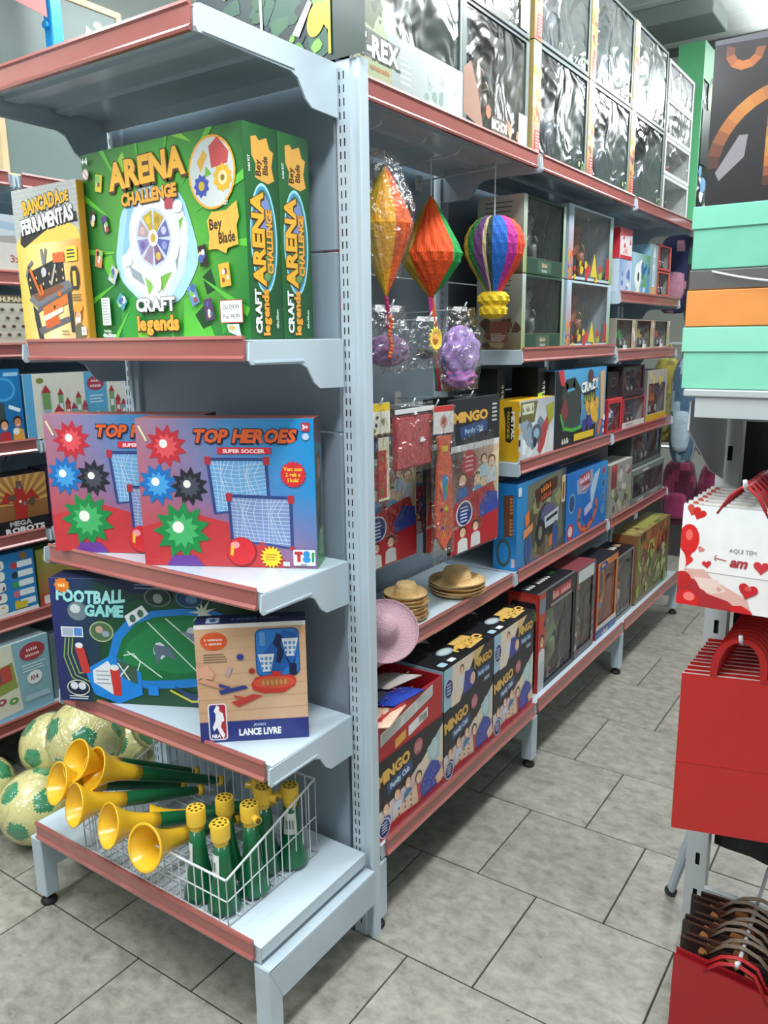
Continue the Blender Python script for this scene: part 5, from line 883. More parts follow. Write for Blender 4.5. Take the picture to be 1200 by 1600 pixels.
# ---- shelf z 1.43 bay 2: stacked dinosaur boxes
def dsd(p): p.grad(0, 0, 60, 100, 'a8b8b0', 'b4c0b4', '6a5a3c', '7a6a48'); p.lines(10, 8, 50, 3, 6, '5a6460', 1.6); p.rr(14, 26, 46, 44, 2, '8a9488'); p.blobs(6, 60, 54, 96, 9, ['6a4a30', '8a5a40', '4a3a28', 'b09a70'], 5, 11, 3); p.rr(18, 62, 42, 90, 1, '8a5444'); p.lines(20, 78, 40, 5, 2.4, 'd8d2c8', 1)
for k, (zz, h) in enumerate(((1.43, .235), (1.668, .235))):
    o = winbox('dinosaur_box', 1.0, zz, .345, h, .16, ['2c4a3a', '1f3a2c', 'a8b8b0', '222', '2c4a3a', '111'], (.028, .022, .008, .05), ['green dinosaur window box, lower one of the pair at the bay corner', 'green dinosaur window box, upper one of the pair at the bay corner'][k], fig=lambda o, w, d, h, mg: dino(o, w, d, h, mg, '5a625c', '7a8078'), back='6a7674', group='stacked dinosaur window boxes')
    sideprint(o, 60, 100, (.345, .16, h), dsd); p = pr(o, 'front', 100, 68, (.345, .16, h)); p.rect(0, 54, 100, 68, '2a4636'); p.rr(34, 55, 66, 66, 1, '44604a'); p.scr('DINO', 50, 61, 4, 'c9a88a', .05, sx=1.2); p.scr('WORLD', 50, 65.4, 3, 'b9c4ba', .05, sx=1.2); p.grad(0, 0, 8, 68, 'b4c4bc', 'b4c4bc', '8a9a5a', '9aaa6a'); p.grad(94, 0, 100, 68, 'b4c4bc', 'b4c4bc', '8a9a5a', '9aaa6a'); p.done('printed_front', o)
    o = winbox('dinosaur_box', 1.375, zz, .46, h+.018*k, .16, ['b8ccd4', 'b8ccd4', 'a8c0cc', '222', 'b8ccd4', '111'], (.045, .032, .008, .012), ['window box with a brown volcano backdrop, lower of two', 'window box with a brown volcano backdrop, upper of two'][k], fig=lambda o, w, d, h, mg: dino(o, w, d, h, mg, '9a5a3a', 'c08a5a'), back='b87a4a', group='stacked volcano window boxes')
    p = pr(o, 'front', 100, 54, (.46, .16, h+.018*k)); p.grad(0, 0, 9.4, 54, 'a8c8dc', 'b4d0e0', 'b85a3a', 'c86a4a'); p.blobs(0, 26, 9, 52, 10, ['9ab83a', 'd8923a', 'c8403a', '3a5a9a'], 1.5, 3, 5); p.grad(93.4, 0, 100, 54, 'b4d0e0', 'c4d8e0', '7aa03a', 'a8b84a'); p.blobs(12, 40, 90, 53, 16, ['c8503a', 'd8b83a', 'a8a83a', 'c83a3a', '6a5a2a'], 2, 4.6, 7); p.poly([(48, 50), (56, 32), (64, 50)], 'd8c03a'); p.poly([(84, 50), (85, 34), (92, 34), (93, 50)], 'b8303a'); p.done('printed_front', o)
# ---- shelf z 1.645 and 1.405, bay 3
b = rb_('toy_box', 1.93, 1.645, .16, .13, .12, ['c8d4e0']*6, 'pale blue and white toy box at the start of the upper shelf', group=None); p = b.face('front', 40, 32); p.grad(0, 0, 40, 32, '7a9ac8', 'c4d0e4', 'd8e0ea', 'a8bcd8'); p.blobs(4, 4, 36, 28, 8, ['e8eef4', '5a7ab8', '9ab0d4'], 2, 6, 4); p.done('printed_front', b.o)
b = rb_('toy_box', 1.93, 1.777, .15, .12, .10, ['e0d4d4', 'ddd', 'c8303a', 'ddd', 'd84a50', 'ddd'], 'white and red toy box stacked on the pale blue one'); p = b.face('front', 40, 32); p.full('e4dcdc'); p.poly([(0, 0), (40, 0), (40, 6), (0, 9)], 'd05a5e'); p.blobs(8, 8, 34, 26, 7, ['c03a40', 'e8a0a0', 'b8484c'], 2, 5, 3); p.rect(0, 28, 40, 32, 'c8323a'); p.done('printed_front', b.o)
b = rb_('toy_box', 2.1, 1.645, .25, .17, .10, ['9ac0d0', '8ab0c0', '8ab0c0', '888', 'a8ccd8', '888'], 'light blue penguin toy box with a white shape on green'); p = b.face('front', 60, 42); p.grad(0, 0, 60, 42, 'a8ccd8', '5a9a5a', '4a8ac0', '9ac8d8'); p.blobs(30, 8, 56, 34, 9, ['3a8a3a', '6aaa5a', '2a6a9a'], 3, 7, 3); p.ell(18, 24, 11, 14, 'eef2f0'); p.ell(20, 24, 3, 5, '2a3a34'); p.poly([(20, 8), (32, 6), (26, 16)], 'f2f4f2'); p.blobs(6, 36, 50, 42, 6, ['c8e0e8', 'e0e8e0'], 3, 5, 4); p.done('printed_front', b.o)
b = rb_('toy_box', 2.2, 1.645, .19, .265, .07, ['9ab4d8', '6a8ac0', '2a4a9a', '888', 'a8c0dc', '888'], 'tall blue toy box standing behind the penguin box', x=-.20); p = b.face('front', 40, 56); p.grad(0, 0, 40, 56, 'b4c8e0', 'a0b8dc', '8aa8d4', '6a8ac0'); p.ell(24, 12, 10, 6, 'd4dfec'); p.done('printed_front', b.o)
b = rb_('toy_box', 2.355, 1.645, .11, .225, .09, ['a8c4cc', '8ab0c0', '8ab0c0', '888', 'a8ccd8', '888'], 'slim box with a white rocket on its front'); p = b.face('front', 28, 56); p.full('8aa8a8'); p.poly([(9, 56), (9, 12), (14, 2), (19, 12), (19, 56)], 'd8e0e0'); p.rect(10, 14, 18, 22, 'a8b8c8'); p.rect(5, 46, 23, 56, 'd8a86a'); p.rect(10, 28, 18, 44, 'b4ccd8'); p.done('printed_front', b.o)
for k in range(2):
    o = winbox('toy_box', 2.475, 1.645+k*.118, .21, .115, .10, ['c84a44', 'c8c8c4', 'b83a38', '222', 'c8504a', '111'], (.018, .025, .008, .012), ['red toy truck window box, lower of the stacked pair', 'red toy truck window box, upper of the stacked pair'][k], fig=truck('c8342e', 'd8403a'), back='4a3a38', group='red truck window boxes')
for k, (c, l) in enumerate((('1f9a3a', 'green'), ('d8a83a', 'yellow'), ('c82a2c', 'red'))):
    o = winbox('toy_box', 1.925+k*.275, 1.405, .262, .135, .10, ['b8a890', 'a89880', '8a8478', '222', '3a3a3a', '111'], (.008, .045, .006, .012), l+' toy tractor in a small window box', fig=truck(c), back='6a6260', group='toy tractor window boxes', film_=True)
    p = pr(o, 'front', 60, 31, (.262, .10, .135)); p.blobs(51, 3, 59, 28, 7, ['d8d8d0', '8aa87a', 'c88a6a'], 2, 4, k); p.rr(22, 25, 34, 30, 1, 'dcdcd8'); p.done('printed_front', o)
# ================================================================ top shelf boxes (z 2.0)
o = winbox('dinosaur_box', .035, 2.0, .475, .40, .16, ['8f9a9a', '6a7a74', '1c3a34', '222', '2a3a34', '111'], (.012, .012, .01, .115), 'large dark dinosaur window box on the top corner, lettered with its species', x=-.045, fig=lambda o, w, d, h, mg: dino(o, w, d, h, mg, '3a3c38', '3f7a64'), back='3a4442')
p = pr(o, 'front', 100, 84, (.475, .16, .40)); p.grad(0, 60, 100, 84, '8a9696', 'dfe8e6', 'c8d4d0', '848f8e'); p.lines(40, 62, 53, 7, 2.6, 'c9d2d0', .8, .4); p.blobs(58, 66, 94, 80, 9, ['a8bab4', '8fa8a0', 'c0cfca'], 2, 4, 3)
p.poly([(2, 84), (4, 60), (10, 44), (22, 42), (28, 50), (26, 60), (34, 66), (32, 84)], 'a4ae86'); p.poly([(9, 60), (12, 47), (22, 45), (26, 52), (20, 58), (18, 62)], '5f6a44'); p.blobs(11, 47, 24, 58, 6, ['7f8a5a', '3f4a30'], 1, 2.4, 2); p.poly([(1, 62), (37, 64), (36, 74), (2, 74)], '5a5f50'); p.text('T-REX', 22, 73, 8.2, 'f2f2ea', .05, '34382c', ow=.09, sx=.95); p.scr('mundo jurassico', 18, 78.5, 2.4, 'b8743a', .03); p.done('printed_front', o)
def f_(p):
    p.grad(0, 0, 100, 100, '1f3a44', '16302f', '1f3a2c', '1a3038'); p.blobs(4, 4, 96, 96, 40, ['0f2226', '2a5a48', '3a6a4a', '16303a', '24484a'], 3, 10, 6); p.blobs(4, 50, 96, 96, 26, ['7aa84a', '4a8a3a', '9ac05a', '2a5a34'], 1.5, 5, 7)
    for u, v in ((84, 78),):
        p.ell(u, v, 7, 9, 'f0b82e'); p.ell(u-10, v+2, 5, 8, 'f0b82e', .3); p.ell(u+10, v, 5, 8, 'f0b82e', -.3); p.ell(u, v-14, 5, 9, 'f0b82e'); p.rect(u-3.5, v+4, u+3.5, v+19, 'f0b82e')
    p.ell(34, 24, 9, 26, '8a7a74', .1); p.ell(42, 22, 3, 20, 'c8b8b0', .1); p.ell(8, 20, 16, 14, '1f6fb0'); p.ell(8, 20, 10, 8, '2f9ad8')
# jungle printed block behind the end panel, its side toward the shopper
sideprint(o, 100, 100, (.475, .16, .40), f_)
b = Box('dinosaur_box', (-.43, -.005, 2.017), 0, .372, .03, .40, ['1c3a34', '16302f', '16302f', '222', '1c3a34', '111'], 'dark jungle printed dinosaur box with a yellow footprint, seen above the end bay', 'box'); p = b.face('front', 82, 100); f_(p); p.poly([(60, 84), (70, 70), (72, 72), (64, 86)], 'b8c8c0'); p.poly([(40, 0), (41.5, 0), (43, 100), (41.5, 100)], 'd8e0da'); p.done('printed_front', b.o)
for k in range(2):
    o = winbox('animal_box', .525, 2.0+k*.30, .40, .297, .18, ['6a7a78', 'a8a89a', 'b87a44', '222', '2a2a2a', '111'], (.025, .02, .008, .012), ['clear fronted animal toy box, lower one, beside the dinosaur corner box', 'clear fronted animal toy box, upper one, beside the dinosaur corner box'][k], x=-.055, fig=lambda o, w, d, h, mg: dino(o, w, d, h, mg, '7a6a5a', 'a08a70'), back='7f949a', group='stacked animal toy boxes')
    def g_(p): p.grad(0, 0, 60, 100, 'b87240', 'b07a4a', 'a89a6a', '8a6a44'); p.poly([(0, 20), (60, 6), (60, 14), (0, 28)], '4a6a4a'); p.poly([(24, 36), (60, 26), (60, 70), (24, 80)], 'b8a878'); p.poly([(4, 48), (12, 38), (44, 28), (58, 32), (56, 46), (20, 58), (6, 60)], '4a4630'); p.text('BICHOS', 31, 50, 9, 'e4dcc4', .05, '2a281c', ang=-.22, ow=.08, sx=.85); p.poly([(40, 62), (50, 50), (58, 48), (52, 62), (58, 72), (46, 80)], 'c8bc9a'); p.line([(42, 78), (48, 66), (56, 56)], 1, '5a5a48'); p.line([(47, 80), (50, 68), (50, 60)], 1, '5a5a48')
    sideprint(o, 60, 100, (.40, .18, .297), g_); p = pr(o, 'front', 100, 74, (.40, .18, .297)); p.poly([(2, 40), (12, 34), (22, 50), (30, 72), (2, 66)], 'a8806a'); p.rr(42, 60, 66, 72, 2, '5a5448'); p.text('BICHOS', 54, 68, 6, 'dcd8cc', .05, '3a3428', sx=.8, ow=.07); p.blobs(28, 52, 96, 73, 7, ['b87a5a', 'a8c8d0', 'c8a88a'], 2, 5, k); p.rr(84, 50, 98, 70, 1, 'c9ccca'); p.done('printed_front', o)
for c in range(3):
    for k in range(2):
        y = .945+c*.455
        o = winbox('dinosaur_box', y, 2.0+k*.312, .445, .309, .17, ['7a8484', '6a7a74', 'b8a468', '222', '1f2f2a', '1a2a20'], (.055, .012, .012, .012), '%s figure box, %s one of the %s stack from the shopper' % ('clear fronted creature', ['lower', 'upper'][k], ['first', 'second', 'third'][c]), x=-.05, fig=lambda o, w, d, h, mg: dino(o, w, d, h, mg, '5a626a', 'a08078', -1), back='7a868c', group='creature boxes along the top shelf')
        p = pr(o, 'front', 100, 70, (.445, .17, .309)); p.grad(0, 0, 12, 70, 'dfe0c0', 'd8dcb0', 'b06a3a', 'a85a34'); p.blobs(1, 14, 11, 26, 4, ['9ab84a', '8aa83a', 'b8c870'], 2, 4, c+k); p.blobs(1, 26, 11, 52, 10, ['c8843a', 'a85a34', 'd8a85a', '8a4a30'], 2, 4, c*3+k); p.rr(4.5, 54, 11.5, 68, .6, 'c84a48')
        for j in range(6): p.rect(5.2, 55.4+j*2.1, 10.8, 56.2+j*2.1, 'e8b8a8')
        p.blobs(84, 60, 96, 68, 5, ['a8b87a', 'd8dcb0', '5a7a4a'], 1, 2.4, k); p.done('printed_front', o)
for k in range(4):
    o = winbox('creature_box', 2.32, 2.0+k*.152, .42, .150, .17, ['e4e6e4', 'e4e6e4', '8f9494', 'ddd', 'eceeec', 'ddd'], (.02, .02, .014, .016), 'white framed toy window box, %s in the far stack' % ['lowest', 'second from bottom', 'third from bottom', 'topmost'][k], x=-.05, fig=lambda o, w, d, h, mg: dino(o, w, d, h, mg, ['4a4440', 'b8502c', '3a4448', '6a4a3a'][k], '8a6a5a'), back=['2a2c2e', '7a3a30', '20262a', '6a4a44'][k], group='white framed boxes on the top shelf')
o = winbox('toy_box', 2.80, 2.0, .36, .80, .12, ['7acb98', 'b8dcc8', '5ab07a', '888', 'a8e0c0', '888'], (.012, .012, .16, .03), 'tall green card toy box with clear front behind the white framed stack', x=-.03, fig=lambda o, w, d, h, mg: dino(o, w, d, .5, mg, '2a3a34', '3a5a44'), back='2a4038')
p = pr(o, 'front', 60, 130, (.36, .12, .80)); p.grad(0, 0, 60, 26, 'b4ecd0', 'a8e4c8', '6ac06a', '8ad08a'); p.ell(30, 34, 12, 14, '3a6a3a'); p.ell(30, 34, 8, 10, 'a8b88a'); p.poly([(6, 46), (54, 44), (54, 84), (6, 86)], '22302a'); p.blobs(4, 86, 56, 126, 9, ['e8eef0', 'd0dce4', '7aa8d0'], 4, 9, 3); p.done('printed_front', o)  # pale blobs below paint the glare on the clear front into the print
# ================================================================ display hooks and hanging goods, bay 1
def hook(x0, x1, y, z, label, up=.018):
    m = MB(); m.tube([(x0, y, z-.012), (x0+.06, y, z-.008), (x1-.02, y, z-.001), (x1-.008, y, z+.002), (x1, y, z+up)], .0024, 8); o = m.build('display_hook', CHROME, smooth=True); tag(o, label, 'hook', 'steel display hooks in the first bay')
    m = MB(); m.cbox(x0-.006, x0-.001, y-.018, y+.018, z-.04, z+.008, .001); m.build('hook_plate', CHROME, o); return o
for i, y in enumerate((.235, .43, .60, .82)): hook(-.362, -.1, y, 1.95, 'steel display hook in the top row, %s from the post' % ['first', 'second', 'third', 'fourth'][i])
for i, (y, z) in enumerate(((.275, 1.545), (.455, 1.52), (.645, 1.55))): hook(-.362, -.1, y, z, 'steel display hook in the middle row, %s from the post' % ['first', 'second', 'third'][i])
for i, (y, z) in enumerate(((.22, 1.31), (.37, 1.30), (.49, 1.288), (.69, 1.30))): hook(-.362, -.1, y, z, 'steel display hook in the bottom row, %s from the post' % ['first', 'second', 'third', 'fourth'][i])
CA = math.atan2(-1.402-.7, 1.007+.15)
def rel(j, n, off=0): 
    a = 2*PI*(j+.5)/n-CA+off
    while a > PI: a -= 2*PI
    while a < -PI: a += 2*PI
    return math.degrees(a)
# hot air balloon lantern
cx, cy, zt, R0 = -.105, .82, 1.818, .089
o = empty('paper_balloon', (cx, cy, zt-.225), 0, 'rainbow honeycomb paper hot air balloon with a yellow basket, hanging from a string', 'decoration')
prof = [(.004, .224), (.03, .222), (.055, .211), (.075, .19), (.086, .165), (.089, .14), (.084, .112), (.07, .082), (.052, .054), (.036, .03), (.026, .012), (.022, 0)]
def bc(j, i):
    r = rel(j, 96)
    for lim, c in ((-84, 'd8602a'), (-64, 'c8b83a'), (-42, '2a7a44'), (-26, '6a3f78'), (-18, 'c8b48a'), (-8, '2a3a34'), (22, '1f62b8'), (48, 'b0288a'), (84, 'e2452c'), (181, 'd8602a')):
        if r < lim: return c
m = MB(); m.lathe(prof, 96, o=(0, 0, 0), cf=bc, rf=lambda a, i: 1+.018*math.cos(24*a+(i % 2)*PI)); m.build('paper_globe', PAPER, o)
m = MB(); m.lathe([(.01, .012), (.034, .008), (.046, -.004), (.047, -.018), (.036, -.03), (.042, -.04), (.040, -.056), (.022, -.068), (0, -.07)], 60, 'e8c42a', rf=lambda a, i: 1+.07*math.cos(10*a+(i % 2)*PI)); m.build('paper_basket', PAPER, o)
m = MB(); m.tube([(0, 0, .222), (0, 0, 1.953-(zt-.225))], .0018, 6); m.build('hanging_string', WIRE, o)
# diamond kite lantern
o = empty('paper_kite', (-.19, .60, 1.58), 0, 'orange, yellow and green honeycomb paper kite lantern hanging by a string', 'decoration')
def kc(j, i):
    r = rel(j, 90)
    return 'd8b83a' if r < -38 and r > -100 else ('e8541e' if -38 <= r < 48 else ('1f9a4a' if 48 <= r < 110 else 'c8502a'))
pk = [(.002, .272), (.018, .25), (.045, .20), (.075, .145), (.088, .118), (.08, .095), (.055, .06), (.025, .025), (.003, 0)]
m = MB(); m.lathe(pk, 90, cf=kc, rf=lambda a, i: 1+.035*math.cos(18*a+(i % 2)*PI)+.03*noise.noise(V((3*math.cos(a), 3*math.sin(a), i*.8)))); m.build('paper_diamond', PAPER, o)
m = MB(); m.tube([(0, 0, .27), (0, 0, .372)], .0022, 6); m.build('hanging_string', WIRE, o)
for k, (dx, dy, c) in enumerate(((0, 0, 'd83a5a'), (.012, .004, 'd8a05a'), (-.008, -.006, '2a8a5a'), (.02, .012, 'e2582e'), (-.014, .006, 'c83a8a'))):
    m = MB(); pts = [(dx*t/3+.008*t, dy*t/3+.006*math.sin(t*2+k)+.004*t, -.088*t+.003) for t in range(4)]; wd = .0055
    vs = []
    for q in pts: vs += [(q[0]-wd*.8, q[1]-wd*.5, q[2]), (q[0]+wd*.8, q[1]+wd*.5, q[2])]
    m.mesh(vs+[(a, b_+.0006, c_) for a, b_, c_ in vs], [(2*i, 2*i+1, 2*i+3, 2*i+2) for i in range(3)]+[(8+2*i, 8+2*i+2, 8+2*i+3, 8+2*i+1) for i in range(3)], c); m.build('paper_streamer', PAPER, o)
# crinkled clear bags
def bagmesh(w, h, d, seed, n=16, tp=.25):
    m = MB(); vs = []
    for s_ in (-1, 1):
        for j in range(n+1):
            for k in range(n+1):
                u, v = j/n, k/n; e = max(0, min(1, 4*min(u, 1-u)))**.5*max(0, min(1, 3*min(v, (1-v)*.8)))**.6
                tw = 1-tp*max(0, (v-.6)/.4)
                nz = noise.noise(V((u*6+seed, v*6, seed)))+.6*noise.noise(V((u*14+seed, v*14, seed)))
                vs.append(((u-.5)*w*tw+.004*nz, s_*(d*.5*e+.006*nz*e)+.0005*s_, (v-1)*h+.003*nz))
    N_ = (n+1)**2
    for s_ in (0, 1):
        m.mesh([], [], 'fff'); m.f += [tuple(s_*N_+q for q in ((a*(n+1)+b_, (a+1)*(n+1)+b_, (a+1)*(n+1)+b_+1, a*(n+1)+b_+1) if s_ == 0 else (a*(n+1)+b_, a*(n+1)+b_+1, (a+1)*(n+1)+b_+1, (a+1)*(n+1)+b_))) for a in range(n) for b_ in range(n)]
    m.v += [V(q) for q in vs]; m.c += [lin('fff')]*len(m.f); m.m += [0]*len(m.f); return m
def hang(name, x, y, z, rz, label, cat='decoration', group=None): return empty(name, (x, y, z), rz, label, cat, group)
def hdr(o, w, c, h=.03, top=0):
    m = MB(); m.cbox(-w/2, w/2, -.0015, .0015, -h+top, top, .0006, col=c); return m.build('card_header', CARD, o)
AZ = math.radians(88)
# wrapped kites at the left, near the post
def small_kite(x, y, z, h, cols, label, bag=True, off=0):
    o = hang('wrapped_kite', x, y, z, AZ, label, group='paper kites in clear bags')
    m = MB(); n = 60
    def cc(j, i):
        r = rel(j, n, AZ); 
        return cols[0] if r < -20 else (cols[1] if r < 30 else cols[2])
    m.lathe([(.002, -.03), (.02, -.06), (.058, -h*.42), (.066, -h*.5), (.056, -h*.6), (.02, -h*.88), (.002, -h)], n, cf=cc, rf=lambda a, i: 1+.03*math.cos(15*a+(i % 2)*PI)); m.build('paper_diamond', PAPER, o)
    m = MB(); m.tube([(0, 0, -h), (.006, 0, -h-.03), (.012, .004, -h-.075)], .0055, 6, cols[3]); m.build('paper_tail', PAPER, o)
    if bag: b_ = bagmesh(.13, h*.86, .12, off+1.3); b_.build('clear_bag', BAGF, o, smooth=True)
    m = MB(); m.tube([(0, 0, -.03), (0, 0, .002)], .0015, 5); m.build('hanging_loop', WIRE, o)
    return o
small_kite(-.23, .215, 1.944, .33, ['c8402a', 'd84a2e', 'e8782e', 'b8384a'], 'red and orange paper kite in a clear bag, nearest the post')
small_kite(-.115, .262, 1.90, .33, ['c8a42a', 'e8a42a', 'e2602a', 'a8285a'], 'yellow and orange paper kite in a clear bag with a magenta tail', off=4)
o = hang('wrapped_pack', -.30, .43, 1.943, AZ, 'crumpled clear bag with a dark red paper roll, behind the paper kites', 'decoration'); bagmesh(.12, .24, .05, 8.8).build('clear_bag', BAGF, o, smooth=True)
m = MB(); m.tube([(-.03, 0, -.03), (-.034, 0, -.2)], .011, 8, '8a2a44'); m.tube([(-.02, 0, .003), (-.02, 0, -.03)], .002, 6, 'ddd'); m.build('paper_roll', PAPER, o); m = MB(); m.cbox(.005, .03, -.028, -.026, -.19, -.14, .0005, col='dcdcd8'); m.build('paper_label', CARD, o)
# middle row bags
def fluff(o, c1, c2, w, h, d, seed, z0):
    m = MB(); n1, n2 = 40, 22; cs = [c1, c2]
    m.lathe([(max(.0005, math.sin(PI*i/n2)), -math.cos(PI*i/n2)) for i in range(n2+1)], n1, cf=lambda j, i: cs[int(noise.noise(V((j*.55, i*.5, seed)))*3+9) % 2], rf=lambda a, i: 1+.38*noise.noise(V((3*math.cos(a), 3*math.sin(a), i*.4+seed))))
    m.v = [V((q.x*w/2, q.y*d/2, z0+q.z*h/2)) for q in m.v]; return m.build('folded_fabric', FABRIC, o, smooth=True)
o = hang('costume_pack', -.12, .275, 1.55, AZ, 'clear bag of purple and orange frills, close to the post'); bagmesh(.19, .165, .05, 2.2).build('clear_bag', BAGF, o, smooth=True); fluff(o, '6a4a7a', '8a5a8a', .16, .08, .04, 3, -.11)
m = MB()
for k in range(12): m.lathe([(0, -.006), (.007, 0), (0, .006)], 8, 'd8562a' if k % 2 else 'e07a3a', o=(-.03+.004*math.sin(k), -.03, -.03-k*.0085))
m.build('beaded_trim', PLAST, o, smooth=True); hdr(o, .1, 'e6e6e4', .016)
o = hang('costume_pack', -.12, .455, 1.525, AZ, 'clear bag holding a yellow sunflower, middle of the row'); bagmesh(.16, .135, .04, 5.1).build('clear_bag', BAGF, o, smooth=True); fluff(o, '3a3a34', '5a5a50', .07, .03, .03, 6, -.095)
m = MB()
for k in range(14):
    a = 2*PI*k/14; c_, s_ = math.cos(a), math.sin(a); m.mesh([(.012*c_-.006*s_, -.03, -.058+.012*s_+.006*c_), (.026*c_-.006*s_, -.034, -.058+.026*s_+.006*c_), (.034*c_, -.03, -.058+.034*s_), (.026*c_+.006*s_, -.034, -.058+.026*s_-.006*c_), (.012*c_+.006*s_, -.03, -.058+.012*s_-.006*c_)], [(0, 1, 2, 3, 4)], 'f0c832')
m.lathe([(0, .007), (.008, .005), (.013, 0)], 14, 'e08a2a', o=(0, -.031, -.058), ax=axis((0, -1, 0))); m.build('cloth_sunflower', FABRIC, o); hdr(o, .08, 'e6e6e4', .012)
o = hang('costume_pack', -.12, .645, 1.555, AZ, 'clear bag stuffed with lilac and pink fabric, hanging lowest right'); bagmesh(.21, .235, .075, 9.4).build('clear_bag', BAGF, o, smooth=True); fluff(o, '9a7ac0', 'b08ac8', .18, .15, .06, 11, -.125); fluff(o, 'c05a9a', '8a6ab8', .15, .07, .055, 12, -.195); hdr(o, .07, 'e6e6e4', .012)
# bottom row
o = hang('decoration_pack', -.11, .22, 1.315, AZ, 'yellow and white card pack with a red strip below, by the post', 'pack'); m = MB(); m.cbox(-.04, .04, -.002, .002, -.075, 0, .0006, col='ece8dc'); q = m.build('card_header', CARD, o)
p = Pr(60, 60, .08, .075, (-.04, -.002, -.075), (1, 0, 0), (0, 0, 1), (0, -1, 0)); p.full('ece6d4'); p.rect(0, 0, 60, 16, 'e0c030'); p.blobs(4, 20, 56, 56, 9, ['d8b82a', '3a3a34', 'e8e4d8', '8a7a3a'], 3, 7, 2); p.done('header_print', q)
m = MB(); m.cbox(-.012, .034, -.003, .001, -.245, -.085, .001, col='b83830'); q = m.build('paper_strip', CARD, o); p = Pr(30, 100, .046, .16, (-.012, -.003, -.245), (1, 0, 0), (0, 0, 1), (0, -1, 0)); p.full('dcd4b8'); p.rect(0, 20, 22, 96, 'b8352c'); p.blobs(2, 24, 20, 92, 10, ['c84a34', '3a8a4a', 'd8603a'], 2, 6, 3); p.done('strip_print', q)
bagmesh(.09, .26, .012, 13).build('clear_bag', BAGF, o, smooth=True)
o = hang('fabric_pack', -.11, .37, 1.305, AZ, 'folded bright red fabric pack in a clear bag with a white stripe on top', 'pack'); bagmesh(.20, .185, .03, 15, tp=0).build('clear_bag', BAGF, o, smooth=True)
m = MB(); m.cbox(-.085, .085, -.008, .008, -.17, -.03, .006, col='b8252e'); m.build('folded_fabric', FABRIC, o, smooth=False); m = MB(); m.cbox(-.09, .09, -.010, -.008, -.024, -.012, .0005, col='d8dad8'); m.cbox(.022, .042, -.011, -.0095, -.105, -.092, .0004, col='e8e6e2'); m.cbox(-.005, .008, -.011, -.0095, -.03, -.022, .0004, col='e8e6e2'); m.build('paper_label', CARD, o)
o = hang('tie_pack', -.085, .49, 1.29, AZ-.15, 'orange party necktie with kite prints in a long clear bag', 'pack'); bagmesh(.10, .42, .02, 17, tp=0).build('clear_bag', BAGF, o, smooth=True)
hd = hdr(o, .082, 'e8e4e0', .075); p = Pr(40, 38, .082, .075, (-.041, -.0015, -.075), (1, 0, 0), (0, 0, 1), (0, -1, 0)); p.full('e6e2de'); p.rect(0, 0, 40, 8, 'c83a34'); p.ell(20, 22, 8, 9, 'd8a8a0'); p.ell(20, 22, 5, 6, 'b8604a'); p.done('header_print', hd)
tie = [(-.032, -.082), (.032, -.082), (.022, -.125), (.034, -.16), (.04, -.3), (.038, -.36), (0, -.405), (-.038, -.36), (-.04, -.3), (-.03, -.16), (-.022, -.125)]
m = MB(); n = len(tie); m.mesh([(x*.9, -.006, z) for x, z in tie]+[(x*.9, .002, z) for x, z in tie], [tuple(range(n)), tuple(range(2*n-1, n-1, -1))]+[(i, n+i, n+(i+1) % n, (i+1) % n) for i in range(n)], 'd8521e'); q = m.build('necktie', FABRIC, o)
p = Pr(40, 160, .08, .33, (-.04, -.0062, -.41), (1, 0, 0), (0, 0, 1), (0, -1, 0)); p.rect(14, 14, 26, 22, 'e0c03a'); p.poly([(12, 58), (20, 52), (28, 58), (24, 84), (20, 90), (16, 84)], '3a8ac0'); p.poly([(8, 62), (14, 58), (16, 84)], 'e8a03a'); p.poly([(20, 70), (27, 66), (20, 90)], '4ab04a'); p.poly([(8, 70), (14, 74), (17, 88)], 'd83a3a'); p.star(23, 100, 6, 2.6, 7, 'c8d83a'); p.ell(13, 100, 3, 3, '6a2a5a'); p.line([(24, 112), (16, 128), (20, 140)], 1.6, 'e8b83a'); p.ell(16, 126, 3, 2.6, '3a5aa8'); p.done('tie_print', q)
o = hang('hanging_pack', -.095, .69, 1.30, AZ, 'tall hanging family game pack with black header, right end of the row', 'pack', 'hanging family game packs')
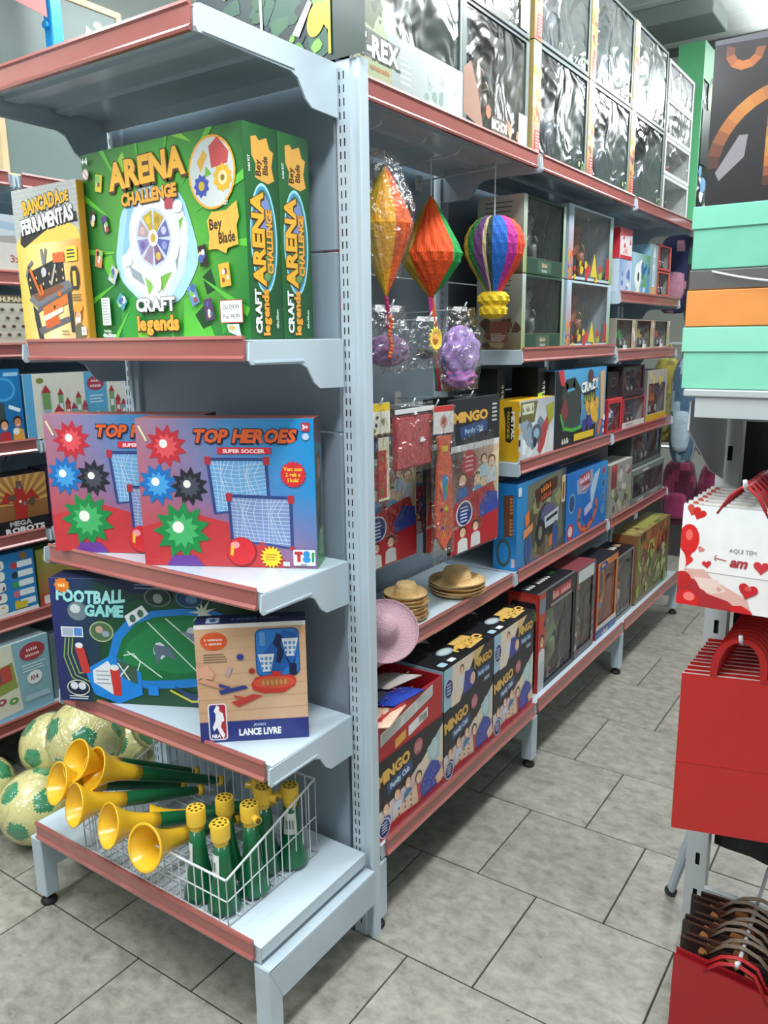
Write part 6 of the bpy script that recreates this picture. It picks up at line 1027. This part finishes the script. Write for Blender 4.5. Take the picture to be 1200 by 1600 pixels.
def bp(o, w=.285, h=.45):
    m = MB(); m.cbox(-w/2, w/2, -.006, .006, -h, .0, .002, col='24252a'); q = m.build('game_pouch', CARD, o); P_ = lambda: Pr(60, 150, w, h, (-w/2, -.006, -h), (1, 0, 0), (0, 0, 1), (0, -1, 0))
    p = P_(); p.full('222329'); p.grad(0, 50, 60, 150, '2a2b30', 'dfc0a0', 'c8303a', 'd8b8a0'); p.poly([(0, 44), (60, 44), (60, 50), (0, 50)], 'd8d8d6'); p.text('MINGO', 24, 22, 9, 'd8a848', .05, '4a3410', ow=.08); p.poly([(10, 27), (44, 23), (44, 34), (12, 38)], '2c4a7c'); p.text('Family Club', 28, 33, 4.6, '9fc8e2', .03, ang=-.1, sx=.75); p.lines(50, 8, 57, 5, 4, 'b8b8b0', 2, .2)
    p.poly([(28, 74), (60, 54), (60, 110), (28, 100)], 'e0cca0'); p.ell(22, 64, 9, 14, 'b8343c'); p.lines(17, 56, 27, 4, 4.4, 'e0b0b0', 1.6, .1)
    for u, v, c, k_ in ((14, 78, '3a66a8', 8), (32, 80, '6aa0c8', 7.5), (50, 66, 'd8dce0', 7.5), (40, 62, 'b8d0dc', 6)): p.kid(u, v, k_, c, 'ecc0a0', '6a4a34')
    p.poly([(4, 100), (30, 92), (52, 88), (60, 112), (60, 118), (0, 122)], 'b8302e'); p.poly([(34, 110), (44, 96), (58, 100), (60, 124), (50, 134), (36, 130)], '3a4aa0'); p.ell(16, 112, 10, 13, 'dfe3ea'); p.ell(16, 112, 8.6, 11.4, '26397c'); p.lines(11, 105, 21, 5, 3.4, 'c9d2e6', 1.6, .2); p.poly([(0, 126), (60, 118), (60, 150), (0, 150)], 'b8262e'); p.kid(14, 130, 7, 'e8e8e4', 'e8bc9c'); p.kid(30, 128, 7, 'd8d8d8', 'e8bc9c'); p.done('pouch_print', q)
    m = bagmesh(w*1.06, h*1.02, .02, 19, tp=0); m.build('clear_bag', BAGF, o, smooth=True)
bp(o)
o = hang('hanging_pack', -.21, .40, 1.28, AZ, 'dark hanging family game pack in the shade behind the red fabric pack', 'pack', 'hanging family game packs'); bp(o, .26, .43)
o = hang('hanging_pack', -.26, .62, 1.262, AZ, 'dark hanging family game pack behind the orange necktie', 'pack', 'hanging family game packs'); bp(o, .26, .38)
o = hang('hanging_pack', -.17, .68, 1.30, AZ, 'hanging family game pack directly behind the tall one at the right end', 'pack', 'hanging family game packs'); bp(o)
# ================================================================ straw hats on the shelf z .69
STRAW = mat('straw', 'e0bd84', .75, bump=.5, bs=170, var=.15, vs=60)
def hat(R1, rc, hc):
    m = MB(); k = lambda r, z: (r, z)
    m.lathe([(R1, .010), (R1*1.01, .007), (R1*.9, .001), (rc*1.25, 0), (rc*1.02, .004), (rc, .012), (rc*.93, hc*.75), (rc*.78, hc), (rc*.4, hc*1.03), (0, hc*.96)], 40, rf=lambda a, i: 1+(.02*math.sin(3*a) if i < 3 else 0))
    m.lathe([(R1, .010), (R1*.9, -.001), (rc*1.2, -.003), (rc*.98, .004), (rc*.88, hc*.7), (0, hc*.9)], 40, rf=lambda a, i: 1+(.02*math.sin(3*a) if i < 2 else 0)); return m
hA = hat(.062, .034, .036).build('straw_hat', STRAW, link=False, smooth=True); hB = hat(.088, .046, .045).build('straw_hat', STRAW, link=False, smooth=True)
ords = ['bottom', 'second from the bottom', 'third from the bottom', 'fourth from the bottom', 'fifth from the bottom', 'sixth from the bottom', 'topmost']
for i in range(7):
    o = hA.copy(); COL.objects.link(o); o.location = (-.165+.003*math.sin(i*2), .42+.003*math.cos(i*3), .694+i*.0105); o.rotation_euler = (.02*math.sin(i), .02*math.cos(i), i*.9); tag(o, 'small straw hat, %s of the tall stack near the post' % ords[i], 'hat', 'small straw hats in a stack')
for i in range(4):
    o = hB.copy(); COL.objects.link(o); o.location = (-.155+.002*math.sin(i*2), .70+.003*math.cos(i*3), .694+i*.0105); o.rotation_euler = (.015*math.sin(i), 0, i*.7); tag(o, 'wide straw hat, %s of the low stack' % ['bottom', 'second', 'third', 'topmost'][i], 'hat', 'wide straw hats in a stack')
MESHM = mat('pink_mesh', 'd2aab6', .8, bump=.8, bs=260)
m = MB(); m.lathe([(.098, .006), (.1, .003), (.09, 0), (.05, .0), (.042, .012), (.036, .05), (.02, .064), (0, .066)], 44); m.lathe([(.098, .006), (.09, -.002), (.05, -.002), (.04, .01), (.034, .048), (0, .063)], 44); m.tube([(.099*math.cos(t), .099*math.sin(t), .004) for t in [2*PI*i/44 for i in range(44)]], .0022, 6, closed=True)
o = m.build('mesh_hat', MESHM, smooth=True); o.scale = (.85, .85, .85); o.location = (-.065, .165, .75); o.rotation_euler = (math.radians(38), math.radians(34), 0); tag(o, 'pink mesh sun hat tipped over the shelf edge beside the post', 'hat')
# ================================================================ right-hand rack
rack = empty('bag_rack', (.66, .45, 0), 0, 'grey slotted display rack on the right carrying boxes and hanging gift bags', 'rack')
RST = mat('rack_steel', 'b4b9ba', .4, coat=.1)
def post(x, y0=0):
    m = MB(); zz = [0]; z = .1; H = 1.7
    while z < H-.05: zz += [z, z+.032]; z += .1
    zz.append(H); xs = [-.028, -.006, .004, .02]
    for i in range(len(zz)-1):
        for j in range(3):
            if i % 2 and j == 1: continue
            m.mesh([(xs[j], 0, zz[i]), (xs[j+1], 0, zz[i]), (xs[j+1], 0, zz[i+1]), (xs[j], 0, zz[i+1])], [(0, 1, 2, 3)])
    m.poly([(-.027, .01, 0), (.019, .01, 0), (.019, .01, H), (-.027, .01, H)], mi=1)
    for x0, x1, y_, y2 in ((-.028, -.028, .13, 0), (.02, .02, 0, .04)): m.mesh([(x0, y_, 0), (x1, y2, 0), (x1, y2, H), (x0, y_, H)], [(0, 1, 2, 3)])
    m.mesh([(-.0265, .13, 0), (-.0265, 0.001, 0), (-.0265, 0.001, H), (-.0265, .13, H)], [(3, 2, 1, 0)])
    o = m.build('slotted_post', [RST, DARK], rack); o.location = (x, y0, 0); return o
post(0); post(.62)
for z, n_ in ((1.31, 1), (.885, 1), (.13, 1), (.50, 0)):
    m = MB(); m.cbox(.02, .60, -.012, .002, z-.022, z+.022, .002) if n_ else m.tube([(.02, 0, z), (.60, 0, z)], .006, 8); m.build('cross_bar', RST, rack)
# shelf carrying the boxes
m = MB(); m.cbox(-.02, .64, -.36, -.02, .905+.457, .905+.470, .002); m.cbox(.0, .62, -.355, -.33, .905+.42, .905+.457, .001); s_ = m.build('shelf', RST, rack)
m = MB(); prof = [(-.34, 1.352), (-.345, 1.30), (-.15, 1.2), (-.01, 1.16), (-.01, 1.352)]; n = 5; m.mesh([(-.012, y, z) for y, z in prof]+[(-.009, y, z) for y, z in prof], [tuple(range(n))[::-1], tuple(range(n, 2*n))]+[(i, (i+1) % n, n+(i+1) % n, n+i) for i in range(n)]); m.build('bracket', RST, s_)
m = MB(); m.tube([(-.005, .04, .34), (-.05, .09, .16), (-.085, .125, .012)], [.014, .013, .011], 10); m.build('foot_brace', STEELW, rack)
m = MB(); m.tube([(.62, .04, .34), (.66, .09, .16), (.70, .125, .012)], [.014, .013, .011], 10); m.build('foot_brace', STEELW, rack)
m = MB(); m.tube([(-.09, .13, .006), (-.08, .118, .016)], .014, 10); m.build('foot_tip', BLACK, rack)
m = MB(); m.tube([(.705, .13, .006), (.697, .118, .016)], .014, 10); m.build('foot_tip', BLACK, rack)
def rhook(x, z, y1, yaw=0):
    m = MB(); m.tube([(x, -.012, z), (x, y1+.012, z+.001), (x, y1, z+.006), (x, y1-.008, z+.02)], .0042, 8); o = m.build('bag_hook', WIRE, rack, smooth=True); return o
rhook(.092, 1.196, -.335); rhook(.103, .898, -.31); rhook(.157, .26, -.375)
rhook(.42, 1.197, -.335); rhook(.42, .842, -.31)
# paper gift bags
def gbag(name, w, h, d, col, inner, handle, label, group, sag=0, hs=.42, hh=.09, wideh=False, hcol='b8242c', fold=True):
    """bag hanging: origin at top centre of the front panel's hanging point; z down"""
    o = empty(name, (0, 0, 0), 0, label, 'bag', group); m = MB(); n = 8
    def top(u): return -hh-sag*(abs(u-.5)*2)**0*(u) if False else -hh-sag*u
    t = .0012
    vs = []
    for s_ in (0, 1):
        y = -d/2 if s_ == 0 else d/2
        for j in range(n+1):
            u = j/n
            for k in range(5): v = k/4; vs.append(((u-.5)*w, y*(.25+.75*v), top(u)*(1-v)+(-hh-h)*v))
    K = 5*(n+1)
    m.mesh(vs, [(a*5+b_, a*5+b_+1, (a+1)*5+b_+1, (a+1)*5+b_) for a in range(n) for b_ in range(4)], col); m.mesh(vs, [(K+a*5+b_, K+(a+1)*5+b_, K+(a+1)*5+b_+1, K+a*5+b_+1) for a in range(n) for b_ in range(4)], col)
    for j in (0, n):
        for k in range(4):
            q = [vs[j*5+k], vs[j*5+k+1], vs[K+j*5+k+1], vs[K+j*5+k]]; m.poly(q if j == 0 else q[::-1], col)
    m.poly([vs[4], vs[n*5+4], vs[K+n*5+4], vs[K+4]], col)
    for s_ in (0, 1):   # inner lip of the paper
        for j in range(n):
            a, b_ = vs[s_*K+j*5], vs[s_*K+(j+1)*5]; e = .001 if s_ == 0 else -.001; m.poly([(a[0], a[1]+e, a[2]+.0002), (b_[0], b_[1]+e, b_[2]+.0002), (b_[0], b_[1]+e, b_[2]-.03), (a[0], a[1]+e, a[2]-.03)], inner)
            m.poly([(a[0], a[1]-e*.2, a[2]+.0004), (b_[0], b_[1]-e*.2, b_[2]+.0004), (b_[0], b_[1]+e*1.4, b_[2]+.0004), (a[0], a[1]+e*1.4, a[2]+.0004)], inner)
    if fold: m.box(-w/2-.0004, w/2+.0004, -d/2*.67-.0008, -d/2*.67+.0004, -hh-h*.56, -hh-h*.555, col)
    m.build('paper_bag', CARD, o)
    for s_ in (-1, 1):
        y = s_*d*.11; m = MB(); hx = w*hs/2
        if wideh:
            pts = [(-hx, y-.001*s_, -hh-.004)]+[(-hx*math.cos(a)*1.0, y, -hh+.002+(hh-.006)*math.sin(a)**.7) for a in [PI*i/10 for i in range(11)]]+[(hx, y, -hh-sag-.004)]
            vs2 = []
            for q in pts:
                vs2 += [(q[0], q[1]-.0015, q[2]), (q[0]*.76, q[1]-.0015, q[2]-.008 if q[2] > -hh*.6 else q[2])]
            m.mesh(vs2+[(a, b_+.003, c) for a, b_, c in vs2], [(2*i, 2*i+1, 2*i+3, 2*i+2) for i in range(len(pts)-1)]+[(len(vs2)+2*i, len(vs2)+2*i+2, len(vs2)+2*i+3, len(vs2)+2*i+1) for i in range(len(pts)-1)], hcol)
        else:
            m.tube([(-hx, y+.001*s_, -hh-.012), (-hx*.55, y, -hh*.5), (-.006, y, -.006), (.006, y, -.006), (hx*.55, y, -hh*.5), (hx, y+.001*s_, -hh-sag-.012)], .0026, 6, hcol)
        m.build('handle', CARD, o, smooth=True)
    return o
HB = gbag('gift_bag', .205, .19, .03, 'e6e2de', 'e8e6de', 0, 'white gift bag printed with red hearts and lettering, front of the upper row', 'heart printed gift bags', hs=.42, hh=.045)
HB.location = (.66+.092, .452-.335, 1.208); bagbody = [c for c in HB.children if c.name.startswith('paper_bag')][0]
p = Pr(100, 93, .205, .19, (-.1025, -.0155, -.235), (1, 0, 0), (0, .0113/.19, 1), (0, -1, .05)); p.base = .0006
p.grad(0, 0, 100, 60, 'e8e8e6', 'e4e6e4', 'e9e7e3', 'e8e2de'); p.poly([(0, 60), (22, 58), (30, 66), (60, 80), (64, 92), (84, 100), (0, 100)], 'd8a89c'); p.poly([(0, 72), (14, 68), (26, 80), (44, 84), (62, 96), (66, 100), (0, 100)], 'a8262a'); p.poly([(14, 66), (34, 66), (42, 76), (30, 80), (20, 76)], 'e4c8bc')
def heart(p, u, v, s_, c, a=0):
    pts = []
    for i in range(26):
        t = 2*PI*i/26; x = 16*math.sin(t)**3; y = -(13*math.cos(t)-5*math.cos(2*t)-2*math.cos(3*t)-math.cos(4*t)); x *= s_/16; y *= s_/16; pts.append((u+x*math.cos(a)-y*math.sin(a), v+x*math.sin(a)+y*math.cos(a)))
    p.poly(pts, c)
heart(p, 9, 5, 6, 'c8483a', .3); heart(p, 14, 8, 6, 'c8201e', .3); p.ell(7, 32, 9, 14, 'd3201c'); p.ell(7, 28, 3, 5, 'e8685a'); p.poly([(2, 42), (12, 42), (7, 52)], 'c81e1c'); heart(p, 6, 52, 6, 'd3281e'); heart(p, 24, 53, 4, 'c8262a', -.2); heart(p, 18, 40, 3, 'd8787a', .5); p.ell(2, 55, 4, 10, 'e8dcd6'); p.ell(4, 70, 8, 8, 'b8201e'); p.ell(9, 90, 11, 11, 'd01a1a'); p.ell(11, 85, 5, 4, 'f07a70'); heart(p, 60, 72, 8, 'c01f26', .2); p.ell(60, 70, 3, 2, 'd8504a', n=10); p.poly([(46, 88), (56, 86), (64, 90), (68, 98), (56, 100), (48, 96)], 'c8181c'); p.ell(36, 74, 2, 1.6, 'd8988a', n=8)
p.text('AQUI TEM', 53, 39.5, 3.8, '8a8a8e', 0, sx=.95); p.text('am', 50, 52, 8.5, 'a8383f', .04, sh=.25, sx=1.0, sp=0); heart(p, 69, 49.5, 6.5, 'c8343c'); p.text('r', 79, 52, 8.5, 'a8383f', .04, sh=.25, sp=0); p.line([(30, 46), (40, 47.5)], .8, 'a8383f'); p.line([(30, 45), (32, 43.6)], .6, 'a8383f'); p.line([(30, 47), (32, 48.4)], .6, 'a8383f'); p.line([(82, 51), (95, 50)], .8, 'a8383f'); p.poly([(95, 48), (99, 50), (95, 52)], 'a8383f')
p.done('bag_print', bagbody)
for i in range(1, 7): dup(HB, (.66+.092, .452-.335+i*.036, 1.208-.0005*i), .02*math.sin(i*2), 'white gift bag of the upper row, %s behind the front one' % ['', 'first', 'second', 'third', 'fourth', 'fifth', 'sixth'][i])
RB = gbag('gift_bag', .20, .33, .02, 'bb2a26', 'e6c4c0', 0, 'plain red kraft paper bag, front of the middle row', 'red kraft gift bags', hs=.50, hh=.085, wideh=True, hcol='b3201f')
yb = .452-.31
RB.location = (.66+.103, yb, .915); RB.rotation_euler = (0, 0, .28)
for i in range(1, 11): dup(RB, (.66+.103, yb+i*.022, .915-.0003*i), .28+.03*math.sin(i*1.7), 'red kraft paper bag of the middle row, %s behind the front one' % ['', 'first', 'second', 'third', 'fourth', 'fifth', 'sixth', 'seventh', 'eighth', 'ninth', 'tenth'][i])
DB = gbag('gift_bag', .235, .24, .022, 'a01c22', 'a8242a', 0, 'deep red paper bag in front of the lowest row', 'dark red gift bags', sag=.025, hs=.5, hh=.03, hcol='a8161e', fold=False)
y3 = .452-.375
DB.location = (.66+.157, y3, .272); DB.rotation_euler = (0, 0, .03)
o = dup(DB, (.66+.157, y3+.022, .272), .05, 'second deep red paper bag of the lowest row, just behind the front one')
KB = gbag('gift_bag', .235, .24, .024, '2a1c1a', '54382a', 0, 'dark brown gift bag with gold edge, first behind the red ones', 'dark brown gift bags', hs=.5, hh=.03, hcol='6a5a4c', fold=False)
bb = [c for c in KB.children if c.name.startswith('paper_bag')][0]; p = Pr(100, 100, .235, .24, (-.1175, -.0125, -.27), (1, 0, 0), (0, .009/.24, 1), (0, -1, .05)); p.base = .0006; p.blobs(0, 0, 100, 16, 14, ['8a5a34', 'c8a04a', '4a2a20', '1c1414', 'b87a4a'], 3, 7, 4); p.done('bag_print', bb)
KB.location = (.66+.157, y3+.05, .276)
for i in range(1, 8): dup(KB, (.66+.155+.01*math.sin(i*1.9), y3+.05+i*.023, .276+.001*i), .03+.05*math.sin(i*2.1), 'dark brown gift bag of the lowest row, %s behind its leader' % ['', 'first', 'second', 'third', 'fourth', 'fifth', 'sixth', 'seventh'][i])
# black fabric bags hanging behind the rack
for i, (x, z0, z1) in enumerate(((.87, .95, 1.36), (.88, .22, .83))):
    m = MB(); n = 14; vs = []
    for s_ in (-1, 1):
        for j in range(n+1):
            for k in range(9): u, v = j/n, k/8; e = (max(0, u*(1-u)*4))**.4; vs.append(((u-.5)*.42, s_*(.03*e+.012*e*noise.noise(V((u*7, v*3, i)))), z0+(z1-z0)*v+(.01*math.sin(u*9) if k == 0 else 0)))
    N_ = 9*(n+1); m.mesh(vs, [(a*9+b_, (a+1)*9+b_, (a+1)*9+b_+1, a*9+b_+1) for a in range(n) for b_ in range(8)]+[(N_+a*9+b_, N_+a*9+b_+1, N_+(a+1)*9+b_+1, N_+(a+1)*9+b_) for a in range(n) for b_ in range(8)], '1b191b'); o = m.build('fabric_bag', FABRIC, smooth=True); o.location = (x+.01, .53, 0); tag(o, ['black fabric bag hanging high behind the rack', 'long black fabric bag hanging low behind the rack'][i], 'bag')
    m = MB(); 
    for dx in (-.1, .1): m.tube([(dx, -.02, z1-.005), (dx*.6, -.05, z1+.03), (dx*.3, -.069, z1+.035)], .004, 6, '1b191b'); 
    m.build('strap', FABRIC, o)
# gift boxes stacked on the rack shelf (z 1.365)
def gift(z, h, cl, cb, label, x=.634, y=.098, w=.34, d=.24, lid=.42, rz=0):
    m = MB(); m.cbox(.003, w-.003, .003, d-.003, 0, h-.002, .0015, col=cb); o = m.build('gift_box', CARD); o.location = (x, y, z); o.rotation_euler = (0, 0, rz); tag(o, label, 'box')
    m = MB(); m.cbox(0, w, 0, d, h*(1-lid), h, .0015, col=cl); m.build('lid', CARD, o); return o
MINT = '86d2b4'
gift(1.3755, .107, '8fd6ba', '82ceb0', 'mint green gift box with a lid, bottom of the stack on the rack', x=.630, lid=.40)
gift(1.483, .062, 'e09048', 'e09048', 'orange box on top of the bottom mint green one', x=.633, lid=.99)
SILV = mat('silver_tin', '8d8a86', .25, metal=.8)
m = MB(); m.cbox(0, .33, 0, .24, 0, .034, .002); o = m.build('silver_box', SILV); o.location = (.634, .10, 1.5455); tag(o, 'shiny silver tray lid between the orange and the upper mint box', 'box'); m = MB(); m.tube([(.04+.26*i/12, -.006-.004*math.sin(PI*i/12), .030-.022*math.sin(PI*i/12)) for i in range(13)], .002, 6); m.build('ribbon', WIRE, o, smooth=True)
gift(1.580, .104, '7ccaae', '74bfa4', 'mint green gift box with a lid, upper one under the black box', x=.634, lid=.36)
b = Box('gift_box', (.652, .10, 1.6845), 0, .34, .22, .255, ['2a2628', '232022', '232022', '222', '6a6a70', '222'], 'black box printed with glowing orange curves, on top of the rack stack', 'box'); p = b.face('front', 100, 75)
p.grad(0, 0, 100, 75, '1e191a', '221c1e', '191516', '181415'); p.poly([(0, 0), (100, 0), (100, 5), (0, 2)], '5a5a62')
def arc(u, v, r0, r1, a0, a1, cols):
    n = len(cols); 
    for i in range(n):
        s0, s1 = a0+(a1-a0)*i/n, a0+(a1-a0)*(i+1)/n; p.poly([(u+r0*math.cos(s0), v+r0*math.sin(s0)), (u+r1*math.cos(s0), v+r1*math.sin(s0)), (u+r1*math.cos(s1), v+r1*math.sin(s1)), (u+r0*math.cos(s1), v+r0*math.sin(s1))], cols[i], i == 0)
arc(38, 60, 33, 39, PI*1.02, PI*1.42, ['4a2c20', '6a3c26', '8a502c', 'a8652f', 'b87434', 'bf7c38', 'b87434', 'a86a34']); arc(14, 6, 5, 9, 0, PI*1.1, ['8a4a26', 'a85c2c', 'b86a30', 'b86a30', '9a5428', '6a3a22'])
for i in range(8): p.rect(26, 33+i*4.4, 33, 33+(i+1)*4.4, ['4a3424', '7a5428', 'a8762f', 'b8853a', 'b87a34', 'b0682e', '8a4a28', '4a2e20'][i])
p.poly([(4, 60), (14, 44), (18, 44), (17, 54), (6, 64)], '8a8488'); p.done('printed_front', b.o)
# wire line behind the boxes
# ================================================================ backpacks hanging beyond the run
bar = empty('hanging_rail', (-.15, 3.15, 0), 0, 'steel hanging rail with posts beyond the end of the aisle shelving', 'rail'); m = MB(); m.tube([(-.35, 0, 2.05), (.45, 0, 2.05)], .012, 8); m.tube([(-.35, 0, 1.42), (.45, 0, 1.42)], .010, 8); m.build('rail_tube', CHROME, bar)
for x in (-.35, .45): m = MB(); m.tube([(x, 0, 0), (x, 0, 2.05)], .014, 8); m.build('rail_post', CHROME, bar)
def pack(x, y, z, w, h, c1, c2, label, rz=0, seed=1):
    o = empty('backpack', (x, y, z), rz, label, 'backpack', 'backpacks on the far rail'); m = MB(); n1, n2 = 26, 16; cs = [c1, c1, c2]
    m.lathe([(max(.001, math.sin(PI*i/n2)**.45), -math.cos(PI*i/n2)) for i in range(n2+1)], n1, cf=lambda j, i: cs[2 if noise.noise(V((j*.25, i*.3, seed*3.1))) > .22 else 0], rf=lambda a, i: 1+.08*noise.noise(V((2*math.cos(a), 2*math.sin(a), i*.4+seed))))
    m.v = [V((q.x*w/2, q.y*.07, -h/2-.06+q.z*h/2)) for q in m.v]; m.build('body', FABRIC, o, smooth=True)
    m = MB(); m.lathe([(max(.001, math.sin(PI*i/8)**.5), -math.cos(PI*i/8)) for i in range(9)], 16, c2); m.v = [V((q.x*w*.32, q.y*.03-.065, -h*.72-.04+q.z*h*.2)) for q in m.v]; m.build('pocket', FABRIC, o, smooth=True)
    m = MB(); m.tube([(-.03, 0, -.075), (-.025, 0, -.01), (0, 0, .012), (.025, 0, -.01), (.03, 0, -.075)], .006, 6, c1); m.build('loop', FABRIC, o); return o
pack(-.17, 3.08, 2.04, .2, .40, '2a2f5a', 'c88aa0', 'navy backpack with pink and white print on the far rail', seed=2); pack(-.20, 3.1, 1.56+.01, .17, .25, '5a1f30', '7a2a44', 'maroon backpack below the navy one', seed=3) if False else None
pack(-.04, 3.08, 2.04, .18, .5, '3a2a3a', '2f7a5a', 'dark plum and green backpack on the far rail', seed=4)
pack(-.19, 3.1, 1.41, .16, .46, 'b8a84a', '8a8448', 'mustard yellow backpack on the lower far rail', seed=5); pack(-.075, 3.06, 1.41, .16, .56, '4a6a84', 'a8bcc8', 'faded denim blue backpack on the lower far rail', seed=6); pack(.05, 3.08, 1.41, .15, .52, 'a84a34', '8a2a2a', 'rust orange backpack on the lower far rail', seed=7); pack(.22, 3.1, 1.41, .2, .5, '2a3450', '3a4468', 'dark blue backpack at the right of the lower far rail', seed=8); pack(.2, 3.1, 2.04, .2, .5, '6a2238', '8a3a5a', 'wine red backpack at the right of the upper far rail', seed=9)
bar2 = empty('floor_rack', (-.12, 3.45, 0), 0, 'low steel rack of glittering pink bags behind the backpacks', 'rail'); m = MB(); m.tube([(-.3, 0, .82), (.3, 0, .82)], .01, 8); m.build('rail_tube', CHROME, bar2)
for x in (-.3, .3): m = MB(); m.tube([(x, 0, 0), (x, 0, .82)], .012, 8); m.build('rail_post', CHROME, bar2)
pack(-.16, 3.40, .82, .2, .40, '6a2444', 'a83a6a', 'glittering maroon backpack on the low rack', seed=12); pack(.03, 3.40, .82, .17, .42, 'a83a68', 'c05a84', 'deep pink backpack on the low rack', seed=13); pack(.16, 3.41, .82, .13, .40, '2a2c40', '3a3c58', 'dark navy backpack on the low rack', seed=14)
